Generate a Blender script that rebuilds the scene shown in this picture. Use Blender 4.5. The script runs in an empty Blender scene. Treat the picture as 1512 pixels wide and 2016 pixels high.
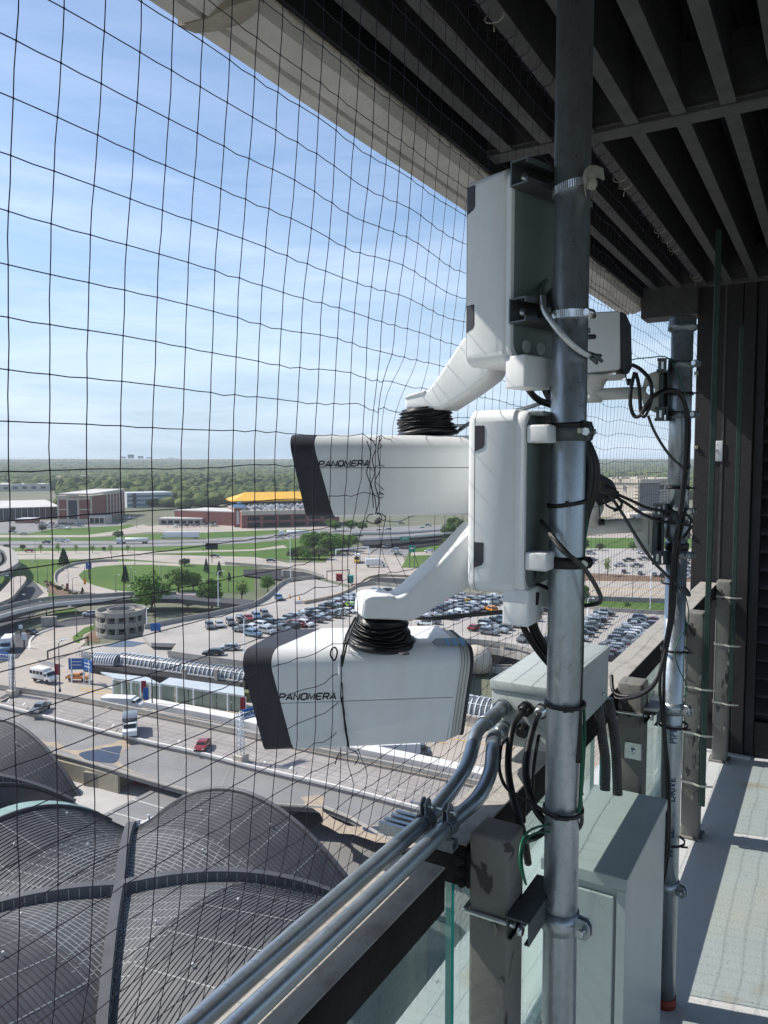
import bpy, bmesh, math, random
from mathutils import Vector, Matrix, noise
random.seed(7)
HAZE = True
SC = bpy.context.scene
COL = SC.collection
PI = math.pi
R = math.radians

# ------------------------------------------------------------------ camera
FPX = 1515.0                       # focal length in photo pixels (1512 x 2016)
YAW = math.atan(889 / FPX)         # the railing runs along world +Y; the camera looks 30 deg to its left
PITCH = math.atan(105 / FPX)
cam_d = bpy.data.cameras.new('camera')
cam = bpy.data.objects.new('camera', cam_d)
COL.objects.link(cam)
cam.location = (0, 0, 0)           # world origin = eye level
cam.rotation_euler = (PI / 2 - PITCH, 0, YAW)
cam_d.sensor_fit = 'VERTICAL'
cam_d.sensor_height = 24.0
cam_d.lens = 24.0 * FPX / 2016.0
cam_d.clip_start = 0.02
cam_d.clip_end = 40000
SC.camera = cam

# ------------------------------------------------------------------ light
SUN = Vector((-1.0, -0.24, 1.04)).normalized()
world = bpy.data.worlds.new('World')
SC.world = world
world.use_nodes = True
wn, wl = world.node_tree.nodes, world.node_tree.links
wn.clear()
sky = wn.new('ShaderNodeTexSky')
sky.sky_type = 'NISHITA'
sky.sun_disc = False
sky.sun_elevation = math.asin(SUN.z)
sky.sun_rotation = math.atan2(SUN.x, SUN.y)
sky.air_density = 1.0
sky.dust_density = 0.6
sky.ozone_density = 2.2
tc = wn.new('ShaderNodeTexCoord')
mp = wn.new('ShaderNodeMapping')
mp.inputs['Scale'].default_value = (1.2, 1.2, 9.0)
mp.inputs['Rotation'].default_value = (0.05, 0.16, 0.3)
n1 = wn.new('ShaderNodeTexNoise')
n1.inputs['Scale'].default_value = 2.2
n1.inputs['Detail'].default_value = 8
n1.inputs['Roughness'].default_value = 0.62
n1.inputs['Distortion'].default_value = 0.4
rmp = wn.new('ShaderNodeValToRGB')
rmp.color_ramp.elements[0].position = 0.36
rmp.color_ramp.elements[1].position = 0.95
sep = wn.new('ShaderNodeSeparateXYZ')
band = wn.new('ShaderNodeMapRange')       # thin cirrus, lower half of the sky
band.inputs[1].default_value = 0.50
band.inputs[2].default_value = 0.14
band.inputs[3].default_value = 0.12
band.inputs[4].default_value = 0.50
mul = wn.new('ShaderNodeMath'); mul.operation = 'MULTIPLY'
mix = wn.new('ShaderNodeMixRGB')
mix.inputs[2].default_value = (8.6, 9.2, 10.2, 1)
bg = wn.new('ShaderNodeBackground')
bg.inputs['Strength'].default_value = 0.115
out = wn.new('ShaderNodeOutputWorld')
wl.new(tc.outputs['Generated'], mp.inputs['Vector'])
wl.new(mp.outputs['Vector'], n1.inputs['Vector'])
wl.new(n1.outputs['Fac'], rmp.inputs['Fac'])
wl.new(tc.outputs['Generated'], sep.inputs[0])
wl.new(sep.outputs['Z'], band.inputs[0])
wl.new(rmp.outputs['Color'], mul.inputs[0])
wl.new(band.outputs[0], mul.inputs[1])
wl.new(mul.outputs[0], mix.inputs['Fac'])
hzr = wn.new('ShaderNodeMapRange'); hzr.interpolation_type = 'SMOOTHSTEP'      # pale air low over the horizon
hzr.inputs[1].default_value = 0.0; hzr.inputs[2].default_value = 0.36; hzr.inputs[3].default_value = 0.88; hzr.inputs[4].default_value = 0.0
hmx = wn.new('ShaderNodeMixRGB'); hmx.inputs[2].default_value = (3.0, 4.0, 5.25, 1)
wl.new(sep.outputs['Z'], hzr.inputs[0]); wl.new(hzr.outputs[0], hmx.inputs['Fac']); wl.new(sky.outputs['Color'], hmx.inputs[1])
wl.new(hmx.outputs['Color'], mix.inputs[1])
wl.new(mix.outputs['Color'], bg.inputs['Color'])
wl.new(bg.outputs['Background'], out.inputs['Surface'])
sd = bpy.data.lights.new('sun', 'SUN')
sd.energy = 4.0
sd.angle = R(0.53)
sd.color = (1.0, 0.955, 0.88)
so = bpy.data.objects.new('sun', sd)
so.rotation_euler = SUN.to_track_quat('Z', 'Y').to_euler()
so.location = (-30, -8, 30)
COL.objects.link(so)
SC.view_settings.view_transform = 'Standard'
SC.view_settings.look = 'None'
SC.view_settings.gamma = 1.0
SC.view_settings.use_curve_mapping = False
SC.view_settings.exposure = 0.55
SC.render.engine = 'CYCLES'
SC.cycles.max_bounces = 8
SC.cycles.volume_bounces = 0
SC.cycles.transparent_max_bounces = 12

# ------------------------------------------------------------------ measuring: photo pixel -> place in the world
_f = Vector((-math.sin(YAW) * math.cos(PITCH), math.cos(YAW) * math.cos(PITCH), -math.sin(PITCH)))
_r = Vector((math.cos(YAW), math.sin(YAW), 0))
_u = _r.cross(_f)
def ray(x, y): return _f + _r * ((x - 756) / FPX) - _u * ((y - 1008) / FPX)
def D(x, y, d): return ray(x, y) * d
def onX(x, y, X): v = ray(x, y); return v * (X / v.x)
def onY(x, y, Y): v = ray(x, y); return v * (Y / v.y)
def onZ(x, y, Z): v = ray(x, y); return v * (Z / v.z)
GZ = -47.0
def G(x, y, z=GZ): return onZ(x, y, z)
def proj(p):
    z = p.dot(_f); return (756 + FPX * p.dot(_r) / z, 1008 - FPX * p.dot(_u) / z, z)

# ------------------------------------------------------------------ materials
MATS = {}
def mat(name, col, rough=0.6, metal=0.0, var=0.12, scale=8.0, bump=0.0, bscale=None, spec=0.5, col2=None, detail=4,
        ramp=(0.35, 0.7), stretch=None, trans=0, coat=0, ior=1.45, rvar=0.0, objrand=0.0):
    m = bpy.data.materials.new(name); m.use_nodes = True
    nt = m.node_tree; N, L = nt.nodes, nt.links
    b = N['Principled BSDF']
    b.inputs['Roughness'].default_value = rough
    b.inputs['Metallic'].default_value = metal
    b.inputs['Specular IOR Level'].default_value = spec
    b.inputs['IOR'].default_value = ior
    if trans: b.inputs['Transmission Weight'].default_value = trans
    if coat: b.inputs['Coat Weight'].default_value = coat
    t = N.new('ShaderNodeTexCoord')
    mpn = N.new('ShaderNodeMapping')
    if stretch: mpn.inputs['Scale'].default_value = stretch
    L.new(t.outputs['Object'], mpn.inputs['Vector'])
    ns = N.new('ShaderNodeTexNoise')
    ns.inputs['Scale'].default_value = scale; ns.inputs['Detail'].default_value = detail
    ns.inputs['Roughness'].default_value = 0.6
    L.new(mpn.outputs['Vector'], ns.inputs['Vector'])
    rp = N.new('ShaderNodeValToRGB')
    c = Vector(col[:3])
    lo = c * (1 - var) if col2 is None else c
    hi = c * (1 + var) if col2 is None else Vector(col2[:3])
    rp.color_ramp.elements[0].position, rp.color_ramp.elements[1].position = ramp
    rp.color_ramp.elements[0].color = (*lo, 1); rp.color_ramp.elements[1].color = (*hi, 1)
    L.new(ns.outputs['Fac'], rp.inputs['Fac'])
    last = rp.outputs['Color']
    if objrand:
        oi = N.new('ShaderNodeObjectInfo'); hs = N.new('ShaderNodeHueSaturation')
        mr = N.new('ShaderNodeMapRange'); mr.inputs[3].default_value = 1 - objrand; mr.inputs[4].default_value = 1 + objrand
        L.new(oi.outputs['Random'], mr.inputs[0]); L.new(mr.outputs[0], hs.inputs['Value']); L.new(last, hs.inputs['Color'])
        last = hs.outputs['Color']
    L.new(last, b.inputs['Base Color'])
    if rvar:
        mr = N.new('ShaderNodeMapRange'); mr.inputs[3].default_value = max(0, rough - rvar); mr.inputs[4].default_value = min(1, rough + rvar)
        mr.inputs[1].default_value = 0.3; mr.inputs[2].default_value = 0.7
        L.new(ns.outputs['Fac'], mr.inputs[0]); L.new(mr.outputs[0], b.inputs['Roughness'])
    if bump:
        nb = N.new('ShaderNodeTexNoise'); nb.inputs['Scale'].default_value = bscale or scale * 6
        nb.inputs['Detail'].default_value = 3
        L.new(mpn.outputs['Vector'], nb.inputs['Vector'])
        bp = N.new('ShaderNodeBump'); bp.inputs['Strength'].default_value = bump; bp.inputs['Distance'].default_value = 0.01
        L.new(nb.outputs['Fac'], bp.inputs['Height']); L.new(bp.outputs['Normal'], b.inputs['Normal'])
    MATS[name] = m
    return m

WHITE = mat('white_paint', (0.75, 0.77, 0.78), 0.38, scale=9, bump=0.08, bscale=600, spec=0.45, col2=(0.68, 0.69, 0.685), detail=9, ramp=(.35, .75), stretch=(2.2, 2.2, .7))
OFFWHITE = mat('aged_white_paint', (0.55, 0.54, 0.50), 0.5, var=0.06, scale=9, bump=0.03, bscale=200)
HOOD = mat('charcoal_plastic', (0.035, 0.035, 0.045), 0.55, var=0.1, scale=60, bump=0.10, bscale=600)
LOGO = mat('logo_print', (0.012, 0.012, 0.016), 0.6, var=0.0)
RUBBER = mat('black_rubber', (0.010, 0.010, 0.012), 0.42, var=0.3, scale=20, bump=0.05, bscale=80)
CABLE = mat('black_cable_jacket', (0.009, 0.009, 0.010), 0.45, var=0.3, scale=40)
CABLEG = mat('grey_cable_jacket', (0.05, 0.05, 0.05), 0.5, var=0.2, scale=40)
GALV = mat('galvanised_steel', (0.40, 0.44, 0.47), 0.33, 0.75, var=0.10, scale=90, bump=0.10, bscale=620, rvar=0.07, stretch=(1, 1, 0.6))
GALVD = mat('dull_galvanised_steel', (0.24, 0.27, 0.29), 0.42, 0.8, var=0.25, scale=60, bump=0.15, bscale=160, rvar=0.12)
EMT = mat('conduit_steel', (0.38, 0.42, 0.45), 0.34, 0.85, var=0.08, scale=30, bump=0.05, bscale=400, rvar=0.05)
STRUT = mat('dark_strut_steel', (0.10, 0.115, 0.12), 0.5, 0.6, var=0.2, scale=30)
BOLT = mat('bright_zinc', (0.62, 0.64, 0.65), 0.28, 0.9, var=0.1, scale=90)
GREENW = mat('green_wire_jacket', (0.0, 0.09, 0.045), 0.45, var=0.1)
GREENROD = mat('green_painted_rod', (0.018, 0.040, 0.033), 0.45, var=0.2, scale=20)
BOXGREY = mat('grey_enclosure_paint', (0.40, 0.44, 0.43), 0.42, var=0.05, scale=7, bump=0.06, bscale=350)
BOXINNER = mat('box_back_moulding', (0.13, 0.16, 0.155), 0.5, var=0.08, scale=8)  # darkened so the shade on the box backs sits in the colour
NETM = mat('net_twine', (0.018, 0.012, 0.03), 0.7, var=0.3, scale=80)
SLAT = mat('slat_paint', (0.062, 0.060, 0.060), 0.7, var=0.25, scale=14, bump=0.2, bscale=60)
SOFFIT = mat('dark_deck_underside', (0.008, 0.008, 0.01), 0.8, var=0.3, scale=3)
WALLM = mat('brown_wall_panel', (0.021, 0.019, 0.021), 0.65, var=0.12, scale=25, bump=0.35, bscale=220)
LOUVRE = mat('louvre_paint', (0.02, 0.02, 0.024), 0.6, var=0.2, scale=12)
ZIPW = mat('natural_nylon_tie', (0.45, 0.44, 0.38), 0.5, var=0.1)
ZIPB = mat('black_nylon_tie', (0.008, 0.008, 0.008), 0.45, var=0.1)
FADED = mat('sun_bleached_tape', (0.34, 0.32, 0.27), 0.7, var=0.3, scale=60, bump=0.2)
CYAN = mat('blue_label_print', (0.03, 0.22, 0.45), 0.5, var=0.05)
LABELG = mat('grey_label', (0.16, 0.18, 0.20), 0.5, var=0.05)
INKB = mat('blue_stencil_ink', (0.02, 0.07, 0.20), 0.55, var=0.4, scale=120)
RUSTR = mat('red_primer', (0.22, 0.035, 0.02), 0.7, var=0.3, scale=40)

def peel():
    m = mat('peeling_post_paint', (0.165, 0.158, 0.142), 0.62, var=0.10, scale=7, bump=0.15, bscale=60)
    nt = m.node_tree; N, L = nt.nodes, nt.links
    b = N['Principled BSDF']
    t = N.new('ShaderNodeTexCoord')
    v = N.new('ShaderNodeTexNoise'); v.inputs['Scale'].default_value = 6.5; v.inputs['Detail'].default_value = 7; v.inputs['Distortion'].default_value = 1.1
    pm = N.new('ShaderNodeMapping'); pm.inputs['Scale'].default_value = (1.6, 1.6, .75)
    L.new(t.outputs['Object'], pm.inputs['Vector']); L.new(pm.outputs['Vector'], v.inputs['Vector'])
    r = N.new('ShaderNodeValToRGB')
    r.color_ramp.elements[0].position = 0.575; r.color_ramp.elements[1].position = 0.585
    L.new(v.outputs['Fac'], r.inputs['Fac'])
    mx = N.new('ShaderNodeMixRGB'); mx.inputs[2].default_value = (0.05, 0.046, 0.042, 1)
    src = b.inputs['Base Color'].links[0].from_socket
    L.new(r.outputs['Color'], mx.inputs['Fac']); L.new(src, mx.inputs[1]); L.new(mx.outputs['Color'], b.inputs['Base Color'])
    bp = N.new('ShaderNodeBump'); bp.inputs['Strength'].default_value = 0.7; bp.inputs['Distance'].default_value = 0.003; bp.invert = True
    L.new(r.outputs['Color'], bp.inputs['Height'])
    old = b.inputs['Normal'].links[0].from_socket
    L.new(old, bp.inputs['Normal']); L.new(bp.outputs['Normal'], b.inputs['Normal'])
    return m
POST = peel()
RAILTOP = mat('weathered_rail_paint', (0.38, 0.355, 0.32), 0.55, var=0.12, scale=12, bump=0.2, bscale=90, col2=(0.22, 0.19, 0.16), detail=8, ramp=(0.5, 0.75))
RAILSIDE = mat('rail_sealant', (0.014, 0.013, 0.013), 0.85, var=0.4, scale=9, bump=0.3, bscale=40, spec=0.25)
def slabmat():
    m = mat('painted_balcony_floor', (0.50, 0.51, 0.51), 0.55, var=0.06, scale=2.0, bump=0.25, bscale=120)
    nt = m.node_tree; N, L = nt.nodes, nt.links; b = N['Principled BSDF']
    t = N.new('ShaderNodeTexCoord')
    src = b.inputs['Base Color'].links[0].from_socket
    for sc, p0, p1, c in ((3.1, 0.63, 0.72, (0.40, 0.30, 0.19)), (38, 0.70, 0.74, (0.10, 0.09, 0.08)), (1.3, 0.55, 0.8, (0.56, 0.50, 0.40))):
        v = N.new('ShaderNodeTexNoise'); v.inputs['Scale'].default_value = sc; v.inputs['Detail'].default_value = 5
        L.new(t.outputs['Object'], v.inputs['Vector'])
        r = N.new('ShaderNodeValToRGB'); r.color_ramp.elements[0].position = p0; r.color_ramp.elements[1].position = p1
        r.color_ramp.elements[1].color = (0.7, 0.7, 0.7, 1)
        L.new(v.outputs['Fac'], r.inputs['Fac'])
        mx = N.new('ShaderNodeMixRGB'); mx.inputs[2].default_value = (*c, 1)
        L.new(r.outputs['Color'], mx.inputs['Fac']); L.new(src, mx.inputs[1]); src = mx.outputs['Color']
    L.new(src, b.inputs['Base Color'])
    return m
SLAB = slabmat()
CONC = mat('edge_beam_concrete', (0.50, 0.475, 0.435), 0.8, var=0.16, scale=5, bump=0.5, bscale=60, detail=8)
CONCD = mat('stained_concrete', (0.27, 0.24, 0.20), 0.8, var=0.3, scale=7, bump=0.5, bscale=60, detail=8)
def glassmat():
    m = bpy.data.materials.new('greenish_guard_glass'); m.use_nodes = True
    N, L = m.node_tree.nodes, m.node_tree.links; N.clear()
    o = N.new('ShaderNodeOutputMaterial'); tr = N.new('ShaderNodeBsdfTransparent'); tr.inputs['Color'].default_value = (0.88, 0.935, 0.92, 1)
    gl = N.new('ShaderNodeBsdfGlossy'); gl.inputs['Roughness'].default_value = 0.02; gl.inputs['Color'].default_value = (0.9, 1, 0.97, 1)
    df = N.new('ShaderNodeBsdfDiffuse'); df.inputs['Color'].default_value = (0.42, 0.52, 0.49, 1)
    ns = N.new('ShaderNodeTexNoise'); ns.inputs['Scale'].default_value = 5; ns.inputs['Detail'].default_value = 6
    mr = N.new('ShaderNodeMapRange'); mr.inputs[3].default_value = 0.06; mr.inputs[4].default_value = 0.16
    L.new(ns.outputs['Fac'], mr.inputs[0])
    lw = N.new('ShaderNodeLayerWeight'); lw.inputs[0].default_value = 0.5
    pw = N.new('ShaderNodeMath'); pw.operation = 'POWER'; pw.inputs[1].default_value = 4.0
    fr = N.new('ShaderNodeMath'); fr.operation = 'MULTIPLY_ADD'; fr.inputs[1].default_value = 0.7; fr.inputs[2].default_value = 0.035
    L.new(lw.outputs['Facing'], pw.inputs[0]); L.new(pw.outputs[0], fr.inputs[0])
    m0 = N.new('ShaderNodeMixShader'); m1 = N.new('ShaderNodeMixShader')
    L.new(mr.outputs[0], m0.inputs[0]); L.new(tr.outputs[0], m0.inputs[1]); L.new(df.outputs[0], m0.inputs[2])
    L.new(fr.outputs[0], m1.inputs[0]); L.new(m0.outputs[0], m1.inputs[1]); L.new(gl.outputs[0], m1.inputs[2])
    L.new(m1.outputs[0], o.inputs[0])
    return m
GLASS = glassmat()
GEDGE = mat('polished_glass_edge', (0.02, 0.22, 0.20), 0.15, var=0.1, scale=10)

# ------------------------------------------------------------------ mesh building
class MB:
    def __init__(s): s.v = []; s.f = []; s.m = []; s.sm = []
    def add(s, vs, fs, mi=0, smooth=False):
        o = len(s.v); s.v += [Vector(v) for v in vs]
        for f in fs: s.f.append([i + o for i in f]); s.m.append(mi); s.sm.append(smooth)
        return s
    def box(s, c, size, rz=0, mi=0, M=None):
        x, y, z = (k / 2 for k in size); c = Vector(c)
        vs = [Vector((a * x, b * y, d * z)) for a in (-1, 1) for b in (-1, 1) for d in (-1, 1)]
        Q = M if M is not None else Matrix.Rotation(rz, 3, 'Z')
        return s.add([Q @ v + c for v in vs], [(0, 1, 3, 2), (4, 6, 7, 5), (0, 4, 5, 1), (2, 3, 7, 6), (0, 2, 6, 4), (1, 5, 7, 3)], mi)
    def box2(s, a, b, mi=0):
        a, b = Vector(a), Vector(b)
        return s.box((a + b) / 2, [abs(k) for k in (b - a)], 0, mi)
    def prism(s, pts, d, mi=0, cap=True):
        """pts: loop of 3-D points; d: extrusion vector"""
        pts = [Vector(p) for p in pts]; d = Vector(d); n = len(pts)
        fs = [(i, (i + 1) % n, (i + 1) % n + n, i + n) for i in range(n)]
        if cap: fs += [tuple(range(n))[::-1], tuple(range(n, 2 * n))]
        return s.add(pts + [p + d for p in pts], fs, mi)
    def tube(s, pts, r, seg=10, mi=0, closed=False, cap=True, smooth=True):
        pts = [Vector(p) for p in pts]; n = len(pts)
        rs = r if isinstance(r, (list, tuple)) else [r] * n
        vs = []; up = None
        for i in range(n):
            if closed: t = pts[(i + 1) % n] - pts[i - 1]
            else: t = pts[min(i + 1, n - 1)] - pts[max(i - 1, 0)]
            t.normalize()
            if up is None:
                up = Vector((0, 0, 1)) if abs(t.z) < 0.9 else Vector((1, 0, 0))
            a = t.cross(up)
            if a.length < 1e-6: a = t.orthogonal()
            a.normalize(); up = a.cross(t).normalized()
            for k in range(seg):
                g = 2 * PI * k / seg
                vs.append(pts[i] + (a * math.cos(g) + up * math.sin(g)) * rs[i])
        fs = []
        for i in range(n if closed else n - 1):
            j = (i + 1) % n
            for k in range(seg):
                l = (k + 1) % seg
                fs.append((i * seg + k, i * seg + l, j * seg + l, j * seg + k))
        s.add(vs, fs, mi, smooth)
        if cap and not closed:
            o = len(s.v) - n * seg
            s.f.append([o + k for k in range(seg)][::-1]); s.m.append(mi); s.sm.append(False)
            s.f.append([o + (n - 1) * seg + k for k in range(seg)]); s.m.append(mi); s.sm.append(False)
        return s
    def lathe(s, c, prof, seg=24, axis=(0, 0, 1), mi=0, smooth=True):
        c = Vector(c); ax = Vector(axis).normalized(); a = ax.orthogonal().normalized(); b = ax.cross(a)
        vs = []
        for r, h in prof:
            for k in range(seg):
                g = 2 * PI * k / seg
                vs.append(c + ax * h + (a * math.cos(g) + b * math.sin(g)) * r)
        n = len(prof); fs = []
        for i in range(n - 1):
            for k in range(seg):
                l = (k + 1) % seg
                fs.append((i * seg + k, i * seg + l, (i + 1) * seg + l, (i + 1) * seg + k))
        s.add(vs, fs, mi, smooth)
        o = len(s.v) - n * seg
        s.f.append([o + k for k in range(seg)][::-1]); s.m.append(mi); s.sm.append(False)
        s.f.append([o + (n - 1) * seg + k for k in range(seg)]); s.m.append(mi); s.sm.append(False)
        return s

ORG = {}
def link(name, mb, mats, parent=None, bevel=0, seg=2, kind=None, label=None, fixn=True, auto=True):
    """one mesh object from world-space geometry; its origin goes to the middle of its box"""
    me = bpy.data.meshes.new(name)
    xs = [v.x for v in mb.v]; ys = [v.y for v in mb.v]; zs = [v.z for v in mb.v]
    c = Vector(((min(xs) + max(xs)) / 2, (min(ys) + max(ys)) / 2, (min(zs) + max(zs)) / 2 if parent is not None else min(zs)))
    me.from_pydata([v - c for v in mb.v], [], mb.f)
    if not isinstance(mats, (list, tuple)): mats = [mats]
    for m in mats: me.materials.append(m)
    me.polygons.foreach_set('material_index', mb.m)
    me.polygons.foreach_set('use_smooth', mb.sm)
    if fixn:
        b = bmesh.new(); b.from_mesh(me); bmesh.ops.recalc_face_normals(b, faces=b.faces)
        if bevel:
            es = [e for e in b.edges if len(e.link_faces) == 2 and e.calc_face_angle(0) > 0.5]
            bmesh.ops.bevel(b, geom=es, offset=bevel, segments=seg, profile=0.5, affect='EDGES', clamp_overlap=True)
            if seg > 1:
                for f in b.faces: f.smooth = True
        b.to_mesh(me); b.free()
        if bevel and seg > 1:
            try: me.set_sharp_from_angle(angle=R(35))
            except Exception: pass
    me.update()
    o = bpy.data.objects.new(name, me)
    COL.objects.link(o)
    if parent is not None:
        o.parent = parent; o.location = c - ORG[parent.name]
    else: o.location = c
    ORG[o.name] = c
    if kind: o['kind'] = kind
    if label: o['label'] = label
    return o
def thing(name, label, cat, loc=(0, 0, 0), group=None):
    o = bpy.data.objects.new(name, None); COL.objects.link(o); o.empty_display_size = 0.1
    o.location = loc; o['label'] = label; o['category'] = cat
    if group: o['group'] = group
    ORG[o.name] = Vector(loc)
    return o
def tag(o, label, cat, group=None, kind=None):
    if label: o['label'] = label
    if cat: o['category'] = cat
    if group: o['group'] = group
    if kind: o['kind'] = kind
    return o
def struct(o): o['kind'] = 'structure'; return o
def smooth(pts, n=6, closed=False):
    pts = [Vector(p) for p in pts]; outp = []; m = len(pts)
    for i in range(m if closed else m - 1):
        if closed: p0, p1, p2, p3 = pts[i - 1], pts[i], pts[(i + 1) % m], pts[(i + 2) % m]
        else: p0, p1, p2, p3 = pts[max(i - 1, 0)], pts[i], pts[i + 1], pts[min(i + 2, m - 1)]
        for k in range(n):
            t = k / n
            outp.append(0.5 * ((2 * p1) + (p2 - p0) * t + (2 * p0 - 5 * p1 + 4 * p2 - p3) * t * t + (3 * p1 - p0 - 3 * p2 + p3) * t ** 3))
    if not closed: outp.append(pts[-1])
    return outp
def text_mesh(name, s, size, m, origin, xdir, ydir, parent, extrude=0.0004, shear=0.0, sx=1.0, bold=0.0, align='LEFT', label=None):
    cu = bpy.data.curves.new(name, 'FONT'); cu.body = s; cu.size = size; cu.extrude = extrude; cu.shear = shear; cu.offset = bold
    cu.align_x = align; cu.resolution_u = 3
    to = bpy.data.objects.new(name + '_curve', cu); COL.objects.link(to)
    dg = bpy.context.evaluated_depsgraph_get()
    me = bpy.data.meshes.new_from_object(to.evaluated_get(dg))
    bpy.data.objects.remove(to); bpy.data.curves.remove(cu)
    x = Vector(xdir).normalized(); y = Vector(ydir).normalized(); z = x.cross(y)
    mb = MB()
    mb.add([Vector(origin) + x * (v.co.x * sx) + y * v.co.y + z * v.co.z for v in me.vertices], [tuple(p.vertices) for p in me.polygons])
    bpy.data.meshes.remove(me)
    return link(name, mb, m, parent, label=label)

def stroke_word(name, word, m, q0, q1, up, nrm, parent, hgt, shear=0.24, th=0.23, depth=0.0004):
    """letters built from mitred strokes between two points on a surface"""
    GL = {'P': [[(0, 0), (0, 1), (.75, 1), (.93, .86), (.93, .60), (.75, .45), (.1, .45)]], 'A': [[(-.02, 0), (.5, 1), (1.02, 0)], [(.24, .30), (.76, .30)]], 'N': [[(0, 0), (0, 1), (.95, 0), (.95, 1)]],
          'O': [[(.5, 0), (.8, 0), (1, .2), (1, .8), (.8, 1), (.2, 1), (0, .8), (0, .2), (.2, 0), (.5, 0)]], 'M': [[(0, 0), (.04, 1), (.55, .12), (1.06, 1), (1.1, 0)]], 'E': [[(1, 1), (.2, 1), (0, .8), (0, .2), (.2, 0), (1, 0)], [(.05, .5), (.88, .5)]],
          'R': [[(0, 0), (0, 1), (.75, 1), (.93, .86), (.93, .60), (.75, .45), (.1, .45)], [(.5, .42), (.98, 0)]]}
    adv = {'M': 1.42}
    tot = sum(adv.get(c, 1.3) for c in word) - .3
    d = (q1 - q0); Wd = d.length; d.normalize(); sx = Wd / (tot + shear); mm = MB(); x = 0
    for c in word:
        for si, pl_ in enumerate(GL[c]):
            P = [Vector((x * sx + a * sx + b * shear * hgt, b * hgt, 0)) for a, b in pl_]; n = len(P); Lf, Rt = [], []
            for i in range(n):
                t0 = (P[i] - P[i - 1]).normalized() if i else (P[1] - P[0]).normalized(); t1 = (P[i + 1] - P[i]).normalized() if i < n - 1 else t0
                s0 = Vector((-t0.y, t0.x, 0)); s1 = Vector((-t1.y, t1.x, 0)); s = (s0 + s1); s.normalize(); k = min(1.6, 1 / max(.35, s.dot(s0)))
                Lf.append(P[i] + s * th * hgt / 2 * k); Rt.append(P[i] - s * th * hgt / 2 * k)
            z = depth + si * .00005
            T = lambda v, zz: q0 + d * v.x + up * v.y + nrm * zz
            mm.add([T(v, z) for v in Lf + Rt] + [T(v, 0.00002) for v in Lf + Rt], [(i, i + 1, n + i + 1, n + i) for i in range(n - 1)] + [(2 * n + i, 2 * n + i + 1, i + 1, i) for i in range(n - 1)] + [(n + i, n + i + 1, 3 * n + i + 1, 3 * n + i) for i in range(n - 1)])
        x += adv.get(c, 1.3)
    return link(name, mm, m, parent)

# ================================================================== BALCONY STRUCTURE
ZF = -1.65; ZC = 0.94; YW = 4.6
mb = MB().box2((-1.06, -3.0, ZF - 0.35), (2.6, YW + 0.6, ZF))
struct(link('balcony_floor', mb, SLAB, bevel=0.006, seg=1))
# roof over the balcony
roof = thing('overhanging_roof', 'dark slatted roof over the balcony with a stained concrete edge beam', 'roof', (0, 1, ZC))
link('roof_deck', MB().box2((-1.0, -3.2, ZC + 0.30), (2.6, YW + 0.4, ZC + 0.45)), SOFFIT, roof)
xs = [-0.655 + 0.125 * k for k in range(-3, 24)]
slat_first = None
segs = [(-3.1, -0.03), (0.035, 2.285), (2.365, YW - 0.06)]
for x in xs:
    for y0, y1 in segs:
        if y1 < 0.1 and x < 0.4: continue
        key = (y0)
        m_ = MB()
        # an inverted T: thin deep web, bent in slightly, with a flat flange underneath
        pr = [(-0.019, 0), (0.019, 0), (0.019, 0.006), (0.003, 0.009), (0.0035, 0.27), (-0.0035, 0.27), (-0.003, 0.009), (-0.019, 0.006)]
        m_.prism([(x + a, y0, ZC + b) for a, b in pr], (0, y1 - y0, 0))
        link('slat', m_, SLAT, roof)
for y0, y1 in ((-0.02, 0.03), (2.29, 2.36), (YW - 0.055, YW - 0.004)):
    cb = link('cross_beam', MB().box2((-1.0, y0, ZC - 0.003), (2.5, y1, ZC + 0.19)).box2((-1.0, y0 - 0.004, ZC + 0.01), (2.5, y1 + 0.004, ZC + 0.02)), SLAT, roof, bevel=0.002, seg=1)
# edge beam: lip, concrete face, cracked upper band
mb = MB().prism([(-1.125, -3.0, 0.845), (-1.085, -3.0, 0.845), (-1.075, -3.0, 0.87), (-1.068, -3.0, 0.845), (-1.0, -3.0, 0.865), (-0.985, -3.0, 0.90), (-0.985, -3.0, 1.3), (-1.125, -3.0, 1.3)], (0, YW + 3.1, 0))
link('edge_beam', mb, CONC, roof)
link('recess_shade_plate', MB().box2((-0.984, -3.0, 0.902), (-0.972, YW - .06, 1.236)), SOFFIT, roof)  # black plate: shade of the deep recess behind the beam, put in as colour
mb = MB()
random.seed(3)
yy = -0.2; pts = []
while yy < 4.6:
    pts.append((-0.985 + random.uniform(-0.004, 0.004), yy, 0.898 + random.uniform(-0.003, 0.003))); yy += random.uniform(0.02, 0.06)
mb.tube(pts, 0.0035, 5)
link('sealant_joint', mb, CONCD, roof)
mb = MB().prism([(-0.985, YW - 0.05, 0.79), (-0.985, YW + 0.12, 0.79), (-0.985, YW + 0.12, 1.2), (-0.985, YW - 0.05, 1.2)], (0.30, 0, 0))
link('end_beam', mb, SLAT, roof, bevel=0.003, seg=1)
# patch of render on the beam
mb = MB().prism([onZ(*p, 0.842) for p in ((350, 52), (385, 66), (425, 62), (475, 48), (500, 30), (520, 8), (505, -2), (460, 10), (410, 36))], (0, 0, 0.03))
link('mortar_patch', mb, CONCD, roof)

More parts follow.
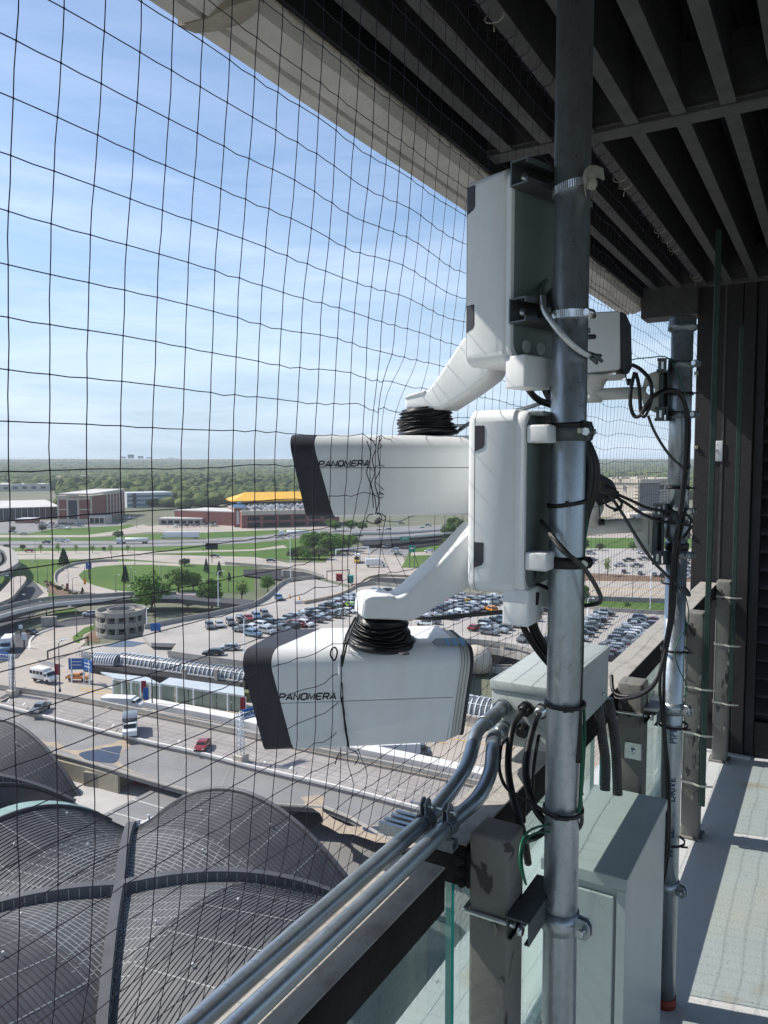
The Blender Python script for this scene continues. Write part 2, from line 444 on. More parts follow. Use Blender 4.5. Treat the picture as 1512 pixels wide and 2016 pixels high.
# ---- end wall
wall = thing('end_wall', 'dark brown metal clad wall at the far end of the balcony', 'wall', (-0.3, YW + 0.1, ZF))
link('wall_panel', MB().box2((-0.69, YW, ZF - 0.3), (-0.46, YW + 0.3, ZC + 0.3)), WALLM, wall, bevel=0.004, seg=1)
link('wall_panel', MB().box2((-0.457, YW - 0.002, ZF - 0.3), (-0.395, YW + 0.3, ZC + 0.3)), WALLM, wall, bevel=0.004, seg=1)
link('seam_strip', MB().box2((-0.552, YW - 0.003, ZF + 0.3), (-0.540, YW + 0.002, ZC)), SLAT, wall)
link('reveal', MB().box2((-0.392, YW + 0.10, ZF - 0.3), (2.6, YW + 0.3, ZC + 0.3)), LOUVRE, wall)
link('jamb', MB().box2((-0.392, YW + 0.02, ZF), (-0.345, YW + 0.099, ZC + 0.2)), LOUVRE, wall, bevel=0.003, seg=1)
link('kick_plate', MB().box2((-0.343, YW + 0.03, ZF), (1.6, YW + 0.08, ZF + 0.20)), WALLM, wall, bevel=0.003, seg=1)
z = ZF + 0.24
while z < ZC:
    m_ = MB().prism([(-0.342, YW + 0.03, z), (-0.342, YW + 0.034, z + 0.012), (-0.342, YW + 0.09, z + 0.085), (-0.342, YW + 0.094, z + 0.075)], (1.9, 0, 0))
    link('louvre_blade', m_, LOUVRE, wall); z += 0.10
base = link('wall_base_flashing', MB().box2((-0.69, YW - 0.03, ZF), (-0.35, YW - 0.003, ZF + 0.012)), SLAB, wall)
# switch plate
sw = thing('switch_plate', 'white switch plate with a round button on the brown wall', 'switch', onY(1411, 908, YW - 0.01))
a, b_ = onY(1399, 868, YW), onY(1422, 908, YW)
link('plate', MB().box2((a.x, YW - 0.008, b_.z), (b_.x, YW - 0.001, a.z)), WHITE, sw, bevel=0.002)
c = onY(1410, 887, YW - 0.008)
link('button', MB().lathe(c, [(0.008, 0), (0.009, 0.003), (0.006, 0.009), (0.0, 0.010)], 14, (0, -1, 0)), BOLT, sw)
link('screw', MB().lathe(onY(1411, 874, YW - 0.008), [(0.003, 0), (0.003, 0.002), (0.0, 0.002)], 10, (0, -1, 0)), BOLT, sw)
link('screw', MB().lathe(onY(1409, 902, YW - 0.008), [(0.003, 0), (0.003, 0.002), (0.0, 0.002)], 10, (0, -1, 0)), BOLT, sw)
for (x, y), lab in (((1371, 735), 'small pale net clip on the wall edge, uppermost of three'), ((1370, 881), 'small square metal net clip on the wall edge beside the switch plate'), ((1360, 1053), 'pale weathered net clip on the wall edge, lowest of three')):
    p = onY(x, y, YW - 0.004)
    tag(link('net_clip', MB().box(p, (0.022, 0.010, 0.018)).lathe(p + Vector((0, -0.005, 0)), [(0.004, 0), (0.004, 0.004), (0, 0.004)], 8, (0, -1, 0)), FADED, bevel=0.001, seg=1), lab, 'clip', 'net clips')

# ================================================================== GUARD RAIL
guard = thing('glass_guard_rail', 'glass balcony guard with weathered tan top rail and peeling square steel posts', 'railing', (-0.55, 1.5, ZF))
PY = [0.24, 1.245, 2.31, 3.51, 4.49]
RX0, RX1, RZ0, RZ1 = -0.632, -0.545, -0.765, -0.690
pieces = [(-2.9, 1.17), (1.30, 4.55)]
for y0, y1 in ((-2.9, 1.135), (1.215, YW - 0.02)):
    link('top_rail', MB().box2((RX0, y0, RZ0), (RX1, y1, RZ1)), RAILSIDE, guard, bevel=0.004)
    link('rail_capping', MB().box2((RX0 - 0.001, y0 + 0.002, RZ1 + 0.0005), (RX1 + 0.001, y1 - 0.003, RZ1 + 0.004)), RAILTOP, guard, bevel=0.0015, seg=1)
for i, y in enumerate(PY):
    m_ = MB().box2((-0.535, y - 0.038, ZF), (-0.460, y + 0.038, -0.655))
    p = link('post', m_, POST, guard, bevel=0.008, seg=3)
    # blob of black sealant between rail and post, and a pressed cover plate
    mm = MB()
    random.seed(20 + i)
    for k in range(16):
        cx, cy, cz = random.uniform(-0.553, -0.538), y + random.uniform(-0.05, 0.03), random.uniform(-0.755, -0.695)
        r0 = random.uniform(0.004, 0.008)
        mm.lathe((cx, cy, cz - r0), [(r0 * .3, 0), (r0, r0 * .6), (r0, r0 * 1.5), (r0 * .4, r0 * 2.2)], 7, (random.uniform(-.3, .3), random.uniform(-.3, .3), 1))
    link('sealant_blob', mm, RAILSIDE, p)
    link('clamp_shoe', MB().box2((-0.5445, y - 0.030, -0.765), (-0.5355, y + 0.030, -0.695)), RAILSIDE, p, bevel=0.003)
    if i > 0:
        link('foot_plate', MB().box2((-0.55, y - 0.052, ZF + 0.0005), (-0.445, y + 0.052, ZF + 0.010)), POST, p, bevel=0.003, seg=1)
# flaking paint curls standing off the post faces
random.seed(9)
for i, y in enumerate(PY[1:]):
    for k in range(9):
        z = random.uniform(-1.5, -0.75); s = random.uniform(0.008, 0.022)
        y0 = y - 0.0385; x0 = random.choice([-0.47, -0.465, -0.475, random.uniform(-0.53, -0.48)])
        q = [Vector((x0, y0 - 0.001, z)), Vector((x0 + s * .5, y0 - 0.006, z + s)), Vector((x0 + s * .2, y0 - 0.009, z + s * 1.8)), Vector((x0 - s * .3, y0 - 0.001, z + s * 1.2))]
        link('paint_flake', MB().prism(q, (0, -0.0007, 0)), POST, guard)
for i in range(len(PY)):
    y0 = (PY[i - 1] if i else -2.4) + 0.055; y1 = PY[i] - 0.055
    if i == 1: y1 = 1.262
    if i == 2: y0 = 1.275
    g = link('glass_pane', MB().box2((-0.606, y0, ZF + 0.264), (-0.594, y1, RZ0 - 0.001)), GLASS, guard)
    for yy in (y0 - 0.0011, y1):
        link('glass_edge', MB().box2((-0.606, yy, ZF + 0.264), (-0.594, yy + 0.001, RZ0 - 0.001)), GEDGE, g)
link('bottom_rail', MB().box2((-0.618, -2.9, ZF + 0.150), (-0.582, YW - 0.01, ZF + 0.262)), GALVD, guard, bevel=0.003)
for y in (1.9, 2.6, 3.2, 4.0):
    pass
# glass clamps seen beside posts
for (x, y, lab) in ((1246, 1478, ''),):
    p = onY(x, y, 2.31 - 0.040)
    c = link('glass_clamp', MB().box(p, (0.048, 0.006, 0.052)), BOLT, guard, bevel=0.002, seg=1)
    link('bolt', MB().lathe(p + Vector((0, -0.003, 0)), [(0.009, 0), (0.009, 0.004), (0.006, 0.006), (0, 0.006)], 12, (0, -1, 0)), BOLT, c)

# two tall green rods tied to the last posts
for (y, x, zt, zb, lab) in ((3.465, -0.447, 0.93, -1.49, 'tall green rod tied with nylon straps to the third post, reaching the roof'), (4.445, -0.447, 0.69, -1.30, 'shorter green rod tied to the last post in front of the brown wall')):
    rd = thing('green_rod', lab, 'rod', (x, y, zb), 'green rods tied to the guard posts')
    link('shaft', MB().box2((x - 0.011, y - 0.009, zb), (x + 0.011, y + 0.009, zt)), GREENROD, rd, bevel=0.002, seg=1)
for (y, zs) in ((3.51, (-0.98, -1.18, -1.40)), (4.49, (-0.74, -1.0, -1.52 + .2))):
    for z in zs:
        t_ = thing('nylon_strap', 'pale nylon strap around the %s and its green rod, %s' % ('third post' if y < 4 else 'last post', {-0.98: 'upper one', -1.18: 'middle one', -1.40: 'lowest one', -0.74: 'upper one', -1.0: 'middle one'}.get(z, 'lowest one')), 'strap', (-0.49, y, z), 'nylon straps on the guard posts')
        ln = []
        x0, x1, y0, y1 = -0.5375, -0.4335, y - 0.0585, y + 0.0400
        for cx, cy in ((x0, y0 + 0.016), (x0 + 0.05, y0 + 0.016), (x1 - .026, y0), (x1, y0 + .004), (x1, y0 + .024), (x1 - .024, y1), (x0, y1)): ln.append((cx, cy, z))
        mm = MB()
        n = len(ln)
        for k in range(n):
            a, b_ = Vector(ln[k]), Vector(ln[(k + 1) % n])
            mm.prism([a + Vector((0, 0, -.004)), b_ + Vector((0, 0, -.004)), b_ + Vector((0, 0, .004)), a + Vector((0, 0, .004))], (b_ - a).cross(Vector((0, 0, 1))).normalized() * 0.0015)
        link('band', mm, ZIPW, t_)
        link('tail', MB().box((x1 + 0.012, y0 + 0.012, z), (0.030, 0.004, 0.007), 0.5), ZIPW, t_)

# ================================================================== POLES
def zip_tie(c, r, lab, m=None, tilt=(0, 0), ang=-1.2, thick=0.0016, w=0.0035, tail=0.014, axis=None):
    c = Vector(c); pts = []
    for k in range(20):
        g = 2 * PI * k / 20
        pts.append(c + Vector((math.cos(g) * (r + thick), math.sin(g) * (r + thick), tilt[0] * math.cos(g) + tilt[1] * math.sin(g))))
    t = thing('cable_tie', lab, 'cable tie', c, 'black cable ties')
    mm = MB(); n = 20
    vs = []
    for p in pts:
        d = Vector((p.x - c.x, p.y - c.y, 0)).normalized()
        for a, b in ((-thick, -w), (thick, -w), (thick, w), (-thick, w)): vs.append(p + d * a + Vector((0, 0, b)))
    fs = []
    for i in range(n):
        j = (i + 1) % n
        for k in range(4): fs.append((i * 4 + k, i * 4 + (k + 1) % 4, j * 4 + (k + 1) % 4, j * 4 + k))
    mm.add(vs, fs, 0, True)
    link('band', mm, m or ZIPB, t)
    d = Vector((math.cos(ang), math.sin(ang), 0)); q = c + d * (r + 0.004)
    link('head', MB().box(q, (0.007, 0.007, 0.010), ang), m or ZIPB, t, bevel=0.001, seg=1)
    if tail: link('tail', MB().box(q + Vector((tail * .6, -0.002, 0)), (tail, 0.003, 0.005), 0.3), m or ZIPB, t)
    return t
def clamp(name, lab, c, r, h, m, ang, cat='clamp', ear=0.03, group=None, out=0.003):
    """split pipe clamp: a band with two bolted ears"""
    c = Vector(c); t = thing(name, lab, cat, c, group)
    mm = MB()
    mm.lathe(c - Vector((0, 0, h / 2)), [(r + 0.0005, 0), (r + out, 0), (r + out, h), (r + 0.0005, h)], 32)
    link('band', mm, m, t)
    d = Vector((math.cos(ang), math.sin(ang), 0)); s = Vector((-d.y, d.x, 0))
    for sg in (-1, 1):
        q = c + d * (r + ear / 2) + s * sg * 0.006
        e = MB()
        pr = [(-ear / 2 - .004, -h / 2), (ear * .25, -h / 2), (ear / 2, -h / 4), (ear / 2, h / 4), (ear * .25, h / 2), (-ear / 2 - .004, h / 2)]
        e.prism([q + d * a + Vector((0, 0, b)) for a, b in pr], s * 0.003)
        link('ear', e, m, t, bevel=0.0008, seg=1)
    q = c + d * (r + ear * .6)
    link('bolt', MB().tube([q - s * 0.016, q + s * 0.016], 0.0035, 8).lathe(q - s * 0.014, [(0.007, -.005), (0.007, 0), ], 6, s).lathe(q + s * 0.012, [(0.007, 0), (0.007, .005)], 6, s), BOLT, t)
    return t

P1 = Vector((-0.400, 1.290, 0)); PR = 0.0302
c0 = onX(1118, 900, -0.40); P1.y = c0.y
pole1 = thing('near_steel_pole', 'tall galvanised steel pole in the foreground carrying two camera boxes', 'pole', (P1.x, P1.y, ZF))
link('pipe', MB().lathe((P1.x, P1.y, ZF), [(PR - .004, 0), (PR, 0.001), (PR, ZC + .25 - ZF), (PR - .004, ZC + .25 - ZF)], 48), GALV, pole1)
P2 = onX(1337, 900, -0.392); P2.z = 0
pole2 = thing('far_steel_pole', 'shorter galvanised pole with threaded cap by the brown wall', 'pole', (P2.x, P2.y, ZF))
zj = onY(1337, 1046, P2.y).z; zcap = onY(1340, 650, P2.y).z; zc2 = onY(1340, 628, P2.y).z
link('upper_pipe', MB().lathe((P2.x, P2.y, zj), [(PR, 0), (PR, zcap - zj + .01)], 40), GALV, pole2)
link('pipe_cap', MB().lathe((P2.x, P2.y, zcap), [(PR + .001, -.006), (PR + .010, 0), (PR + .010, 0.012), (PR + .007, 0.014), (PR + .007, zc2 - zcap), (PR, zc2 - zcap + .006), (0.0, zc2 - zcap + .007)], 40), GALVD, pole2)
link('lower_pipe', MB().lathe((P2.x, P2.y, ZF + 0.03), [(PR - .001, 0), (PR - .001, zj - ZF - .03)], 40), GALV, pole2)
link('coupling', MB().lathe((P2.x, P2.y, zj), [(PR + .001, -.022), (PR + .006, -.018), (PR + .006, .026), (PR + .001, .030)], 40), GALVD, pole2)
link('slit_band', MB().lathe((P2.x, P2.y, zj - .055), [(PR, 0), (PR + .003, .002), (PR + .003, .020), (PR, .022)], 40), CABLE, pole2)
link('painted_foot', MB().lathe((P2.x, P2.y, ZF), [(PR + .002, 0), (PR + .002, .030)], 40), RUSTR, pole2)
# stencil down the pipe, reading upward: flat print bent round the pipe
def stencil(s, zc, size, ang):
    nm = 'stencil_lettering'
    o = text_mesh(nm, s, size, INKB, (0, 0, 0), (1, 0, 0), (0, 1, 0), None, extrude=0.0001, align='LEFT', sx=1.0, bold=size * 0.01)
    me = o.data; base = ORG[o.name]
    b = bmesh.new(); b.from_mesh(me)
    bmesh.ops.subdivide_edges(b, edges=b.edges, cuts=1)
    c = Vector((P2.x, P2.y, 0))
    for v in b.verts:
        w = v.co + base
        g = ang - w.y / PR + 0.35
        v.co = Vector((math.cos(g) * (PR + .0006), math.sin(g) * (PR + .0006), zc + w.x))
    b.to_mesh(me); b.free()
    o.location = c - ORG[pole2.name]; o.parent = pole2; ORG[o.name] = c
    return o
view2 = math.atan2(-P2.y, -P2.x)
for s, y in (('W', 1682), ('LE', 1643), ('DRIVE', 1572), ('PIPE', 1458)):
    stencil(s, onY(1325, y, P2.y).z, 0.027, view2 + 0.1)

def zat(P, y):
    k = (1008 - y) / FPX; h = Vector((P.x, P.y, 0)); return (k * h.dot(_f) - h.dot(_u)) / (_u.z - k * _f.z)
z1 = lambda y: zat(P1, y)
z2 = lambda y: zat(P2, y)
vw = math.atan2(-P1.y, -P1.x)
zip_tie((P1.x, P1.y, z1(835)), PR + .001, 'black cable tie round the near pole just above the lower box bracket', tilt=(0.001, 0.002), ang=-0.5)
zip_tie((P1.x, P1.y, z1(990)), PR + .001, 'black cable tie round the near pole at the middle of the lower box', tilt=(0.004, 0.003), ang=vw)
zip_tie((P1.x + .002, P1.y, z1(1384)), PR + .003, 'black cable tie round the near pole level with the grey junction box', tilt=(0, 0.0), ang=vw)
zip_tie((P1.x + .002, P1.y, z1(1592)), PR + .003, 'black cable tie round the near pole just above the post top', tilt=(0, 0.001), ang=vw - .3, tail=0.02)
zip_tie((P2.x, P2.y, z2(960)), PR + .001, 'black cable tie round the far pole below the horizon', ang=view2 + .9, tail=.02)
zip_tie((P2.x + .004, P2.y - .004, z2(1277)), PR + .009, 'black cable tie round cables and far pole beside the rail', ang=view2 + .9)
zip_tie((P2.x + .004, P2.y - .004, z2(1425)), PR + .009, 'black cable tie round cables and far pole over the stencilled letters', ang=view2 + .9)
zip_tie((P2.x + .004, P2.y - .004, z2(1652)), PR + .009, 'lowest black cable tie round the far pole', ang=view2 + .9)
zip_tie((P2.x, P2.y, z2(776)), PR + .002, 'black cable tie high on the far pole beside the cable loop', ang=view2 + .9, tail=.02)

# worm drive hose clamps holding the upper box
def hose(c, lab, tilt=0.0):
    t = thing('hose_clamp', lab, 'hose clamp', c, 'worm drive hose clamps')
    c = Vector(c); mm = MB(); n = 110; vs = []; fs = []
    for k in range(n):
        g = 2 * PI * k / n; d = Vector((math.cos(g), math.sin(g), 0))
        rr = PR + (0.0024 if k % 2 else 0.0013)
        for a, b in ((PR, -.0065), (rr, -.0065), (rr, .0065), (PR, .0065)): vs.append(c + d * a + Vector((0, 0, b + tilt * math.sin(g - vw))))
    for i in range(n):
        j = (i + 1) % n
        for k in range(4): fs.append((i * 4 + k, i * 4 + (k + 1) % 4, j * 4 + (k + 1) % 4, j * 4 + k))
    mm.add(vs, fs)
    link('slotted_band', mm, BOLT, t)
    g = vw + 0.95; d = Vector((math.cos(g), math.sin(g), 0)); s = Vector((-d.y, d.x, 0)); q = c + d * (PR + .008)
    link('screw_housing', MB().lathe(q - s * 0.010, [(0.006, 0), (0.007, .004), (.007, .018), (.005, .02)], 12, s), BOLT, t)
    return t
hc = hose((P1.x, P1.y, z1(372)), 'shiny slotted hose clamp around the near pole at the upper strut', 0.006)
hose((P1.x, P1.y, z1(622)), 'dark slotted hose clamp around the near pole at the lower strut', 0.0)
q = D(1160, 348, 1.27)
tp = thing('fabric_tape_curl', 'curled strip of bleached tape hanging from the upper hose clamp', 'tape', q)
prof = smooth([D(1150, 362, 1.275), D(1148, 345, 1.255), D(1156, 328, 1.25), D(1170, 325, 1.26), D(1186, 331, 1.27)], 5)
mm = MB()
for a, b_ in zip(prof[:-1], prof[1:]): mm.prism([a, b_, b_ + Vector((.004, -.004, -.020)), a + Vector((.004, -.004, -.022))], (0.001, 0.001, 0))
link('strip', mm, FADED, tp)
mm = MB(); pr = smooth([D(1160, 350, 1.262), D(1163, 362, 1.258), D(1160, 372, 1.262)], 4)
mm.tube(pr, [0.006, .010, .010, .010, .010, .010, .010, .010, .005][:len(pr)], 8)
link('knot', mm, FADED, tp)

# strut brackets: C-channel between post and pole, U-bolt round the post, pipe clamp round the pole
def channel(mb, a, b, w=0.041, d=0.041, up=(0, 0, 1), t=0.0028, open_dir=None, mi=0):
    """open C section from a to b, the mouth facing open_dir"""
    a, b = Vector(a), Vector(b); ax = (b - a); L_ = ax.length; ax.normalize()
    o = Vector(open_dir).normalized(); s = ax.cross(o).normalized()
    h = w / 2
    pr = [(-h, 0), (h, 0), (h, d), (h - .009, d), (h - .009, d - t), (h - t, d - t), (h - t, t), (-h + t, t), (-h + t, d - t), (-h + .009, d - t), (-h + .009, d), (-h, d)]
    pts = [a + s * p + o * (q - d / 2) for p, q in pr]; n = len(pts)
    vs = pts + [p + ax * L_ for p in pts]
    fs = [(i, (i + 1) % n, (i + 1) % n + n, i + n) for i in range(n)]
    for e, rev in ((0, False), (n, True)):
        for quad in ((0, 1, 6, 7), (1, 2, 5, 6), (2, 3, 4, 5), (0, 7, 8, 11), (8, 9, 10, 11)):
            f = [i + e for i in quad]; fs.append(f[::-1] if rev else f)
    mb.add(vs, fs, mi)
    return mb
def post_bracket(py, px, pole, zc_, lab, lab2):
    t = thing('strut_bracket', lab, 'bracket', (px, py, zc_), 'strut brackets between posts and poles')
    # channel lies along X... on the inner face of the post, open side down, running to the pole
    xa = -0.457
    m_ = MB(); channel(m_, (xa + .0205, py - 0.055, zc_), (xa + .0205, py + 0.10, zc_), open_dir=(0, 0, -1))
    link('channel', m_, STRUT, t)
    u = [Vector((xa + .01, py - 0.042, zc_ + .0)), Vector((-0.530, py - 0.042, zc_)), Vector((-0.541, py - 0.034, zc_)), Vector((-0.541, py + 0.034, zc_)), Vector((-0.530, py + 0.042, zc_)), Vector((xa + .01, py + 0.042, zc_))]
    link('u_bolt', MB().tube(smooth(u, 4), 0.0045, 10), BOLT, t)
    link('nut', MB().lathe((xa + .020, py - 0.050, zc_), [(.009, 0), (.009, .008)], 6, (1, 0, 0)), BOLT, t)
    link('spring_nut', MB().tube([(xa + .025, py - .045, zc_ + .006), (pole.x - PR - .001, pole.y - .012, zc_ + .006)], .005, 8), BOLT, t)
    return t
zb1 = z1(1778)
post_bracket(1.245, -0.45, P1, zb1, 'dark open strut bracket joining the first peeling post to the near pole', '')
clamp('pipe_clamp', 'zinc pipe clamp with bolted ears on the near pole by the strut bracket', (P1.x, P1.y, z1(1808)), PR, 0.036, GALV, vw + 1.05, group='pipe clamps on the poles')
zb2 = onX(1250, 1385, -0.45).z
post_bracket(2.31, -0.45, P2, z2(1400), 'dark open strut bracket joining the second post to the far pole', '')
clamp('pipe_clamp', 'pipe clamp with bolted ears on the far pole above the stencilled letters', (P2.x, P2.y, z2(1392)), PR, 0.034, GALV, view2 + 1.0, group='pipe clamps on the poles')
clamp('pipe_clamp', 'lowest pipe clamp on the far pole, beside the grey cabinet', (P2.x, P2.y, z2(1742)), PR, 0.034, GALV, view2 + 1.0, group='pipe clamps on the poles')
# green earth wires
def cable(name, lab, cat, pts, r, m, group=None, n=6, seg=8):
    c = pts[len(pts) // 2]
    o = link(name, MB().tube(smooth(pts, n), r, seg), m)
    tag(o, lab, cat, group); return o
def px(lst, d=None):
    return [D(*p) if len(p) == 3 else D(p[0], p[1], d) for p in lst]
cable('earth_wire', 'green wire looping from the near pole down to the strut bracket', 'wire', px([(1100, 1622, 1.40), (1072, 1625, 1.34), (1042, 1636, 1.30), (1026, 1662, 1.27), (1024, 1700, 1.25), (1034, 1738, 1.25)]), 0.0022, GREENW)
cable('earth_wire', 'second green wire close beside the first, looping to the strut bracket', 'wire', px([(1100, 1640, 1.40), (1072, 1638, 1.34), (1046, 1644, 1.30), (1030, 1668, 1.27), (1028, 1704, 1.25), (1036, 1742, 1.25)]), 0.0018, GREENW)
cable('earth_wire', 'green wire running down the right side of the near pole', 'wire', px([(1152, 880), (1156, 960), (1148, 1120), (1146, 1300), (1141, 1384), (1146, 1470), (1143, 1560), (1140, 1600)], 1.345), 0.0032, GREENW)
cable('earth_wire', 'second green wire behind the first on the right side of the near pole', 'wire', px([(1149, 1380), (1151, 1450), (1147, 1530), (1142, 1590)], 1.37), 0.0028, GREENW)

# ================================================================== PANORAMIC CAMERAS
class Plane:
    """vertical plane through P0 whose horizontal direction is az degrees left of +Y"""
    def __init__(s, P0, az):
        s.p = Vector(P0); g = R(az); s.o = Vector((-math.sin(g), math.cos(g), 0)); s.n = Vector((s.o.y, -s.o.x, 0))
        if s.n.dot(-s.p) < 0: s.n = -s.n
    def pt(s, x, y):
        v = ray(x, y); return v * (s.p.dot(s.n) / v.dot(s.n))
    def lz(s, x, y):
        q = s.pt(x, y); return ((q - s.p).dot(s.o), q.z)
    def at(s, l, w, z):   # w > 0 : away from the viewer
        q = s.p + s.o * l - s.n * w; q.z = z; return q
def loft(mb, A, B, mi=0, sm=True, cap=True):
    n = len(A); fs = [(i, (i + 1) % n, (i + 1) % n + n, i + n) for i in range(n)]
    mb.add(list(A) + list(B), fs, mi, sm)
    if cap:
        o = len(mb.v) - 2 * n
        mb.f += [[o + i for i in range(n)][::-1], [o + n + i for i in range(n)]]; mb.m += [mi, mi]; mb.sm += [False, False]
    return mb
def lerp(a, b, t): return a + (b - a) * t
def auto_sharp(o, deg=32):
    me = o.data
    for p in me.polygons: p.use_smooth = True
    try: me.set_sharp_from_angle(angle=R(deg))
    except Exception: pass
    return o

def housing(label, P0px, d0, az, seamB, hoodC, hoodD, ytop, yseam, W, rear=None, logo=None, size=1.0, rearlen=None):
    pl = Plane(D(P0px[0], P0px[1], d0), az)
    z0 = pl.p.z
    lB, zB = pl.lz(*seamB)
    lC, zC = pl.lz(*hoodC); lD, zD = pl.lz(*hoodD)
    z1 = pl.lz(P0px[0] + 20, ytop)[1]
    zs = pl.lz(P0px[0] + 60, yseam)[1]
    if rear: (lE, zE), (lF, zF) = pl.lz(*rear[0]), pl.lz(*rear[1])
    else: (lE, zE), (lF, zF) = (rearlen[0], z0), (rearlen[1], z1 - .03)
    seam = lambda z: (z - z0) * lB / (zB - z0)
    hood = lambda z: lC + (z - zC) * (lD - lC) / (zD - zC)
    rearf = lambda z: lE + (z - zE) * (lF - lE) / (zF - zE)
    t = thing('panoramic_camera', label, 'surveillance camera', pl.at(-0.12, W / 2, z0), 'white panoramic cameras outside the net')
    r = 0.036
    def ring(fn, zlo, zhi, inset=0.0, top=True, rr=r, bot=0.010, slant=0.0):
        pts = []
        def P(w, z): pts.append(pl.at(fn(z) - slant * w / W, w, z))
        if top:
            for k in range(9):
                g = PI / 2 * k / 8; P(inset + rr - rr * math.cos(g), zhi - rr + rr * math.sin(g))
            for k in range(9):
                g = PI / 2 * k / 8; P(W - inset - rr + rr * math.sin(g), zhi - rr + rr * math.cos(g))
        else: P(inset, zhi); P(W - inset, zhi)
        if bot:
            for k in range(5):
                g = PI / 2 * k / 4; P(W - inset - bot + bot * math.cos(g), zlo + bot - bot * math.sin(g))
            for k in range(5):
                g = PI / 2 * k / 4; P(inset + bot - bot * math.sin(g), zlo + bot - bot * math.cos(g))
        else: P(W - inset, zlo); P(inset, zlo)
        return pts
    g_ = 0.0006; SH, SS, SR = .082, .118, -.012
    o = link('upper_shell', loft(MB(), ring(lambda z: seam(z) - .002, zs + g_, z1, bot=0, slant=SS), ring(rearf, zs + g_, z1, bot=0, slant=SR)), WHITE, t); auto_sharp(o)
    # lower shell with the faint diagonal crease
    def lring(fn, zc_, ins, sl):
        P = lambda w, z: pl.at(fn(z) - sl * w / W, w, z)
        return [P(0, zs - g_), P(W, zs - g_), P(W, zc_), P(W - ins, z0 + .004), P(W - ins - .005, z0), P(ins + .005, z0), P(ins, z0 + .004), P(0, zc_)]
    o = link('lower_shell', loft(MB(), lring(lambda z: seam(z) - .002, z0 + .014, .002, SS), lring(rearf, z0 + .055, .007, SR)), WHITE, t); auto_sharp(o, 3)
    core = ring(lambda z: seam(z) - .004, z0 + .004, z1 - .004, .0022); core2 = ring(lambda z: rearf(z) + .004, z0 + .004, z1 - .004, .0022)
    core = [pl.at(fn(z_), w_, z_) for fn in (lambda z: seam(z) - .10,) for w_, z_ in ((.002, zs + .012), (W - .002, zs + .012), (W - .002, zs - .012), (.002, zs - .012))]
    core2 = [pl.at(rearf(z_) + .035, w_, z_) for w_, z_ in ((.002, zs + .012), (W - .002, zs + .012), (W - .002, zs - .012), (.002, zs - .012))]
    link('seam_gasket', loft(MB(), core, core2), LOGO, t)
    # dark hood: slanted, its front edge chamfered towards the top
    o = link('front_hood', loft(MB(), ring(lambda z: hood(z), z0 + .001, z1 - .0005, -0.0005, slant=SH), ring(lambda z: seam(z) - .0010, z0 + .001, z1 - .0005, -0.0005, slant=SS)), HOOD, t); auto_sharp(o)
    for q in (0.3,):
        zz = lerp(z0, z1, q)
    # lens window inset in the hood front
    pr = [pl.at(hood(z) - .0012 - SH * w / W, w, z) for w, z in ((.02, z0 + .02), (W - .02, z0 + .02), (W - .02, z1 - .06), (.02, z1 - .06))]
    link('lens_window', MB().prism(pr, pl.o * 0.002), LOGO, t, bevel=0.0006, seg=1)
    # ribbed rear end
    for k in range(4):
        a = .003 + k * .0062; ins = .003 + k * .0022
        o = link('rear_fin', loft(MB(), ring(lambda z: rearf(z) - a + .0025, z0 + ins, z1 - ins * .8, ins * .6, slant=SR), ring(lambda z: rearf(z) - a - .0028, z0 + ins + .001, z1 - ins * .8 - .002, ins * .6 + .0015, slant=SR)), OFFWHITE if k else WHITE, t); auto_sharp(o)
    o = link('rear_cover', loft(MB(), ring(lambda z: rearf(z) - .0255, z0 + .010, z1 - .008, .006, slant=SR), ring(lambda z: rearf(z) - .030, z0 + .010, z1 - .008, .006, slant=SR)), HOOD, t); auto_sharp(o)
    if logo:
        a, b_ = logo
        q0, q1 = pl.pt(*a), pl.pt(*b_)
        o = stroke_word('lettering', 'PANOMERA', LOGO, q0 + pl.n * 0.0003, q1 + pl.n * 0.0003, Vector((0, 0, 1)), pl.n, t, (q1 - q0).length * .105)
        LOGOS.append((o, (q1 - q0).length))
    return t, pl, z0, z1, W, rearf
LOGOS = []
camL, plL, zL0, zL1, WL, rfL = housing('lower white panoramic camera hanging from a black bellows, lettering near its dark front hood', (575, 1478), 1.345, 127, (528, 1300), (520, 1475), (474, 1298), 1281, 1382, 0.205,
                      rear=((880, 1465), (903, 1305)), logo=((549, 1378), (663, 1376)))
camU, plU, zU0, zU1, WU, rfU = housing('upper white panoramic camera seen level at the horizon, hanging under its black bellows', (655, 1018), 1.43, 131, (613, 868), (602, 1014), (568, 866), 855, 921, 0.205,
                      rearlen=(-0.275, -0.297), logo=((627, 919), (728, 917)))
# small label and vent on the lower camera roof
c = onZ(795, 1287, zL1 + .0006)
link('roof_plug', MB().lathe(c, [(0.010, 0), (0.010, .001), (0, .0015)], 20), HOOD, camL)
a, b_, c_, d_ = (onZ(*p, zL1 + .0005) for p in ((862, 1258), (915, 1256), (921, 1270), (868, 1272)))
lb = link('roof_label', MB().prism([onZ(*p, zL1 + .0004) for p in ((850, 1264), (858, 1257), (914, 1256), (917, 1268), (862, 1270))], (0, 0, 0.0004)), LABELG, camL)
for k in range(3):
    t0 = 0.22 + k * .27
    q = [lerp(a, b_, t0), lerp(a, b_, t0 + .15), lerp(d_, c_, t0 + .15), lerp(d_, c_, t0)]
    link('label_stripe', MB().prism([v + Vector((0, 0, .0006)) for v in q], (0, 0, 0.0003)), CYAN, lb)

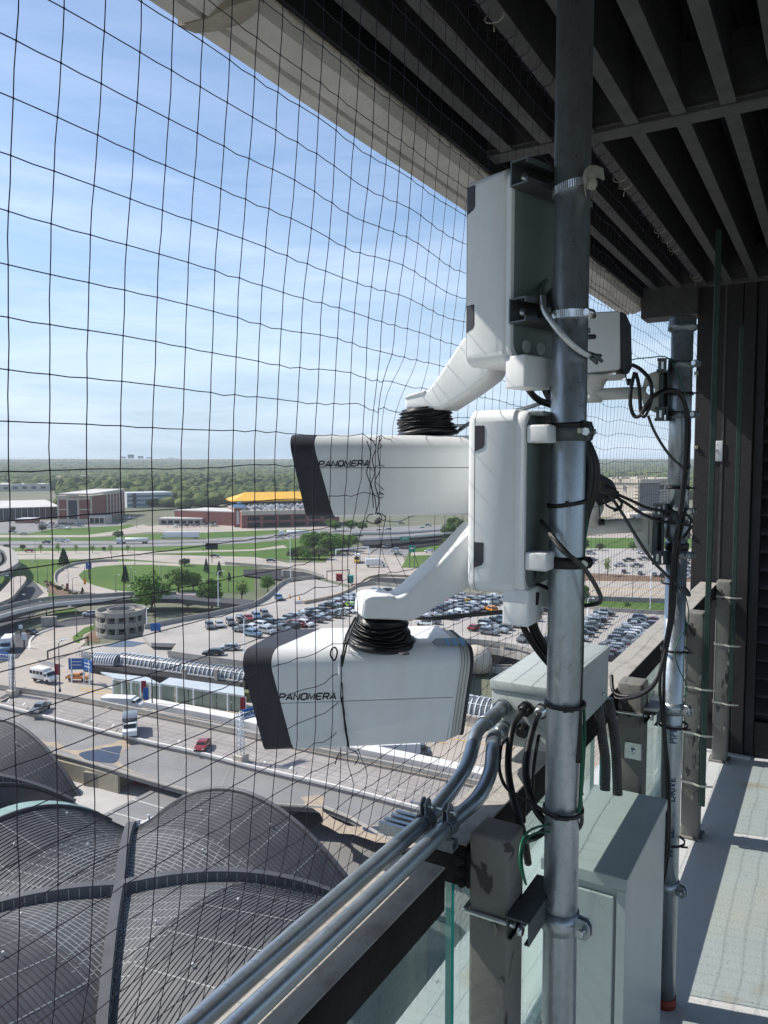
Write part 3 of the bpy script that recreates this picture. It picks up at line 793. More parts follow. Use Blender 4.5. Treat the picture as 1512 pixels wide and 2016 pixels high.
def bellows(label, base, top, r0, r1, n=7, lean=(0, 0)):
    """pleated rubber boot"""
    t = thing('rubber_bellows', label, 'bellows', base, 'black rubber bellows')
    base, top = Vector(base), Vector(top); prof = []
    H = (top - base).length; ax = (top - base).normalized()
    prof.append((r0 * 1.10, 0)); prof.append((r0 * 1.12, .004)); prof.append((r0 * 1.02, .008))
    for k in range(n):
        h0 = .009 + (H - .012) * k / n; dh = (H - .012) / n; rr = lerp(r0, r1, (k + .5) / n)
        prof += [(rr * .86, h0), (rr * .97, h0 + dh * .35), (rr * 1.02, h0 + dh * .5), (rr * .97, h0 + dh * .66), (rr * .86, h0 + dh * .98)]
    prof += [(r1 * .9, H)]
    mm = MB().lathe(base, prof, 48, ax)
    rnd = random.Random(5)
    ph = [rnd.uniform(0, 6) for _ in range(6)]
    for v in mm.v:
        h = (v - base).dot(ax) / H
        if .06 < h < .97:
            g = math.atan2(v.y - base.y, v.x - base.x)
            v += ax * (0.0024 * math.sin(2 * g + ph[0] + h * 5) + .0014 * math.sin(5 * g + ph[1] + h * 17)) * math.sin(PI * h)
            rad = (v - base) - ax * (v - base).dot(ax)
            v += rad * (.035 * math.sin(3 * g + ph[2] + h * 9) + .02 * math.sin(7 * g + h * 23))
    link('boot', mm, RUBBER, t)
    return t
bL0 = onZ(748, 1262, zL1 + .001); dL = bL0.dot(_f)
bLt = D(752, 1213, dL - .01)
bellows('black rubber bellows on the roof of the lower camera', bL0, bLt, 0.058, 0.044, 6)
bU0 = plU.at(-0.165, WU / 2, zU1 + .001)
bU0 = D(840, 853, plU.at(-0.165, WU / 2, zU1).dot(_f)); bU0.z = zU1 + .001
dU = bU0.dot(_f)
bUt = D(836, 806, dU)
bellows('black rubber bellows on the roof of the upper camera', bU0, bUt, 0.059, 0.052, 6)

# ------------------------------------------------------------------ electronics boxes on the near pole
def ebox(label, P0, az, x_lid, x_rim, x_side, x_flange, ytop, ybot, W, latches, stub, back):
    pl = Plane(P0, az)
    t = thing('electronics_box', label, 'equipment box', pl.at(0.05, W / 2, pl.lz(x_side, ybot)[1]), 'white electronics boxes on the near pole')
    zt, zb = pl.lz(x_side, ytop)[1], pl.lz(x_side, ybot)[1]
    L_ = [pl.lz(x, (ytop + ybot) / 2)[0] for x in (x_lid, x_rim, x_side, x_flange)]
    def ring(l, ins, r=.022):
        pts = []
        for cx, cz, g0 in ((ins + r, zt - ins - r, 180), (W - ins - r, zt - ins - r, 90), (W - ins - r, zb + ins + r, 0), (ins + r, zb + ins + r, -90)):
            for k in range(7):
                g = R(g0 - 90 * k / 6)
                pts.append(pl.at(l, cx + math.cos(g) * r, cz + math.sin(g) * r))
        return pts
    def chain(name, rings, m, parent=t):
        mm = MB()
        n = len(rings[0]); o = 0
        for q in rings: mm.v += q
        for a in range(len(rings) - 1):
            for i in range(n):
                j = (i + 1) % n; mm.f.append([a * n + i, a * n + j, (a + 1) * n + j, (a + 1) * n + i]); mm.m.append(0); mm.sm.append(True)
        mm.f += [list(range(n))[::-1], [(len(rings) - 1) * n + i for i in range(n)]]; mm.m += [0, 0]; mm.sm += [False, False]
        o = link(name, mm, m, parent); auto_sharp(o, 40); return o
    lid, rim, side, fl = L_
    chain('lid', [ring(lid, .012), ring(lid - .004, .004), ring(lid - .009, .0005), ring(rim + .0008, .0)], WHITE)
    chain('seal', [ring(rim + .0008, .003), ring(rim - .0008, .003)], LOGO)
    chain('shell', [ring(rim - .0008, .0), ring(side + .004, .0), ring(side - .001, .004), ring(side - .005, .0035), ring(fl + .002, .0035), ring(fl, .0045)], WHITE)
    # recessed back plate
    q = ring(fl - .0004, .014); q2 = ring(fl - .002, .016)
    chain('back_plate', [ring(fl + .0, .012), ring(fl - .0015, .0125), ring(fl - .0025, .016)], BOXINNER)
    for y0, y1 in latches:
        zz0, zz1 = pl.lz(x_rim, y1)[1], pl.lz(x_rim, y0)[1]
        pr = [(rim + .0005, zz1), (rim - .017, zz1), (rim - .018, zz1 - .002), (rim - .018, zz0 + .012), (rim - .015, zz0 + .006), (rim + .0005, zz0)]
        mm = MB().prism([pl.at(a, -.0012, b) for a, b in pr], pl.n * -0.006)
        link('latch', mm, HOOD, t, bevel=0.0006, seg=1)
    # cable duct underneath
    x0, x1, y1 = stub
    la, lb_ = pl.lz(x0, y1)[0], pl.lz(x1, y1)[0]; zz = pl.lz(x0, y1)[1]
    mm = MB().box((pl.at((la + lb_) / 2, .045, (zz + zb) / 2 + .004)), (abs(la - lb_), .075, zb - zz + .014), rz=math.atan2(pl.o.y, pl.o.x))
    link('cable_duct', mm, WHITE, t, bevel=0.0035, seg=3)
    mm = MB().box((pl.at((la + lb_) / 2 + .001, W - .045, (zz + zb) / 2 + .010)), (abs(la - lb_) * .9, .06, zb - zz), rz=math.atan2(pl.o.y, pl.o.x))
    link('rear_cable_duct', mm, BOXGREY, t, bevel=0.005, seg=2)
    return t, pl, fl, W, zt, zb, lid
P_1 = D(1003, 520, 1.30)
box1 = ebox('upper white electronics box strapped to the near pole with two open struts', P_1, 72, 912, 919.5, 993, 1003, 326, 713, 0.20, ((370, 424), (602, 655)), (988, 1027, 762), 0)
P_2 = D(1031, 990, 1.295)
box2 = ebox('lower white electronics box beside the near pole, level with the horizon', P_2, 90, 917, 934, 1012, 1031, 804, 1174, 0.20, ((838, 889), (1067, 1118)), (985, 1037, 1228), 0)
# box 1: moulded back, round knockouts, and two struts
def box_struts(b, ys, m, cut):
    t, pl, fl, W, zt, zb, lid = b
    for i, (y, lab) in enumerate(ys):
        z = onX(1020, y, pl.at(fl, 0, 0).x).z
        a = pl.at(fl - .021, -.004, z); e = pl.at(fl - .021, W * .92, z)
        mm = MB(); channel(mm, a, e, w=.041, d=.036, open_dir=-pl.o)
        s = link('strut', mm, m, t)
        c = pl.at(fl - .030, .030, z)
        link('bolt_head', MB().lathe(pl.at(fl - .006, .028, z), [(.010, 0), (.010, .004), (.006, .006), (0, .007)], 14, -pl.o), BOLT, s)
        link('bolt_head', MB().lathe(pl.at(fl - .006, .085, z), [(.010, 0), (.010, .004), (.006, .006), (0, .007)], 14, -pl.o), STRUT, s)
box_struts(box1, ((359, ''), (622, '')), STRUT, 0)
t1, pl1, fl1, W1, zt1, zb1_, lid1 = box1
for w in (.045, .085):
    link('knockout', MB().lathe(pl1.at(fl1 - .0025, w, zb1_ + .030), [(.012, 0), (.012, .0012), (.009, .0018), (0, .0019)], 20, -pl1.o), BOXGREY, t1)
link('label_recess', MB().box(pl1.at(fl1 - .003, .10, zb1_ + .10), (.0015, .05, .05), rz=math.atan2(pl1.o.y, pl1.o.x)), BOXINNER, t1)
t2, pl2, fl2, W2, zt2, zb2_, lid2 = box2
for y0, y1 in ((836, 872), (1088, 1124)):
    za, zb_ = pl2.lz(1035, y0)[1], pl2.lz(1035, y1)[1]
    q = link('mounting_foot', MB().box2(pl2.at(fl2 - .0005, .006, za), pl2.at(fl2 - .040, .050, zb_)), WHITE, t2, bevel=0.004, seg=3)
    za2 = (za + zb_) / 2
for w in (.05, .09):
    link('knockout', MB().lathe(pl2.at(fl2 - .0025, w, zb2_ + .032), [(.011, 0), (.011, .0012), (.008, .0018), (0, .0019)], 20, -pl2.o), STRUT, t2)
link('junction_lip', MB().box2(pl2.at(fl2 - .001, .02, zt2 - .004), pl2.at(fl2 - .026, .17, zt2 - .012)), BOXINNER, t2, bevel=0.002, seg=1)
# dark straps that hold box 2
clamp('pole_strap', 'dark wide strap round the near pole at the top foot of the lower box', (P1.x, P1.y, z1(851)), PR, 0.030, STRUT, vw + 1.2, cat='strap', ear=.012, group='dark straps round the near pole')
clamp('pole_strap', 'dark wide strap round the near pole at the bottom foot of the lower box', (P1.x, P1.y, z1(1105)), PR, 0.020, RUBBER, vw + 1.2, cat='strap', ear=.014, group='dark straps round the near pole')
lbl = MB().box(D(1143, 848, 1.262), (.011, .0006, .008), rz=vw + PI / 2 + .75)
tag(link('strap_label', lbl, ZIPW), 'tiny pale printed label on the strap round the near pole', 'label')

# ------------------------------------------------------------------ arms
def arm(label, A, B, pxs, thick, cover):
    """side outline traced in the vertical plane A-B, given real thickness"""
    d = (B - A); d.z = 0; az = math.degrees(math.atan2(-d.x, d.y)) + 180
    pl = Plane((A + B) / 2, az)
    t = thing('support_arm', label, 'bracket arm', A, 'white support arms of the panoramic cameras')
    pl.p = pl.p + pl.n * (thick / 2)
    pts = [pl.pt(*p) for p in pxs]
    link('casting', MB().prism(pts, -pl.n * thick), WHITE, t, bevel=0.007, seg=4)
    pts = [pl.pt(*p) for p in cover]
    link('top_cover', MB().prism([p + pl.n * .0015 for p in pts], -pl.n * (thick + .003)), WHITE, t, bevel=0.003, seg=3)
    return t
BL = pl2.at(lid2 - .01, W2 * .5, -0.3)
arm('lower support arm rising from the lower bellows to the lower box', bLt, BL, [(716, 1186), (730, 1178), (788, 1176), (806, 1164), (868, 1105), (940, 1030), (940, 1150), (880, 1183), (826, 1217), (806, 1223), (713, 1219)], 0.072,
    [(717, 1181), (732, 1174), (778, 1173), (770, 1188), (718, 1190)])
BU = pl1.at(lid1 - .01, W1 * .5, 0.1)
arm('upper support arm rising from the upper bellows to the upper box', bUt, BU, [(795, 785), (806, 778), (822, 775), (842, 766), (858, 745), (880, 712), (912, 662), (985, 690), (960, 742), (915, 776), (868, 806), (797, 807)], 0.070,
    [(795, 783), (808, 776), (823, 773), (838, 768), (833, 777), (797, 785)])
# steel pull cord from the upper camera back to the pole, and the dark rod behind the lower camera
cable('safety_cable', 'pale twisted steel cable from the pole to the upper bellows', 'cable', px([(905, 846, 1.52), (940, 826, 1.46), (1000, 812, 1.45), (1040, 802, 1.44), (1085, 786, 1.43)]), 0.004, BOLT)
cable('safety_cable', 'pale twisted steel cable sloping behind the lower box', 'cable', px([(890, 838, 1.56), (925, 836, 1.56), (960, 822, 1.56)]), 0.003, BOLT)
cable('steady_rod', 'thin dark rod from the lower bellows to the lower box duct', 'rod', px([(818, 1216, 1.47), (850, 1218, 1.45), (900, 1213, 1.43), (990, 1205, 1.40)]), 0.0042, CABLEG)
link_ = 0

# ------------------------------------------------------------------ junction box on the rail
xa, xb, ya, yb, zta, zba = -0.659, -0.508, 1.606, 2.055, -0.500, -0.645
jb = thing('junction_box', 'grey steel junction box with conduit entries, sitting on the top rail', 'junction box', ((xa + xb) / 2, (ya + yb) / 2, zba))
link('body', MB().box2((xa, ya, zba), (xb, yb, zta - .022)), BOXGREY, jb, bevel=0.003)
link('lid', MB().box2((xa - .003, ya - .003, zta - .022), (xb + .003, yb + .003, zta)), BOXGREY, jb, bevel=0.0025)
link('end_plate', MB().prism([(xa + .01, ya - .002, zba + .02), (xa + .065, ya - .002, zta - .05), (xb - .006, ya - .002, zba + .03), (xb - .006, ya - .002, zba + .004), (xa + .01, ya - .002, zba + .004)], (0, 0.0012, 0)), BOXGREY, jb)
link('lid_screw', MB().lathe((xb + .003, yb - .06, zba + .03), [(.005, 0), (.005, .003), (0, .004)], 10, (1, 0, 0)), BOLT, jb)
def gland(p, m, r=.019, nutm=None, parent=None, ax=(0, -1, 0)):
    g = link('cable_gland', MB().lathe(p, [(r * 1.12, 0), (r * 1.12, .005), (r, .006), (r, .013), (r * .8, .017), (r * .8, .024), (r * .6, .027)], 20, ax), m, parent)
    link('lock_nut', MB().lathe(Vector(p) + Vector(ax) * .005, [(r * 1.28, 0), (r * 1.28, .007)], 6, ax), nutm or m, g)
    return g
YF = ya - .001
gA, gB = onY(991, 1392, YF), onY(990, 1434, YF)
gC, gD = onY(1037, 1394, YF), onY(1068, 1398, YF)
gE = onY(1032, 1436, YF)
for p, m in ((gA, GALVD), (gB, GALVD)): gland(p, m, .017, GALVD, jb)
for p, m in ((gC, RUBBER), (gD, BOLT), (gE, RUBBER)): gland(p, m, .014, RUBBER, jb)
# two steel conduits: straight run on struts beside the rail, then an offset bend up into the box
XA, XB, ZCD = -0.606, -0.563, -0.640
for nm, X, gp, mids, lab in (('A', XA, gA, [(940, 1440, 1.60), (925, 1490, 1.53), (905, 1532, 1.47)], 'outer steel conduit along the rail, bending up into the junction box'),
                        ('B', XB, gB, [(970, 1470, 1.56), (965, 1520, 1.49), (940, 1572, 1.42)], 'inner steel conduit along the rail, bending up into the junction box')):
    st = [Vector((X, y, ZCD)) for y in (-1.5, 0.0, 0.6, 1.0, 1.12)]
    mid = px(mids)[::-1]
    pts = st + [Vector((X, 1.20, ZCD + .001))] + mid + [gp + Vector((0, -.050, -.004)), gp + Vector((0, -.020, 0))]
    c = thing('steel_conduit', lab, 'conduit', (X, 0.5, ZCD), 'steel conduits along the rail')
    p2_ = smooth(pts, 8)
    link('tube', MB().tube(p2_, 0.0140, 20), EMT, c)
    k = len(p2_) - 14
    link('compression_joint', MB().tube(p2_[k:k + 6], 0.0165, 18), GALVD, c)
# struts under the conduits with parallel conduit clamps
for i, (y, lab) in enumerate(((1.178, 'galvanised strut across the rail end beside the first post, its open end over the drop'), (1.085, 'second galvanised strut just nearer than the first one across the rail'))):
    if i == 1: break
    t = thing('conduit_strut', lab, 'strut', (-0.62, y, -0.67))
    mm = MB(); channel(mm, (-0.695, y, -0.669), (-0.548, y, -0.669), w=.026, d=.020, open_dir=(0, 0, 1)); link('channel', mm, GALV, t)
    mm = MB(); channel(mm, (-0.690, y + .036, -0.669), (-0.60, y + .036, -0.669), w=.026, d=.020, open_dir=(0, 0, 1)); link('back_channel', mm, GALV, t)
    for X in (XA, XB):
        cl = MB()
        for sg in (-1, 1):
            arc = [Vector((X + math.cos(g) * .0150, y + sg * .0, ZCD + math.sin(g) * .0150)) for g in [PI / 2 + sg * (0.25 + 2.5 * k / 10) for k in range(11)]]
            for a, b_ in zip(arc[:-1], arc[1:]): cl.prism([a + Vector((0, -.011, 0)), b_ + Vector((0, -.011, 0)), b_ + Vector((0, .011, 0)), a + Vector((0, .011, 0))], (a - Vector((X, y, ZCD))).normalized() * .0022)
            e = [(X + sg * .0035, y - .011, ZCD + .013), (X + sg * .0035, y - .011, ZCD + .034), (X + sg * .0035, y - .004, ZCD + .042), (X + sg * .0035, y + .004, ZCD + .042), (X + sg * .0035, y + .011, ZCD + .034), (X + sg * .0035, y + .011, ZCD + .013)]
            cl.prism(e, (sg * .0022, 0, 0))
        ca = link('conduit_clamp', cl, GALVD, t)
        link('clamp_screw', MB().tube([(X - .030, y, ZCD + .028), (X + .014, y, ZCD + .028)], .0024, 8).lathe((X + .012, y, ZCD + .028), [(.006, 0), (.006, .005)], 6, (1, 0, 0)), BOLT, ca)
# black cables from the glands
cable('power_cable', 'thick black cable curving down from the first gland of the junction box', 'cable', [gC + Vector((0, -.03, -.003))] + px([(1012, 1425, 1.62), (1003, 1465, 1.58), (1001, 1520, 1.54), (1012, 1580, 1.50), (1030, 1640, 1.48), (1040, 1700, 1.50)]), 0.0072, CABLE, 'black cables out of the junction box')
cable('power_cable', 'thick black cable curving down from the second gland beside the near pole', 'cable', [gD + Vector((0, -.03, -.003))] + px([(1052, 1425, 1.60), (1040, 1470, 1.55), (1035, 1520, 1.50), (1045, 1570, 1.46), (1066, 1610, 1.42), (1110, 1650, 1.42)]), 0.0072, CABLE, 'black cables out of the junction box')
cable('data_cable', 'thin black cable hanging in a long S beside the thick ones', 'cable', px([(1010, 1448, 1.60), (990, 1462, 1.57), (984, 1490, 1.54), (984, 1520, 1.50), (998, 1552, 1.46), (1030, 1572, 1.43), (1060, 1590, 1.41), (1080, 1605, 1.40)]), 0.0034, CABLE, 'black cables out of the junction box')
cable('data_cable', 'short thin black cable with a pale ferrule near the pole', 'cable', px([(1061, 1448, 1.58), (1056, 1475, 1.55), (1050, 1520, 1.52), (1048, 1560, 1.52), (1034, 1580, 1.54), (1032, 1620, 1.54)]), 0.0034, CABLE, 'black cables out of the junction box')
cable('data_cable', 'black cable running behind the first post top to the near pole', 'cable', px([(990, 1640, 1.62), (1012, 1660, 1.55), (1040, 1652, 1.45), (1066, 1640, 1.42), (1110, 1600, 1.42), (1143, 1560, 1.40)]), 0.0070, CABLE)
cable('data_cable', 'short black cable end turned up at the right of the near pole', 'cable', px([(1100, 1640, 1.40), (1134, 1634, 1.38), (1145, 1620, 1.36), (1144, 1590, 1.36), (1142, 1560, 1.37)]), 0.0035, CABLEG)
# flexible conduits under the box
for pts, lab in (([(1178, 1385, 2.03), (1184, 1440, 2.03), (1192, 1500, 2.03), (1191, 1556, 2.02)], 'ribbed grey flexible conduit under the junction box, left one of two'), ([(1198, 1375, 2.07), (1207, 1430, 2.07), (1213, 1490, 2.07), (1216, 1565, 2.06)], 'ribbed grey flexible conduit under the junction box, right one of two')):
    q = smooth(px(pts), 26); rr = [.0125 + .0011 * (k % 2) for k in range(len(q))]
    tag(link('flexible_conduit', MB().tube(q, rr, 16, smooth=False), CABLEG), lab, 'flexible conduit', 'flexible conduits under the junction box')

# ------------------------------------------------------------------ cabinet
cx0, cx1, cy0, cy1, czt = -0.515, -0.378, 1.730, 2.200, -0.950
cx0 = -0.572
cab = thing('equipment_cabinet', 'pale grey steel cabinet standing on the floor behind the near pole', 'cabinet', ((cx0 + cx1) / 2, (cy0 + cy1) / 2, ZF))
link('carcass', MB().box2((cx0, cy0 + .004, ZF + .001), (cx1, cy1, czt - .012)), BOXGREY, cab, bevel=0.002, seg=1)
link('lid', MB().box2((cx0 - .006, cy0 - .006, czt - .030), (cx1 + .004, cy1 + .004, czt)), BOXGREY, cab, bevel=0.002, seg=1)
link('front_door', MB().box2((cx0 + .012, cy0 - .006, ZF + .03), (cx1 - .026, cy0 + .003, czt - .050)), BOXGREY, cab, bevel=0.002, seg=1)
link('corner_post', MB().box2((cx1 - .020, cy0 - .004, ZF + .002), (cx1 + .001, cy0 + .003, czt - .031)), BOXGREY, cab, bevel=0.001, seg=1)

# ------------------------------------------------------------------ cables round the near pole
cable('camera_cable', 'black cable bundle leaving the bottom of the upper box behind the pole', 'cable', px([(1030, 735, 1.37), (1040, 765, 1.37), (1060, 787, 1.38), (1095, 800, 1.40), (1130, 812, 1.40)]), 0.0062, CABLE)
cable('camera_cable', 'broad dark cable tail behind the pole under the upper box', 'cable', px([(1062, 700, 1.44), (1068, 740, 1.44), (1082, 775, 1.43), (1100, 800, 1.42)]), 0.011, CABLE)
cable('camera_cable', 'black cable from the duct of the lower box running behind the near pole, outer one', 'cable', px([(1028, 1200, 1.36), (1030, 1232, 1.38), (1050, 1268, 1.40), (1082, 1308, 1.42), (1110, 1330, 1.43)]), 0.0062, CABLE)
cable('camera_cable', 'thicker black cable from the lower box running behind the near pole, inner one', 'cable', px([(1047, 1150, 1.38), (1044, 1190, 1.38), (1052, 1240, 1.40), (1080, 1285, 1.42), (1110, 1310, 1.43)]), 0.0095, CABLE)
cable('camera_cable', 'small black cable stub between lower box and near pole', 'cable', px([(1045, 1158, 1.36), (1062, 1152, 1.36), (1080, 1160, 1.37)]), 0.0035, CABLE)
plug = px([(1050, 1165, 1.35), (1048, 1190, 1.35)])
tag(link('cable_plug', MB().tube(plug, .011, 10), RUBBER, bevel=0.001, seg=1), 'black cable plug under the lower box beside its duct', 'plug')
for k, (dx, dd, r) in enumerate(((0, 0, .0075), (9, .014, .0070), (15, .030, .0060))):
    cable('riser_cable', ('black riser cable bulging out right of the near pole, %s of three' % ('nearest', 'middle', 'outermost')[k]), 'cable', px([(1138 + dx * .4, 850, 1.345 + dd), (1150 + dx * .8, 880, 1.345 + dd), (1160 + dx, 920, 1.345 + dd), (1156 + dx, 970, 1.345 + dd), (1147 + dx * .5, 1020, 1.345 + dd), (1142 + dx * .2, 1100, 1.345 + dd), (1140, 1300, 1.345 + dd), (1136, 1500, 1.345 + dd)]), r, CABLE, 'black riser cables on the near pole')
cable('thin_cable', 'thin black cable hanging beside the near pole above the strap', 'cable', px([(1144, 755, 1.36), (1154, 770, 1.34), (1153, 800, 1.33), (1152, 835, 1.33), (1146, 850, 1.33)]), 0.0022, CABLE)
# steel wire rope across the pole
wr = thing('wire_rope', 'grey steel wire rope looped across the near pole below the upper box', 'wire rope', D(1100, 640, 1.25))
q = smooth(px([(1070, 600, 1.31), (1066, 575, 1.34), (1074, 552, 1.37), (1084, 570, 1.38), (1084, 600, 1.34), (1078, 612, 1.29)]), 6)
link('thimble_loop', MB().tube(q, .005, 8), BOXINNER, wr)
main = smooth(px([(1068, 585, 1.30), (1072, 612, 1.275), (1095, 645, 1.262), (1120, 672, 1.262), (1150, 695, 1.28), (1172, 702, 1.30)]), 14)
def rope(pts, r, m, parent, name='strand_rope', st=6, tw=70):
    pts = [Vector(p) for p in pts]
    L_ = 0; mm = MB(); acc = [0]
    for a, b_ in zip(pts[:-1], pts[1:]): L_ += (b_ - a).length; acc.append(L_)
    for k in range(st):
        ln = []
        for i, p in enumerate(pts):
            t_ = (pts[min(i + 1, len(pts) - 1)] - pts[max(i - 1, 0)]).normalized()
            a = t_.cross(Vector((0, 0, 1))).normalized(); b_ = a.cross(t_)
            g = acc[i] * tw + 2 * PI * k / st
            ln.append(p + (a * math.cos(g) + b_ * math.sin(g)) * r * .62)
        mm.tube(ln, r * .42, 5)
    return link(name, mm, m, parent)
fine = smooth(main, 1)
fine = []
for a, b_ in zip(main[:-1], main[1:]):
    for k in range(3): fine.append(a.lerp(b_, k / 3))
rope(fine, .0055, BOLT, wr, tw=420)
for k, (a, b_) in enumerate((((1158, 695), (1186, 712)), ((1165, 708), (1183, 700)), ((1160, 700), (1176, 716)))):
    link('frayed_end', MB().tube([D(*a, 1.29), D((a[0] + b_[0]) / 2, (a[1] + b_[1]) / 2 - 2, 1.285), D(*b_, 1.29)], [.004, .005, .003], 6), STRUT, wr)
cable('wire_rope', 'dark wire rope looping out right of the near pole below the lower strap', 'wire rope', px([(1066, 1026, 1.34), (1078, 1045, 1.30), (1105, 1082, 1.265), (1140, 1108, 1.27), (1165, 1140, 1.29), (1181, 1170, 1.31), (1182, 1184, 1.33), (1168, 1190, 1.35), (1148, 1192, 1.37), (1138, 1190, 1.38)]), 0.0040, CABLEG)
cable('thin_cable', 'black wire rope stay from the lower box across the near pole', 'wire rope', px([(1072, 1032, 1.33), (1090, 1058, 1.28), (1120, 1092, 1.262), (1140, 1112, 1.28)]), 0.0036, CABLE)

# ------------------------------------------------------------------ far pole: two more cameras seen from behind
dP = P2.dot(_f)
def d2(x, y, o=0): return D(x, y, dP + o)
w3 = thing('far_camera', 'white box camera high on the far pole, its dark rear end facing the balcony', 'surveillance camera', d2(1190, 740))
pl3 = Plane(d2(1222, 680, -.02), 112)
pts = [pl3.pt(*p) for p in ((1120, 616), (1222, 611), (1223, 727), (1120, 740))]
link('body', MB().prism(pts, -pl3.n * .12), WHITE, w3, bevel=0.008, seg=3)
n3 = [pl3.pt(*p) for p in ((1223, 612), (1238, 622), (1245, 640), (1246, 735), (1226, 727))]
link('rear_cover', MB().prism([pl3.pt(1222.5, 612), pl3.pt(1233, 618), pl3.pt(1243, 640), pl3.pt(1245, 722), pl3.pt(1238, 736), pl3.pt(1223, 727)], -pl3.n * .12), HOOD, w3, bevel=0.004, seg=2)
link('belly_rail', MB().prism([pl3.pt(*p) for p in ((1150, 738), (1234, 736), (1234, 742), (1150, 746))], -pl3.n * .10), OFFWHITE, w3, bevel=0.002, seg=1)
for y in (620, 661):
    link('latch_knob', MB().tube([d2(1156, y + 2, -.1), d2(1170, y + 2, -.08)], .007, 8), HOOD, w3)
link('neck', MB().lathe(d2(1168, 792, .04), [(.026, 0), (.026, .020), (.024, .032), (.034, .056), (.044, .070), (.044, .078)], 24), OFFWHITE, w3)
ta = thing('tubular_bracket', 'off-white tubular arm holding the upper far camera, with a plate and hole', 'bracket arm', d2(1290, 775), 'tubular arms on the far pole')
link('tube', MB().tube([d2(1172, 777, .03), d2(1230, 774, .02), d2(1272, 774, 0)], .0175, 20), OFFWHITE, ta)
plA = Plane(d2(1285, 775), 118)
def ringplate(cx, cy, outline, hole=None):
    return outline
outl = [(1272, 738), (1296, 729), (1300, 733), (1300, 812), (1293, 814), (1268, 800), (1262, 775)]
mm = MB()
o = [plA.pt(*p) for p in outl]
hc_ = plA.pt(1281, 768); hr = .013
n = 28; hole = [hc_ + plA.o * math.cos(2 * PI * k / n) * hr + Vector((0, 0, 1)) * math.sin(2 * PI * k / n) * hr for k in range(n)]
# plate as a ring of quads from hole to resampled outline
per = []
for k in range(n):
    g = 2 * PI * k / n; d = plA.o * math.cos(g) + Vector((0, 0, 1)) * math.sin(g); best = 1e9
    for a, b_ in zip(o, o[1:] + o[:1]):
        e = b_ - a; M = Matrix(((d.dot(plA.o), -e.dot(plA.o)), (d.z, -e.z)))
        if abs(M.determinant()) < 1e-12: continue
        s = M.inverted() @ Vector(((a - hc_).dot(plA.o), (a - hc_).z))
        if s[0] > 0 and -1e-6 <= s[1] <= 1 + 1e-6: best = min(best, s[0])
    per.append(hc_ + d * best)
th = -plA.n * .006
for k in range(n):
    l = (k + 1) % n
    q = [hole[k], hole[l], per[l], per[k]]
    mm.add(q + [v + th for v in q], [(0, 1, 2, 3), (7, 6, 5, 4), (0, 4, 5, 1), (2, 6, 7, 3)])
link('end_plate', mm, OFFWHITE, ta)
def far_strut(ya_, yb_, x, lab, ds=0):
    t = thing('upright_strut', lab, 'strut', d2(x, yb_), 'dark upright struts beside the far pole')
    mm = MB(); channel(mm, d2(x, ya_, ds), d2(x + (0 if yb_ < 1000 else -2), yb_, ds), w=.030, d=.024, open_dir=-_f); link('channel', mm, STRUT, t)
    return t
far_strut(728, 816, 1307, 'dark upright strut behind the upper arm plate')
far_strut(1003, 1094, 1296, 'dark upright strut behind the lower arm plate')
def far_bracket(y, lab, x0=1294):
    t = thing('pole_bracket', lab, 'bracket', d2(x0, y), 'slotted strut brackets on the far pole')
    mm = MB(); channel(mm, d2(x0 + 8, y, -.045), d2(x0 + 24, y, .065), w=.040, d=.034, open_dir=(-_r.x, -_r.y, 0)); link('channel', mm, STRUT, t)
    link('slot_plate', MB().box(d2(x0 + 7, y, -.047), (.024, .003, .034), YAW), STRUT, t, bevel=.001, seg=1)
    link('slot', MB().box(d2(x0 + 7, y, -.0495), (.006, .001, .020), YAW), BOLT, t)
    return t
far_bracket(719, 'slotted dark bracket on the far pole above the upper arm plate', 1297)
far_bracket(815, 'slotted dark bracket on the far pole below the upper arm plate', 1293)
far_bracket(1005, 'dark bracket on the far pole above the lower arm plate', 1290)
far_bracket(1098, 'dark bracket on the far pole under the lower arm plate', 1287)
for y, lab in ((718, 'greenish clamp on the far pole at the topmost bracket'), (817, 'clamp on the far pole under the cable loop'), (1006, 'clamp on the far pole above the coupling'), (1091, 'clamp on the far pole below the coupling')):
    clamp('pole_clamp', lab, (P2.x, P2.y, z2(y)), PR, 0.020, GALVD, view2 + 1.1, ear=.022, group='clamps on the upper far pole')
# lower far camera
w4 = thing('far_camera', 'lower far camera mostly hidden behind the near pole, cables plugged in its dark rear', 'surveillance camera', d2(1180, 1010))
pts = [d2(*p) for p in ((1120, 880, 0), (1156, 896, 0), (1172, 925, 0), (1182, 932, 0), (1206, 945, 0), (1216, 962, 0), (1212, 985, 0), (1178, 998, 0), (1160, 1005, 0), (1120, 1010, 0))]
link('body', MB().prism(pts, _f * .10), HOOD, w4, bevel=0.006, seg=2)
pts = [d2(*p) for p in ((1120, 900, -.01), (1158, 915, -.01), (1166, 930, -.01), (1160, 962, -.01), (1178, 1000, -.01), (1166, 1008, -.01), (1120, 1010, -.01))]
link('side_panel', MB().prism(pts, -_f * .012), WHITE, w4, bevel=0.004, seg=2)
pts = [d2(*p) for p in ((1140, 1000, 0), (1180, 992, 0), (1174, 1024, 0), (1140, 1030, 0))]
link('neck', MB().lathe(d2(1160, 1035, .02), [(.024, 0), (.028, .02), (.04, .05), (.04, .06)], 24), OFFWHITE, w4)
link('connector', MB().tube([d2(1168, 950, -.05), d2(1190, 962, -.06), d2(1214, 976, -.06)], [.014, .016, .013], 12), RUBBER, w4)
tb = thing('tubular_bracket', 'off-white tubular arm below, ending in a rounded shell at the far pole', 'bracket arm', d2(1270, 1040), 'tubular arms on the far pole')
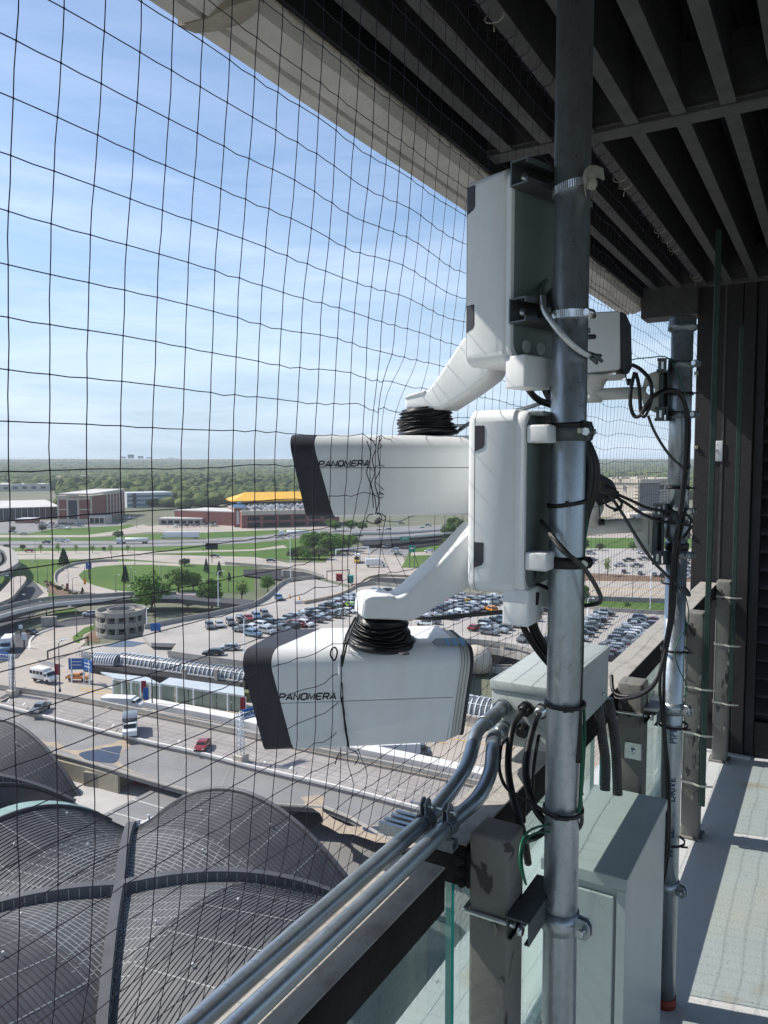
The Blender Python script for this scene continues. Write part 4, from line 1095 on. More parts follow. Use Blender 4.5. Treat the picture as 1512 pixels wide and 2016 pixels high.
link('tube', MB().tube([d2(1150, 1040, .03), d2(1210, 1036, .02), d2(1262, 1034, .01)], .0215, 20), OFFWHITE, tb)
plB = Plane(d2(1272, 1045), 118)
link('round_shell', MB().prism([plB.pt(*p) for p in ((1289, 1008), (1270, 1008), (1261, 1016), (1255, 1035), (1254, 1058), (1258, 1076), (1270, 1088), (1289, 1092))], -plB.n * .05), OFFWHITE, tb, bevel=0.008, seg=3)
link('shell_seam', MB().box(plB.pt(1277, 1048) + plB.n * .001, (.0015, .001, .075), math.atan2(plB.o.y, plB.o.x)), CABLEG, tb)
# cable loops at the far pole
FC = 'black cables at the far pole'
cb2 = lambda lab, pts, r, m=CABLE: cable('coax_cable', lab, 'cable', [d2(*p) for p in pts], r, m, FC, n=7)
cb2('black cable looping down from the upper far camera and round to the pole', [(1244, 718, -.05), (1262, 728, -.06), (1280, 750, -.08), (1283, 780, -.08), (1276, 806, -.08), (1268, 820, -.08), (1262, 810, -.07), (1260, 790, -.07), (1258, 760, -.07), (1252, 735, -.06)], .0055)
cb2('black cable in a narrow loop under the upper far camera', [(1250, 733, -.06), (1243, 760, -.06), (1241, 795, -.06), (1248, 818, -.06), (1260, 818, -.07), (1272, 800, -.08), (1290, 778, -.09), (1315, 767, -.09), (1338, 776, -.09), (1352, 805, -.08), (1357, 850, -.06), (1354, 900, -.055), (1349, 950, -.055), (1342, 1000, -.055), (1334, 1060, -.055), (1330, 1130, -.055), (1326, 1200, -.055), (1316, 1260, -.06), (1306, 1305, -.07), (1292, 1340, -.08), (1268, 1362, -.05), (1240, 1371, 0), (1215, 1368, .03), (1206, 1355, .05), (1204, 1330, .08)], .0055)
cb2('second black cable beside it from the arch down the far pole', [(1262, 812, -.06), (1282, 785, -.10), (1310, 770, -.10), (1334, 770, -.10), (1348, 795, -.09), (1351, 850, -.07), (1347, 920, -.065), (1340, 990, -.065), (1332, 1060, -.065), (1326, 1130, -.065), (1322, 1210, -.06), (1312, 1270, -.07), (1303, 1310, -.08), (1288, 1348, -.08), (1262, 1368, -.05), (1232, 1376, 0), (1212, 1374, .03), (1205, 1360, .06)], .0050)
cb2('third black cable of the bundle, turning down to the floor beside the cabinet', [(1345, 985, -.05), (1330, 1060, -.072), (1321, 1140, -.072), (1317, 1220, -.07), (1305, 1290, -.07), (1299, 1350, -.065), (1303, 1400, -.06), (1309, 1480, -.06), (1313, 1560, -.055), (1314, 1620, -.055), (1311, 1680, -.055), (1303, 1730, -.05)], .0042)
cb2('fourth black cable of the bundle, ending low on the far pole', [(1350, 1000, -.05), (1336, 1080, -.06), (1329, 1160, -.06), (1322, 1230, -.06), (1310, 1300, -.06), (1307, 1360, -.06), (1309, 1440, -.055), (1317, 1530, -.055), (1318, 1620, -.05), (1316, 1680, -.05), (1306, 1740, -.045)], .0042)
cb2('black cable sloping from the arm loop down to the far pole', [(1276, 818, -.07), (1285, 842, -.07), (1300, 870, -.07), (1320, 898, -.07), (1342, 918, -.065), (1352, 926, -.06), (1357, 918, -.055), (1354, 905, -.05)], .0040, CABLEG)
cb2('black cable running from the lower far camera connector over the bracket, upper one', [(1212, 972, -.06), (1240, 984, -.06), (1275, 1000, -.06), (1310, 1006, -.065), (1338, 1010, -.06), (1356, 1016, -.05), (1361, 1026, -.045), (1355, 1034, -.04)], .0042)
cb2('black cable running from the lower far camera connector over the bracket, lower one', [(1208, 976, -.055), (1235, 992, -.055), (1262, 1010, -.06), (1300, 1026, -.065), (1335, 1030, -.06), (1360, 1036, -.05), (1356, 1044, -.045), (1345, 1060, -.045)], .0042)
cb2('black cable knot of two loops under the connector of the lower far camera', [(1216, 980, -.06), (1224, 992, -.06), (1214, 1002, -.06), (1196, 996, -.06), (1190, 984, -.06), (1204, 976, -.06), (1222, 984, -.065), (1222, 1000, -.06), (1208, 1006, -.06)], .0035)
cable('wire_rope', 'grey wire rope running from the lower far camera down to the far pole', 'wire rope', [d2(*p) for p in ((1208, 985, -.05), (1226, 1012, -.05), (1250, 1052, -.05), (1282, 1100, -.06), (1318, 1138, -.065), (1345, 1164, -.06), (1357, 1172, -.05), (1354, 1164, -.045), (1346, 1155, -.04))], .0045, CABLEG)
cable('wire_rope', 'short dark cable from the pole at the lower arm bracket', 'cable', [d2(*p) for p in ((1302, 1142, .02), (1306, 1148, -.03), (1330, 1152, -.06), (1345, 1160, -.06))], .0030, CABLEG)
cable('thin_cable', 'thin green wire from the upper far camera across to the far pole', 'wire', [d2(*p) for p in ((1228, 716, -.06), (1250, 707, -.06), (1280, 704, -.06), (1308, 702, -.06), (1325, 715, -.06), (1338, 745, -.06), (1350, 780, -.06))], .0016, GREENW)
cable('thin_cable', 'thin green wire hanging at the third post beside the far pole', 'wire', [d2(*p) for p in ((1350, 1175, -.05), (1356, 1205, -.03), (1352, 1235, -.03), (1335, 1262, -.05), (1329, 1290, -.06), (1338, 1320, -.05), (1350, 1345, -.03), (1352, 1362, -.02), (1344, 1374, -.03))], .0016, GREENW)
cable('hanging_plug', 'small black plug on a short lead under the upper far camera', 'plug', [d2(*p) for p in ((1230, 728, -.03), (1232, 740, -.03), (1234, 750, -.03))], .0018, CABLE)
tag(link('round_plug', MB().lathe(d2(1234, 752, -.02), [(.006, 0), (.010, .002), (.010, .012), (.006, .014)], 14, _r), RUBBER), 'round black connector cap dangling by the upper far camera', 'connector cap', 'dangling connector caps')
tag(link('round_plug', MB().lathe(d2(1178, 1028, -.02), [(.006, 0), (.010, .002), (.010, .016), (.006, .018)], 14, _r), RUBBER), 'round black connector cap dangling by the lower far camera', 'connector cap', 'dangling connector caps')
cable('hanging_plug', 'thin lead of the cap dangling from the lower far camera', 'wire', [d2(*p) for p in ((1178, 985, -.03), (1180, 1005, -.03), (1182, 1024, -.03))], .0016, CABLE)

# ================================================================== BIRD NET
NX = [(1.0, -0.655), (0.94, -0.657), (0.62, -0.672), (0.44, -0.688), (0.24, -0.715), (0.0, -0.731), (-0.45, -0.733), (-0.62, -0.75), (-1.0, -0.85), (-1.66, -1.05), (-3.5, -1.10)]
def netx(z):
    for (a, xa_), (b, xb_) in zip(NX[:-1], NX[1:]):
        if z >= b: return lerp(xa_, xb_, (a - z) / (a - b))
    return NX[-1][1]
slU = onX(738, 930, -0.731).y; slL = onX(684, 1350, -0.733).y
def sstep(a, b, x):
    t = max(0.0, min(1.0, (x - a) / (b - a))); return t * t * (3 - 2 * t)
def netpt(y, z, j, i):
    x = netx(z)
    n_ = noise.noise(Vector((y * 2.3, z * 2.1, 3)))
    n2_ = noise.noise(Vector((y * 7.1, z * 6.7, 9)))
    x += (.003 + .008 * sstep(.7, 1.3, y)) * n_ * sstep(.9, .5, z)
    near = sstep(.55, 1.2, y)
    yy = y + .005 * n2_ * near + .0012 * math.sin(z * 9 + j); zz = z + .008 * noise.noise(Vector((y * 5.1 + 7, z * 5.3, 1))) * (0.4 + near)
    for s, lo, hi, zc_, w in ((slU, -0.125, 0.05, 0, .24), (slL, -0.47, -0.22, 0, .16)):
        g = sstep(lo - .14, lo, z) * (1 - sstep(hi, hi + .16, z))
        if s < y < s + w and g > 0:
            t = (y - s) / w; yy = s + w * t ** (1 + 1.9 * g) + .004 * n2_
            zz += g * .006 * math.sin(y * 40)
        elif s - .12 < y <= s and g > 0:
            t = (s - y) / .12; yy = s - .12 * t ** (1 + .35 * g)
            x -= .01 * g * (1 - t); zz += g * .004 * math.sin(y * 55 + z * 20)
    return Vector((x, yy, zz))
SY, SZ = 0.0485, 0.0515
ys = [0.485 + SY * k for k in range(-14, 86)]
ys = [y for y in ys if y < YW - .01]
zs_ = [-0.012 + SZ * k for k in range(-44, 19)]
net = thing('bird_net', 'black knotted bird net hanging from a roof slat down outside the guard rail', 'net', (-0.73, 2.0, -2.2))
TR = 0.00068
def strand(name, pts, r=TR):
    link(name, MB().tube(pts, r, 5, cap=False), NETM, net, fixn=False)
NJ = len(ys)
for j, y in enumerate(ys):
    pts = []
    zlist = zs_ + [0.943]
    for i, z in enumerate(zlist):
        pts.append(netpt(y, z, j, i))
        if z < .9 and y < 2.2 and z > -1.3: 
            m_ = netpt(y, z + SZ / 2, j, i); m_.y += .0008 * math.sin(i * 2.1 + j * 1.7); pts.append(m_)
    strand('vertical_strand', pts, TR if y < 1.3 else TR * .72)
for i, z in enumerate(zs_):
    pts = []
    for j, y in enumerate(ys):
        pts.append(netpt(y, z, j, i))
        m_ = netpt(y + SY / 2, z, j, i); m_.z -= .0014 * (1 + math.sin(j * 1.3 + i * 2.2)) * (1 if y > .75 else .35); pts.append(m_)
    pts.pop(); strand('horizontal_strand', pts)
mm = MB()
for i, z in enumerate(zs_):
    for j, y in enumerate(ys):
        if z > -1.4:
            p = netpt(y, z, j, i); r = .0019
            mm.add([p + Vector(v) * r for v in ((1, 0, 0), (-1, 0, 0), (0, 1, 0), (0, -1, 0), (0, 0, 1), (0, 0, -1))], [(0, 2, 4), (2, 1, 4), (1, 3, 4), (3, 0, 4), (2, 0, 5), (1, 2, 5), (3, 1, 5), (0, 3, 5)])
link('knot', mm, NETM, net, kind='stuff')
# gathered cords along the two slits where the cameras poke through
for s, ptsA in ((slU, [(728, 862), (740, 880), (733, 905), (738, 930), (730, 955), (738, 980), (741, 1008)]), (slU, [(748, 858), (744, 890), (748, 925), (738, 950), (746, 985), (739, 1012)]), (slU, [(722, 868), (730, 895), (722, 930), (732, 960), (735, 1000)]), (slU, [(752, 862), (746, 872), (752, 878), (744, 884)]),
                (slL, [(676, 1296), (673, 1330), (675, 1370), (676, 1400), (682, 1435), (684, 1470)]), (slL, [(674, 1378), (678, 1400), (679, 1425), (685, 1455), (687, 1473)]), (slL, [(673, 1372), (675, 1395), (680, 1440), (686, 1470)]), (slL, [(671, 1290), (672, 1330), (671, 1372), (675, 1392)])):
    y0 = s
    base = onX(ptsA[0][0], ptsA[0][1], netx(-.1 if s == slU else -.3) - .006)
    dd = base.dot(_f) - .012
    strand('gathered_cord', smooth([D(a, b, dd + .004 * math.sin(k * 2.0)) for k, (a, b) in enumerate(ptsA)], 6), .0010)
for a in ([(735, 1012), (725, 1015), (722, 1024), (732, 1030), (745, 1028), (752, 1020), (746, 1010), (738, 1012)], [(742, 1012), (752, 1012), (760, 1020)], [(686, 1474), (700, 1480), (706, 1492), (698, 1505)], [(672, 1477), (664, 1490), (660, 1505)]):
    strand('loose_end', smooth([D(p, q, 1.42 if q < 1200 else 1.33) for p, q in a], 6), .0009)
# twist ties on the net by the lower camera
tt = thing('looped_tie', 'short black nylon tie looped on the net above the lower lettering', 'cable tie', D(657, 1300, 1.31))
link('loop', MB().tube(smooth([D(657, 1300, 1.31), D(651, 1290, 1.31), D(653, 1278, 1.31), D(660, 1275, 1.31), D(664, 1284, 1.31), D(661, 1296, 1.31)], 5, closed=True), .0016, 6, closed=True), ZIPB, tt)
link('tail', MB().box(D(667, 1316, 1.31), (.003, .001, .022)), WHITE, tt)
tt = thing('looped_tie', 'long black twist tie hooked on the lower bellows', 'cable tie', D(690, 1260, 1.33))
link('strand', MB().tube(smooth([D(706, 1210, 1.36), D(695, 1235, 1.34), D(684, 1262, 1.32), D(678, 1266, 1.32), D(684, 1245, 1.33), D(700, 1215, 1.36)], 6), .0017, 6), ZIPB, tt)
link('strand', MB().tube(smooth([D(680, 1262, 1.32), D(674, 1290, 1.31), D(673, 1312, 1.31), D(679, 1285, 1.31), D(684, 1264, 1.32)], 6), .0017, 6), ZIPB, tt)
# ties fixing the net to the roof slat
nt_ = 0
y = 0.5
rnd = random.Random(4)
while y < 4.5:
    c = Vector((-0.660, y, ZC - .004)); g = [c + Vector((math.cos(a) * .022, rnd.uniform(-.002, .002), math.sin(a) * .012)) for a in [2 * PI * k / 10 for k in range(10)]]
    mm = MB().tube(g, .0012, 5, closed=True)
    mm.tube([c + Vector((.0, .0, -.012)), c + Vector((rnd.uniform(-.01, .01), rnd.uniform(-.02, .02), -.03))], .001, 5)
    link('slat_tie', mm, ZIPW if rnd.random() < .25 else NETM, net)
    y += .075 + rnd.uniform(0, .02)

# ================================================================== THE GROUND FAR BELOW
GRASS = mat('mown_grass', (0.055, 0.115, 0.020), 0.9, var=0.2, scale=0.04, col2=(0.10, 0.155, 0.034), detail=8, bump=0.2, bscale=1.5, spec=0.2)
ROUGHG = mat('rough_ground', (0.11, 0.13, 0.075), 0.95, var=0.2, scale=0.01, col2=(0.20, 0.19, 0.15), spec=0.2)
CROAD = mat('pale_concrete_road', (0.33, 0.29, 0.25), 0.85, var=0.1, scale=0.09, col2=(0.43, 0.38, 0.33), detail=11, bump=0.1, bscale=3, spec=0.3)
CDECK = mat('garage_deck_concrete', (0.33, 0.31, 0.285), 0.85, var=0.1, scale=0.1, col2=(0.42, 0.39, 0.36), detail=11, bump=0.1, bscale=3, spec=0.3)
ASPH = mat('grey_asphalt', (0.075, 0.076, 0.082), 0.85, var=0.15, scale=0.2, spec=0.3, stretch=(1, .2, 1))
HWY = mat('worn_highway_concrete', (0.22, 0.215, 0.21), 0.85, var=0.15, scale=0.1, spec=0.3)
DRIVE = mat('upper_drive_paving', (0.27, 0.245, 0.23), 0.85, var=0.12, scale=0.12, col2=(0.36, 0.33, 0.31), detail=12, stretch=(.5, 1.6, 1), spec=0.3)
ROOFG = mat('grey_membrane_roof', (0.185, 0.182, 0.18), 0.7, var=0.15, scale=0.12, col2=(0.25, 0.243, 0.235), detail=8, spec=0.4)
WCONC = mat('grey_parapet_concrete', (0.33, 0.31, 0.28), 0.85, var=0.15, scale=0.5, detail=8)
TANC = mat('tan_kerb', (0.47, 0.37, 0.27), 0.85, var=0.12, scale=0.5)
PALEC = mat('pale_kerb', (0.62, 0.60, 0.57), 0.8, var=0.08, scale=0.6)
LANEW = mat('white_road_paint', (0.66, 0.66, 0.64), 0.7, var=0.1, scale=2)
LANEY = mat('yellow_road_paint', (0.55, 0.36, 0.12), 0.7, var=0.1, scale=2)
BEIGE = mat('beige_block_wall', (0.33, 0.30, 0.235), 0.85, var=0.1, scale=0.4, detail=6)
COURT = mat('pale_courtyard_paving', (0.42, 0.40, 0.38), 0.85, var=0.08, scale=0.3)
STAIN = mat('tan_silt_stain', (0.36, 0.29, 0.215), 0.9, var=0.15, scale=0.8)
PUDDLE = mat('puddle_water', (0.035, 0.04, 0.06), 0.05, var=0.1, scale=0.5, spec=0.5)
COPPER = mat('dark_copper_roof', (0.062, 0.062, 0.067), 0.58, 0.0, var=0.2, scale=0.35, detail=10, rvar=0.08, bump=.3, bscale=2)
COPPERR = mat('copper_rib_cover', (0.085, 0.085, 0.09), 0.55, 0.0, var=0.15, scale=0.6, detail=6)
SEAMM = mat('dark_standing_seam', (0.022, 0.022, 0.027), 0.7, 0.0, var=0.1, scale=1)
JOINTM = mat('pale_panel_joint', (0.24, 0.25, 0.245), 0.6, var=0.25, scale=3)
VERDI = mat('verdigris_copper', (0.38, 0.53, 0.47), 0.6, var=0.12, scale=0.6)
BRICK = mat('red_brick_wall', (0.22, 0.085, 0.07), 0.85, var=0.12, scale=0.3)
CREAM = mat('cream_render', (0.50, 0.44, 0.36), 0.8, var=0.08, scale=0.3)
GWHITE = mat('pale_building_panel', (0.50, 0.52, 0.53), 0.6, var=0.06, scale=0.2)
DGLASS = mat('dark_window_glass', (0.03, 0.04, 0.055), 0.12, var=0.1, scale=0.2)
BGLASS = mat('blue_window_glass', (0.10, 0.17, 0.22), 0.15, var=0.1, scale=0.2)
GGLASS = mat('pale_green_shelter_glass', (0.30, 0.37, 0.31), 0.2, var=0.1, scale=0.3)
SHADE = mat('dark_interior', (0.02, 0.02, 0.022), 0.9, var=0.2, scale=1)  # near-black colour stands in for shade in openings, recesses and underpasses; also sign backs
YELLOW = mat('yellow_metal_canopy', (0.72, 0.40, 0.03), 0.6, var=0.06, scale=0.2)
ROOFW = mat('pale_flat_roof', (0.52, 0.50, 0.47), 0.8, var=0.08, scale=0.1)
ALU = mat('white_painted_steel', (0.62, 0.66, 0.70), 0.5, var=0.05, scale=1)
SKYR = mat('bluish_shelter_roof', (0.46, 0.50, 0.52), 0.35, var=0.08, scale=0.3)
BLUES = mat('blue_sign_face', (0.02, 0.10, 0.33), 0.5, var=0.05)
GREENS = mat('green_sign_face', (0.01, 0.23, 0.16), 0.5, var=0.05)
REDB = mat('red_banner_cloth', (0.30, 0.02, 0.035), 0.7, var=0.1)
ORANGE = mat('orange_paint', (0.66, 0.24, 0.02), 0.35, var=0.05)
LAMPM = mat('dark_lamp_post', (0.03, 0.03, 0.035), 0.5, var=0.1)
MULCH = mat('brown_mulch', (0.16, 0.10, 0.06), 0.95, var=0.2, scale=0.6)
def leafmat(n, a, b): return mat(n, a, 0.75, var=0.2, scale=0.35, col2=b, objrand=0.22, spec=0.25, ramp=(.3, .7))
LEAF1 = leafmat('spring_green_leaves', (0.055, 0.125, 0.02), (0.14, 0.25, 0.045))
LEAF2 = leafmat('dark_conifer_needles', (0.022, 0.045, 0.026), (0.045, 0.075, 0.04))
LEAF3 = leafmat('yellow_green_leaves', (0.13, 0.20, 0.035), (0.20, 0.28, 0.07))
LEAF4 = leafmat('olive_leaves', (0.07, 0.09, 0.04), (0.13, 0.14, 0.065))
BARK = mat('brown_bark', (0.09, 0.07, 0.055), 0.9, var=0.2, scale=2)
WOOD = mat('distant_wood_foliage', (0.022, 0.052, 0.016), 0.9, var=0.2, scale=0.045, col2=(0.135, 0.155, 0.05), detail=3, spec=0.15, bump=1.0, bscale=0.5, ramp=(.3, .68))

c1 = lambda x, y: (x / 3.024, 880 + y / 3.024)
c2 = lambda x, y: (400 + x / 3.024, 880 + y / 3.024)
c3 = lambda x, y: (x / 3.024, 1240 + y / 3.024)
c5 = lambda x, y: (1130 + x / 7.56, 1040 + y / 7.56)
def hz(P, x, y):
    v = ray(x, y); return v.z * math.hypot(P.x, P.y) / math.hypot(v.x, v.y)

# terrain sheet: flat at the airport, rising gently to wooded hills far out
def terr(d): return GZ + 27 * sstep(2300, 6500, d)
mm = MB(); rings = [0, 20, 300, 900, 1500, 2300, 2800, 3300, 3800, 4400, 5000, 5600, 6500, 8000, 12000, 20000]; ns_ = 72
vs = [Vector((0, 0, GZ))]
for d in rings[1:]:
    for k in range(ns_): vs.append(Vector((d * math.cos(2 * PI * k / ns_), d * math.sin(2 * PI * k / ns_), terr(d))))
fs = [(0, 1 + k, 1 + (k + 1) % ns_) for k in range(ns_)]
for q in range(len(rings) - 2):
    for k in range(ns_):
        l = (k + 1) % ns_; a = 1 + q * ns_; b_ = a + ns_
        fs.append((a + k, b_ + k, b_ + l, a + l))
mm.add(vs, fs); struct(link('ground', mm, ROUGHG, fixn=False))

LV = [0]
def sheet(name, pts, m, z=GZ, lv=None):
    """flat area traced on the ground; each later sheet lies a little above the one before"""
    if lv is None: LV[0] += 1; lv = LV[0]
    zz = z + 0.005 * lv
    P = [G(x, y, z) for x, y in pts]
    P = [Vector((p.x, p.y, zz)) for p in P]
    mm = MB().add(P, [tuple(range(len(P)))])
    return struct(link(name, mm, m, fixn=False))
LV[0] = 1
struct(link('terminal_apron', MB().add([Vector(p) for p in ((-150, -80, GZ + .015), (60, -80, GZ + .015), (60, 112, GZ + .015), (-150, 112, GZ + .015))], [(0, 1, 2, 3)]), HWY, fixn=False))
def strip(name, up, lo, m, z=GZ):
    return sheet(name, up + lo[::-1], m, z)
def ribbon(name, pts, w, m, z=GZ, lift=0.0, thick=0):
    """band of constant width along a traced line"""
    LV[0] += 1
    P = [G(x, y, z) for x, y in pts]; P = smooth(P, 4)
    zz = z + 0.005 * LV[0] if not thick else z + lift
    L_, R_ = [], []
    for i, p in enumerate(P):
        t = (P[min(i + 1, len(P) - 1)] - P[max(i - 1, 0)]); t.z = 0; t.normalize(); s = Vector((-t.y, t.x, 0)) * w / 2
        L_.append(Vector((p.x, p.y, zz)) + s); R_.append(Vector((p.x, p.y, zz)) - s)
    mm = MB(); n = len(P)
    if not thick:
        mm.add(L_ + R_, [(i, i + 1, n + i + 1, n + i) for i in range(n - 1)])
    else:
        dn = Vector((0, 0, -thick))
        mm.add(L_ + R_ + [v + dn for v in L_] + [v + dn for v in R_], [(i, i + 1, n + i + 1, n + i) for i in range(n - 1)] + [(2 * n + i, 3 * n + i, 3 * n + i + 1, 2 * n + i + 1) for i in range(n - 1)] + [(i, 2 * n + i, 2 * n + i + 1, i + 1) for i in range(n - 1)] + [(n + i, n + i + 1, 3 * n + i + 1, 3 * n + i) for i in range(n - 1)] + [(0, n, 3 * n, 2 * n), (n - 1, 3 * n - 1, 4 * n - 1, 2 * n - 1)])
    return link(name, mm, m, fixn=False)
def wallx(name, lab, pts, h, m, z=GZ, t=0.35, cat='wall', cap=None, base=0.0, group=None):
    P = smooth([G(x, y, z) for x, y in pts], 4)
    mm = MB(); n = len(P); A_, B_ = [], []
    for i, p in enumerate(P):
        d = (P[min(i + 1, n - 1)] - P[max(i - 1, 0)]); d.z = 0; d.normalize(); s = Vector((-d.y, d.x, 0)) * t / 2
        A_.append(p + s + Vector((0, 0, base))); B_.append(p - s + Vector((0, 0, base)))
    up = Vector((0, 0, h))
    mm.add(A_ + B_ + [v + up for v in A_] + [v + up for v in B_], [(i, i + 1, 2 * n + i + 1, 2 * n + i) for i in range(n - 1)] + [(n + i, 3 * n + i, 3 * n + i + 1, n + i + 1) for i in range(n - 1)] + [(2 * n + i, 2 * n + i + 1, 3 * n + i + 1, 3 * n + i) for i in range(n - 1)] + [(0, 2 * n, 3 * n, n), (n - 1, 2 * n - 1, 4 * n - 1, 3 * n - 1)])
    if lab is None: cat = None
    return tag(link(name, mm, m, fixn=False), lab, cat, group)

# ---- far left town, hotel frontage, highways (from the horizon towards the terminal)
sheet('far_parking_lot', [(-60, 1026), (110, 1024), (250, 1032), (275, 1038), (215, 1046), (110, 1053), (-60, 1050)], HWY)
sheet('forecourt', [c1(850, 480), c1(1000, 455), c1(1512, 455), (660, 1036), (660, 1044), (480, 1044), c1(1100, 500), c1(860, 505)], CROAD)
strip('grass_verge', [(-60, 1050), c1(170, 515), c1(300, 490), c1(700, 470), c1(760, 460)], [(-60, 1056), c1(200, 528), c1(480, 526), c1(640, 515), c1(800, 470)], GRASS)
strip('service_road', [(-60, 1052), c1(180, 525), c1(520, 525), c1(690, 500), c1(850, 462), c1(1000, 500), (500, 1042), (660, 1040)], [(-60, 1058), c1(180, 538), c1(540, 536), c1(740, 520), c1(900, 505), c1(1100, 515), (500, 1046), (660, 1043)], CROAD)
strip('grass_verge', [(-60, 1059), c1(200, 540), c1(600, 538), c1(900, 518), c1(1250, 508), (500, 1045), (600, 1042)], [(-60, 1066), c1(300, 558), c1(700, 558), c1(940, 550), c1(1250, 545), (500, 1058), (620, 1046)], GRASS)
strip('highway', [(-60, 1066), c1(0, 560), c1(700, 560), c1(1200, 548), c1(1512, 532), c2(620, 495), c2(900, 475), (760, 1038), (920, 1030), (1160, 1022), (1400, 1016)], [(-60, 1079), c1(0, 602), c1(700, 598), c1(1200, 585), c1(1512, 570), c2(640, 535), c2(900, 520), (760, 1050), (920, 1046), (1160, 1040), (1400, 1034)], HWY)
strip('highway_median', [(-60, 1072), c1(700, 577), c1(1200, 566), c1(1512, 552), c2(620, 515), c2(900, 497), (760, 1044), (920, 1037), (1160, 1030), (1400, 1024)], [(-60, 1073.5), c1(700, 581), c1(1200, 570), c1(1512, 556), c2(620, 519), c2(900, 501), (760, 1045.5), (920, 1038.5), (1160, 1031.5), (1400, 1025.5)], ASPH)
strip('grass_verge', [(-60, 1079), c1(700, 600), c1(1200, 588), c1(1512, 572), c2(640, 538)], [(-60, 1088), c1(700, 620), c1(1200, 632), c1(1512, 655), c2(880, 650)], GRASS)
strip('frontage_road', [(-60, 1086), c1(60, 622), c1(760, 618), c1(1000, 622), c1(1512, 610), c2(480, 585)], [(-60, 1091), c1(60, 641), c1(760, 640), c1(1000, 632), c1(1512, 618), c2(500, 600)], CROAD)
strip('grass_verge', [(-60, 1091), c1(760, 641), c1(1000, 636), c1(1512, 622), c2(600, 600)], [(-60, 1094), c1(760, 644), c1(1000, 640), c1(1512, 660), c2(860, 690)], GRASS)
strip('approach_road', [(-60, 1093), c1(760, 638), c1(1512, 655), c2(500, 690), c2(860, 690), c2(1200, 690), c2(1330, 640), (900, 1090), (1160, 1085)], [(-60, 1105), c1(760, 672), c1(1000, 695), c1(1512, 712), c2(480, 745), c2(700, 775), c2(900, 800), c2(1180, 780), (900, 1145), (1160, 1165)], CROAD)
for up_, dn_ in (([(-60, 1069), c1(700, 568), c1(1200, 557), c1(1512, 541), c2(620, 505), c2(900, 486)], 0), ([(-60, 1076), c1(700, 590), c1(1200, 577), c1(1512, 561), c2(620, 526), c2(900, 509)], 0)):
    struct(ribbon('highway_lane_line', up_, .5, LANEW))
sheet('grass_field', [(-60, 1102), c1(600, 668), c1(760, 668), c1(1100, 695), c1(1512, 715), c1(1512, 860), c1(1100, 880), c1(800, 880), c1(500, 900), c1(280, 930), c1(60, 940), (-60, 1190)], GRASS)
sheet('junction', [c2(740, 660), c2(960, 590), c2(1190, 650), c2(1210, 720), c2(1290, 790), c2(900, 830), c2(700, 780)], CROAD)
sheet('underpass_lanes', [c2(960, 540), c2(1240, 560), c2(1215, 650), c2(1000, 640)], HWY)
sheet('grass_bank', [c2(1250, 560), c2(1420, 520), (930, 1050), (1075, 1040), (1075, 1080), c2(1420, 720), c2(1180, 720), c2(1215, 655)], GRASS)
strip('slip_road', [c2(1240, 628), c2(1420, 622), (1075, 1082)], [c2(1235, 648), c2(1420, 642), (1075, 1088)], CROAD)
sheet('loop_ramp', [c1(1060, 695), c1(800, 682), c1(600, 684), c1(450, 700), c1(345, 745), c1(322, 785), c1(345, 830), c1(450, 868), c1(700, 905), c1(1000, 900), c1(1300, 890), c1(1300, 870), c1(1000, 865), c1(860, 868), c1(680, 855), c1(560, 825), c1(490, 795), c1(468, 765), c1(495, 738), c1(570, 714), c1(720, 702), c1(900, 702), c1(1080, 712)], CROAD)
strip('shrub_bed', [c1(260, 800), c1(420, 850), c1(560, 870)], [c1(290, 870), c1(420, 900), c1(620, 900)], MULCH)
sheet('curved_road', [(-60, 1165), c1(60, 800), c1(130, 780), c1(215, 815), c1(262, 870), c1(270, 930), c1(190, 1010), c1(60, 1120), c1(200, 1100), c1(420, 1020), c1(560, 990), c1(560, 1060), c1(340, 1080), c1(170, 1180), c1(100, 1260), (-60, 1320)], ASPH)
sheet('tan_sidewalk', [c1(180, 790), c1(290, 850), c1(285, 910), c1(190, 925), c1(262, 870), c1(215, 812)], CROAD)
sheet('ramp_plaza', [c1(560, 1055), c1(340, 1080), c1(230, 1120), c1(170, 1180), c1(110, 1260), (-60, 1325), (-60, 1365), (100, 1368), (300, 1400), (520, 1440), (980, 1540), (1500, 1640), (1500, 1400), (900, 1400), (480, 1340), c1(700, 1290), c1(560, 1240), c1(470, 1200), c1(540, 1140)], CROAD)
sheet('island_grass', [c1(560, 1060), c1(500, 1080), c1(435, 1130), c1(435, 1165), c1(470, 1172), c1(500, 1120), c1(560, 1090)], GRASS)
sheet('mulch_bed', [c1(560, 1092), c1(510, 1125), c1(505, 1160), c1(590, 1165), c1(600, 1100)], MULCH)
sheet('turf_triangle', [c1(320, 985), c1(440, 962), c1(470, 980), c1(330, 1005)], GRASS)
sheet('traffic_island', [c1(220, 1265), c1(330, 1290), c1(390, 1310), c1(330, 1320), c1(230, 1290)], HWY)
for pts, m in (([c1(175, 1210), c1(180, 1150), c1(230, 1110), c1(330, 1075)], PALEC), ([c1(180, 1190), c1(420, 1140)], LANEW), ([c1(130, 1280), c1(230, 1310), c1(400, 1345)], TANC),
               ([c3(480, 350), c3(800, 395), c3(1130, 450), c3(1512, 500), (900, 1458), (1300, 1530)], LANEY), ([c3(470, 362), c3(1100, 460), c3(1500, 515), (880, 1465)], LANEY), ([c3(640, 330), c3(1000, 385), c3(1512, 450)], LANEW)):
    o = ribbon('road_marking', pts, .35 if m is not PALEC else .5, m); struct(o)
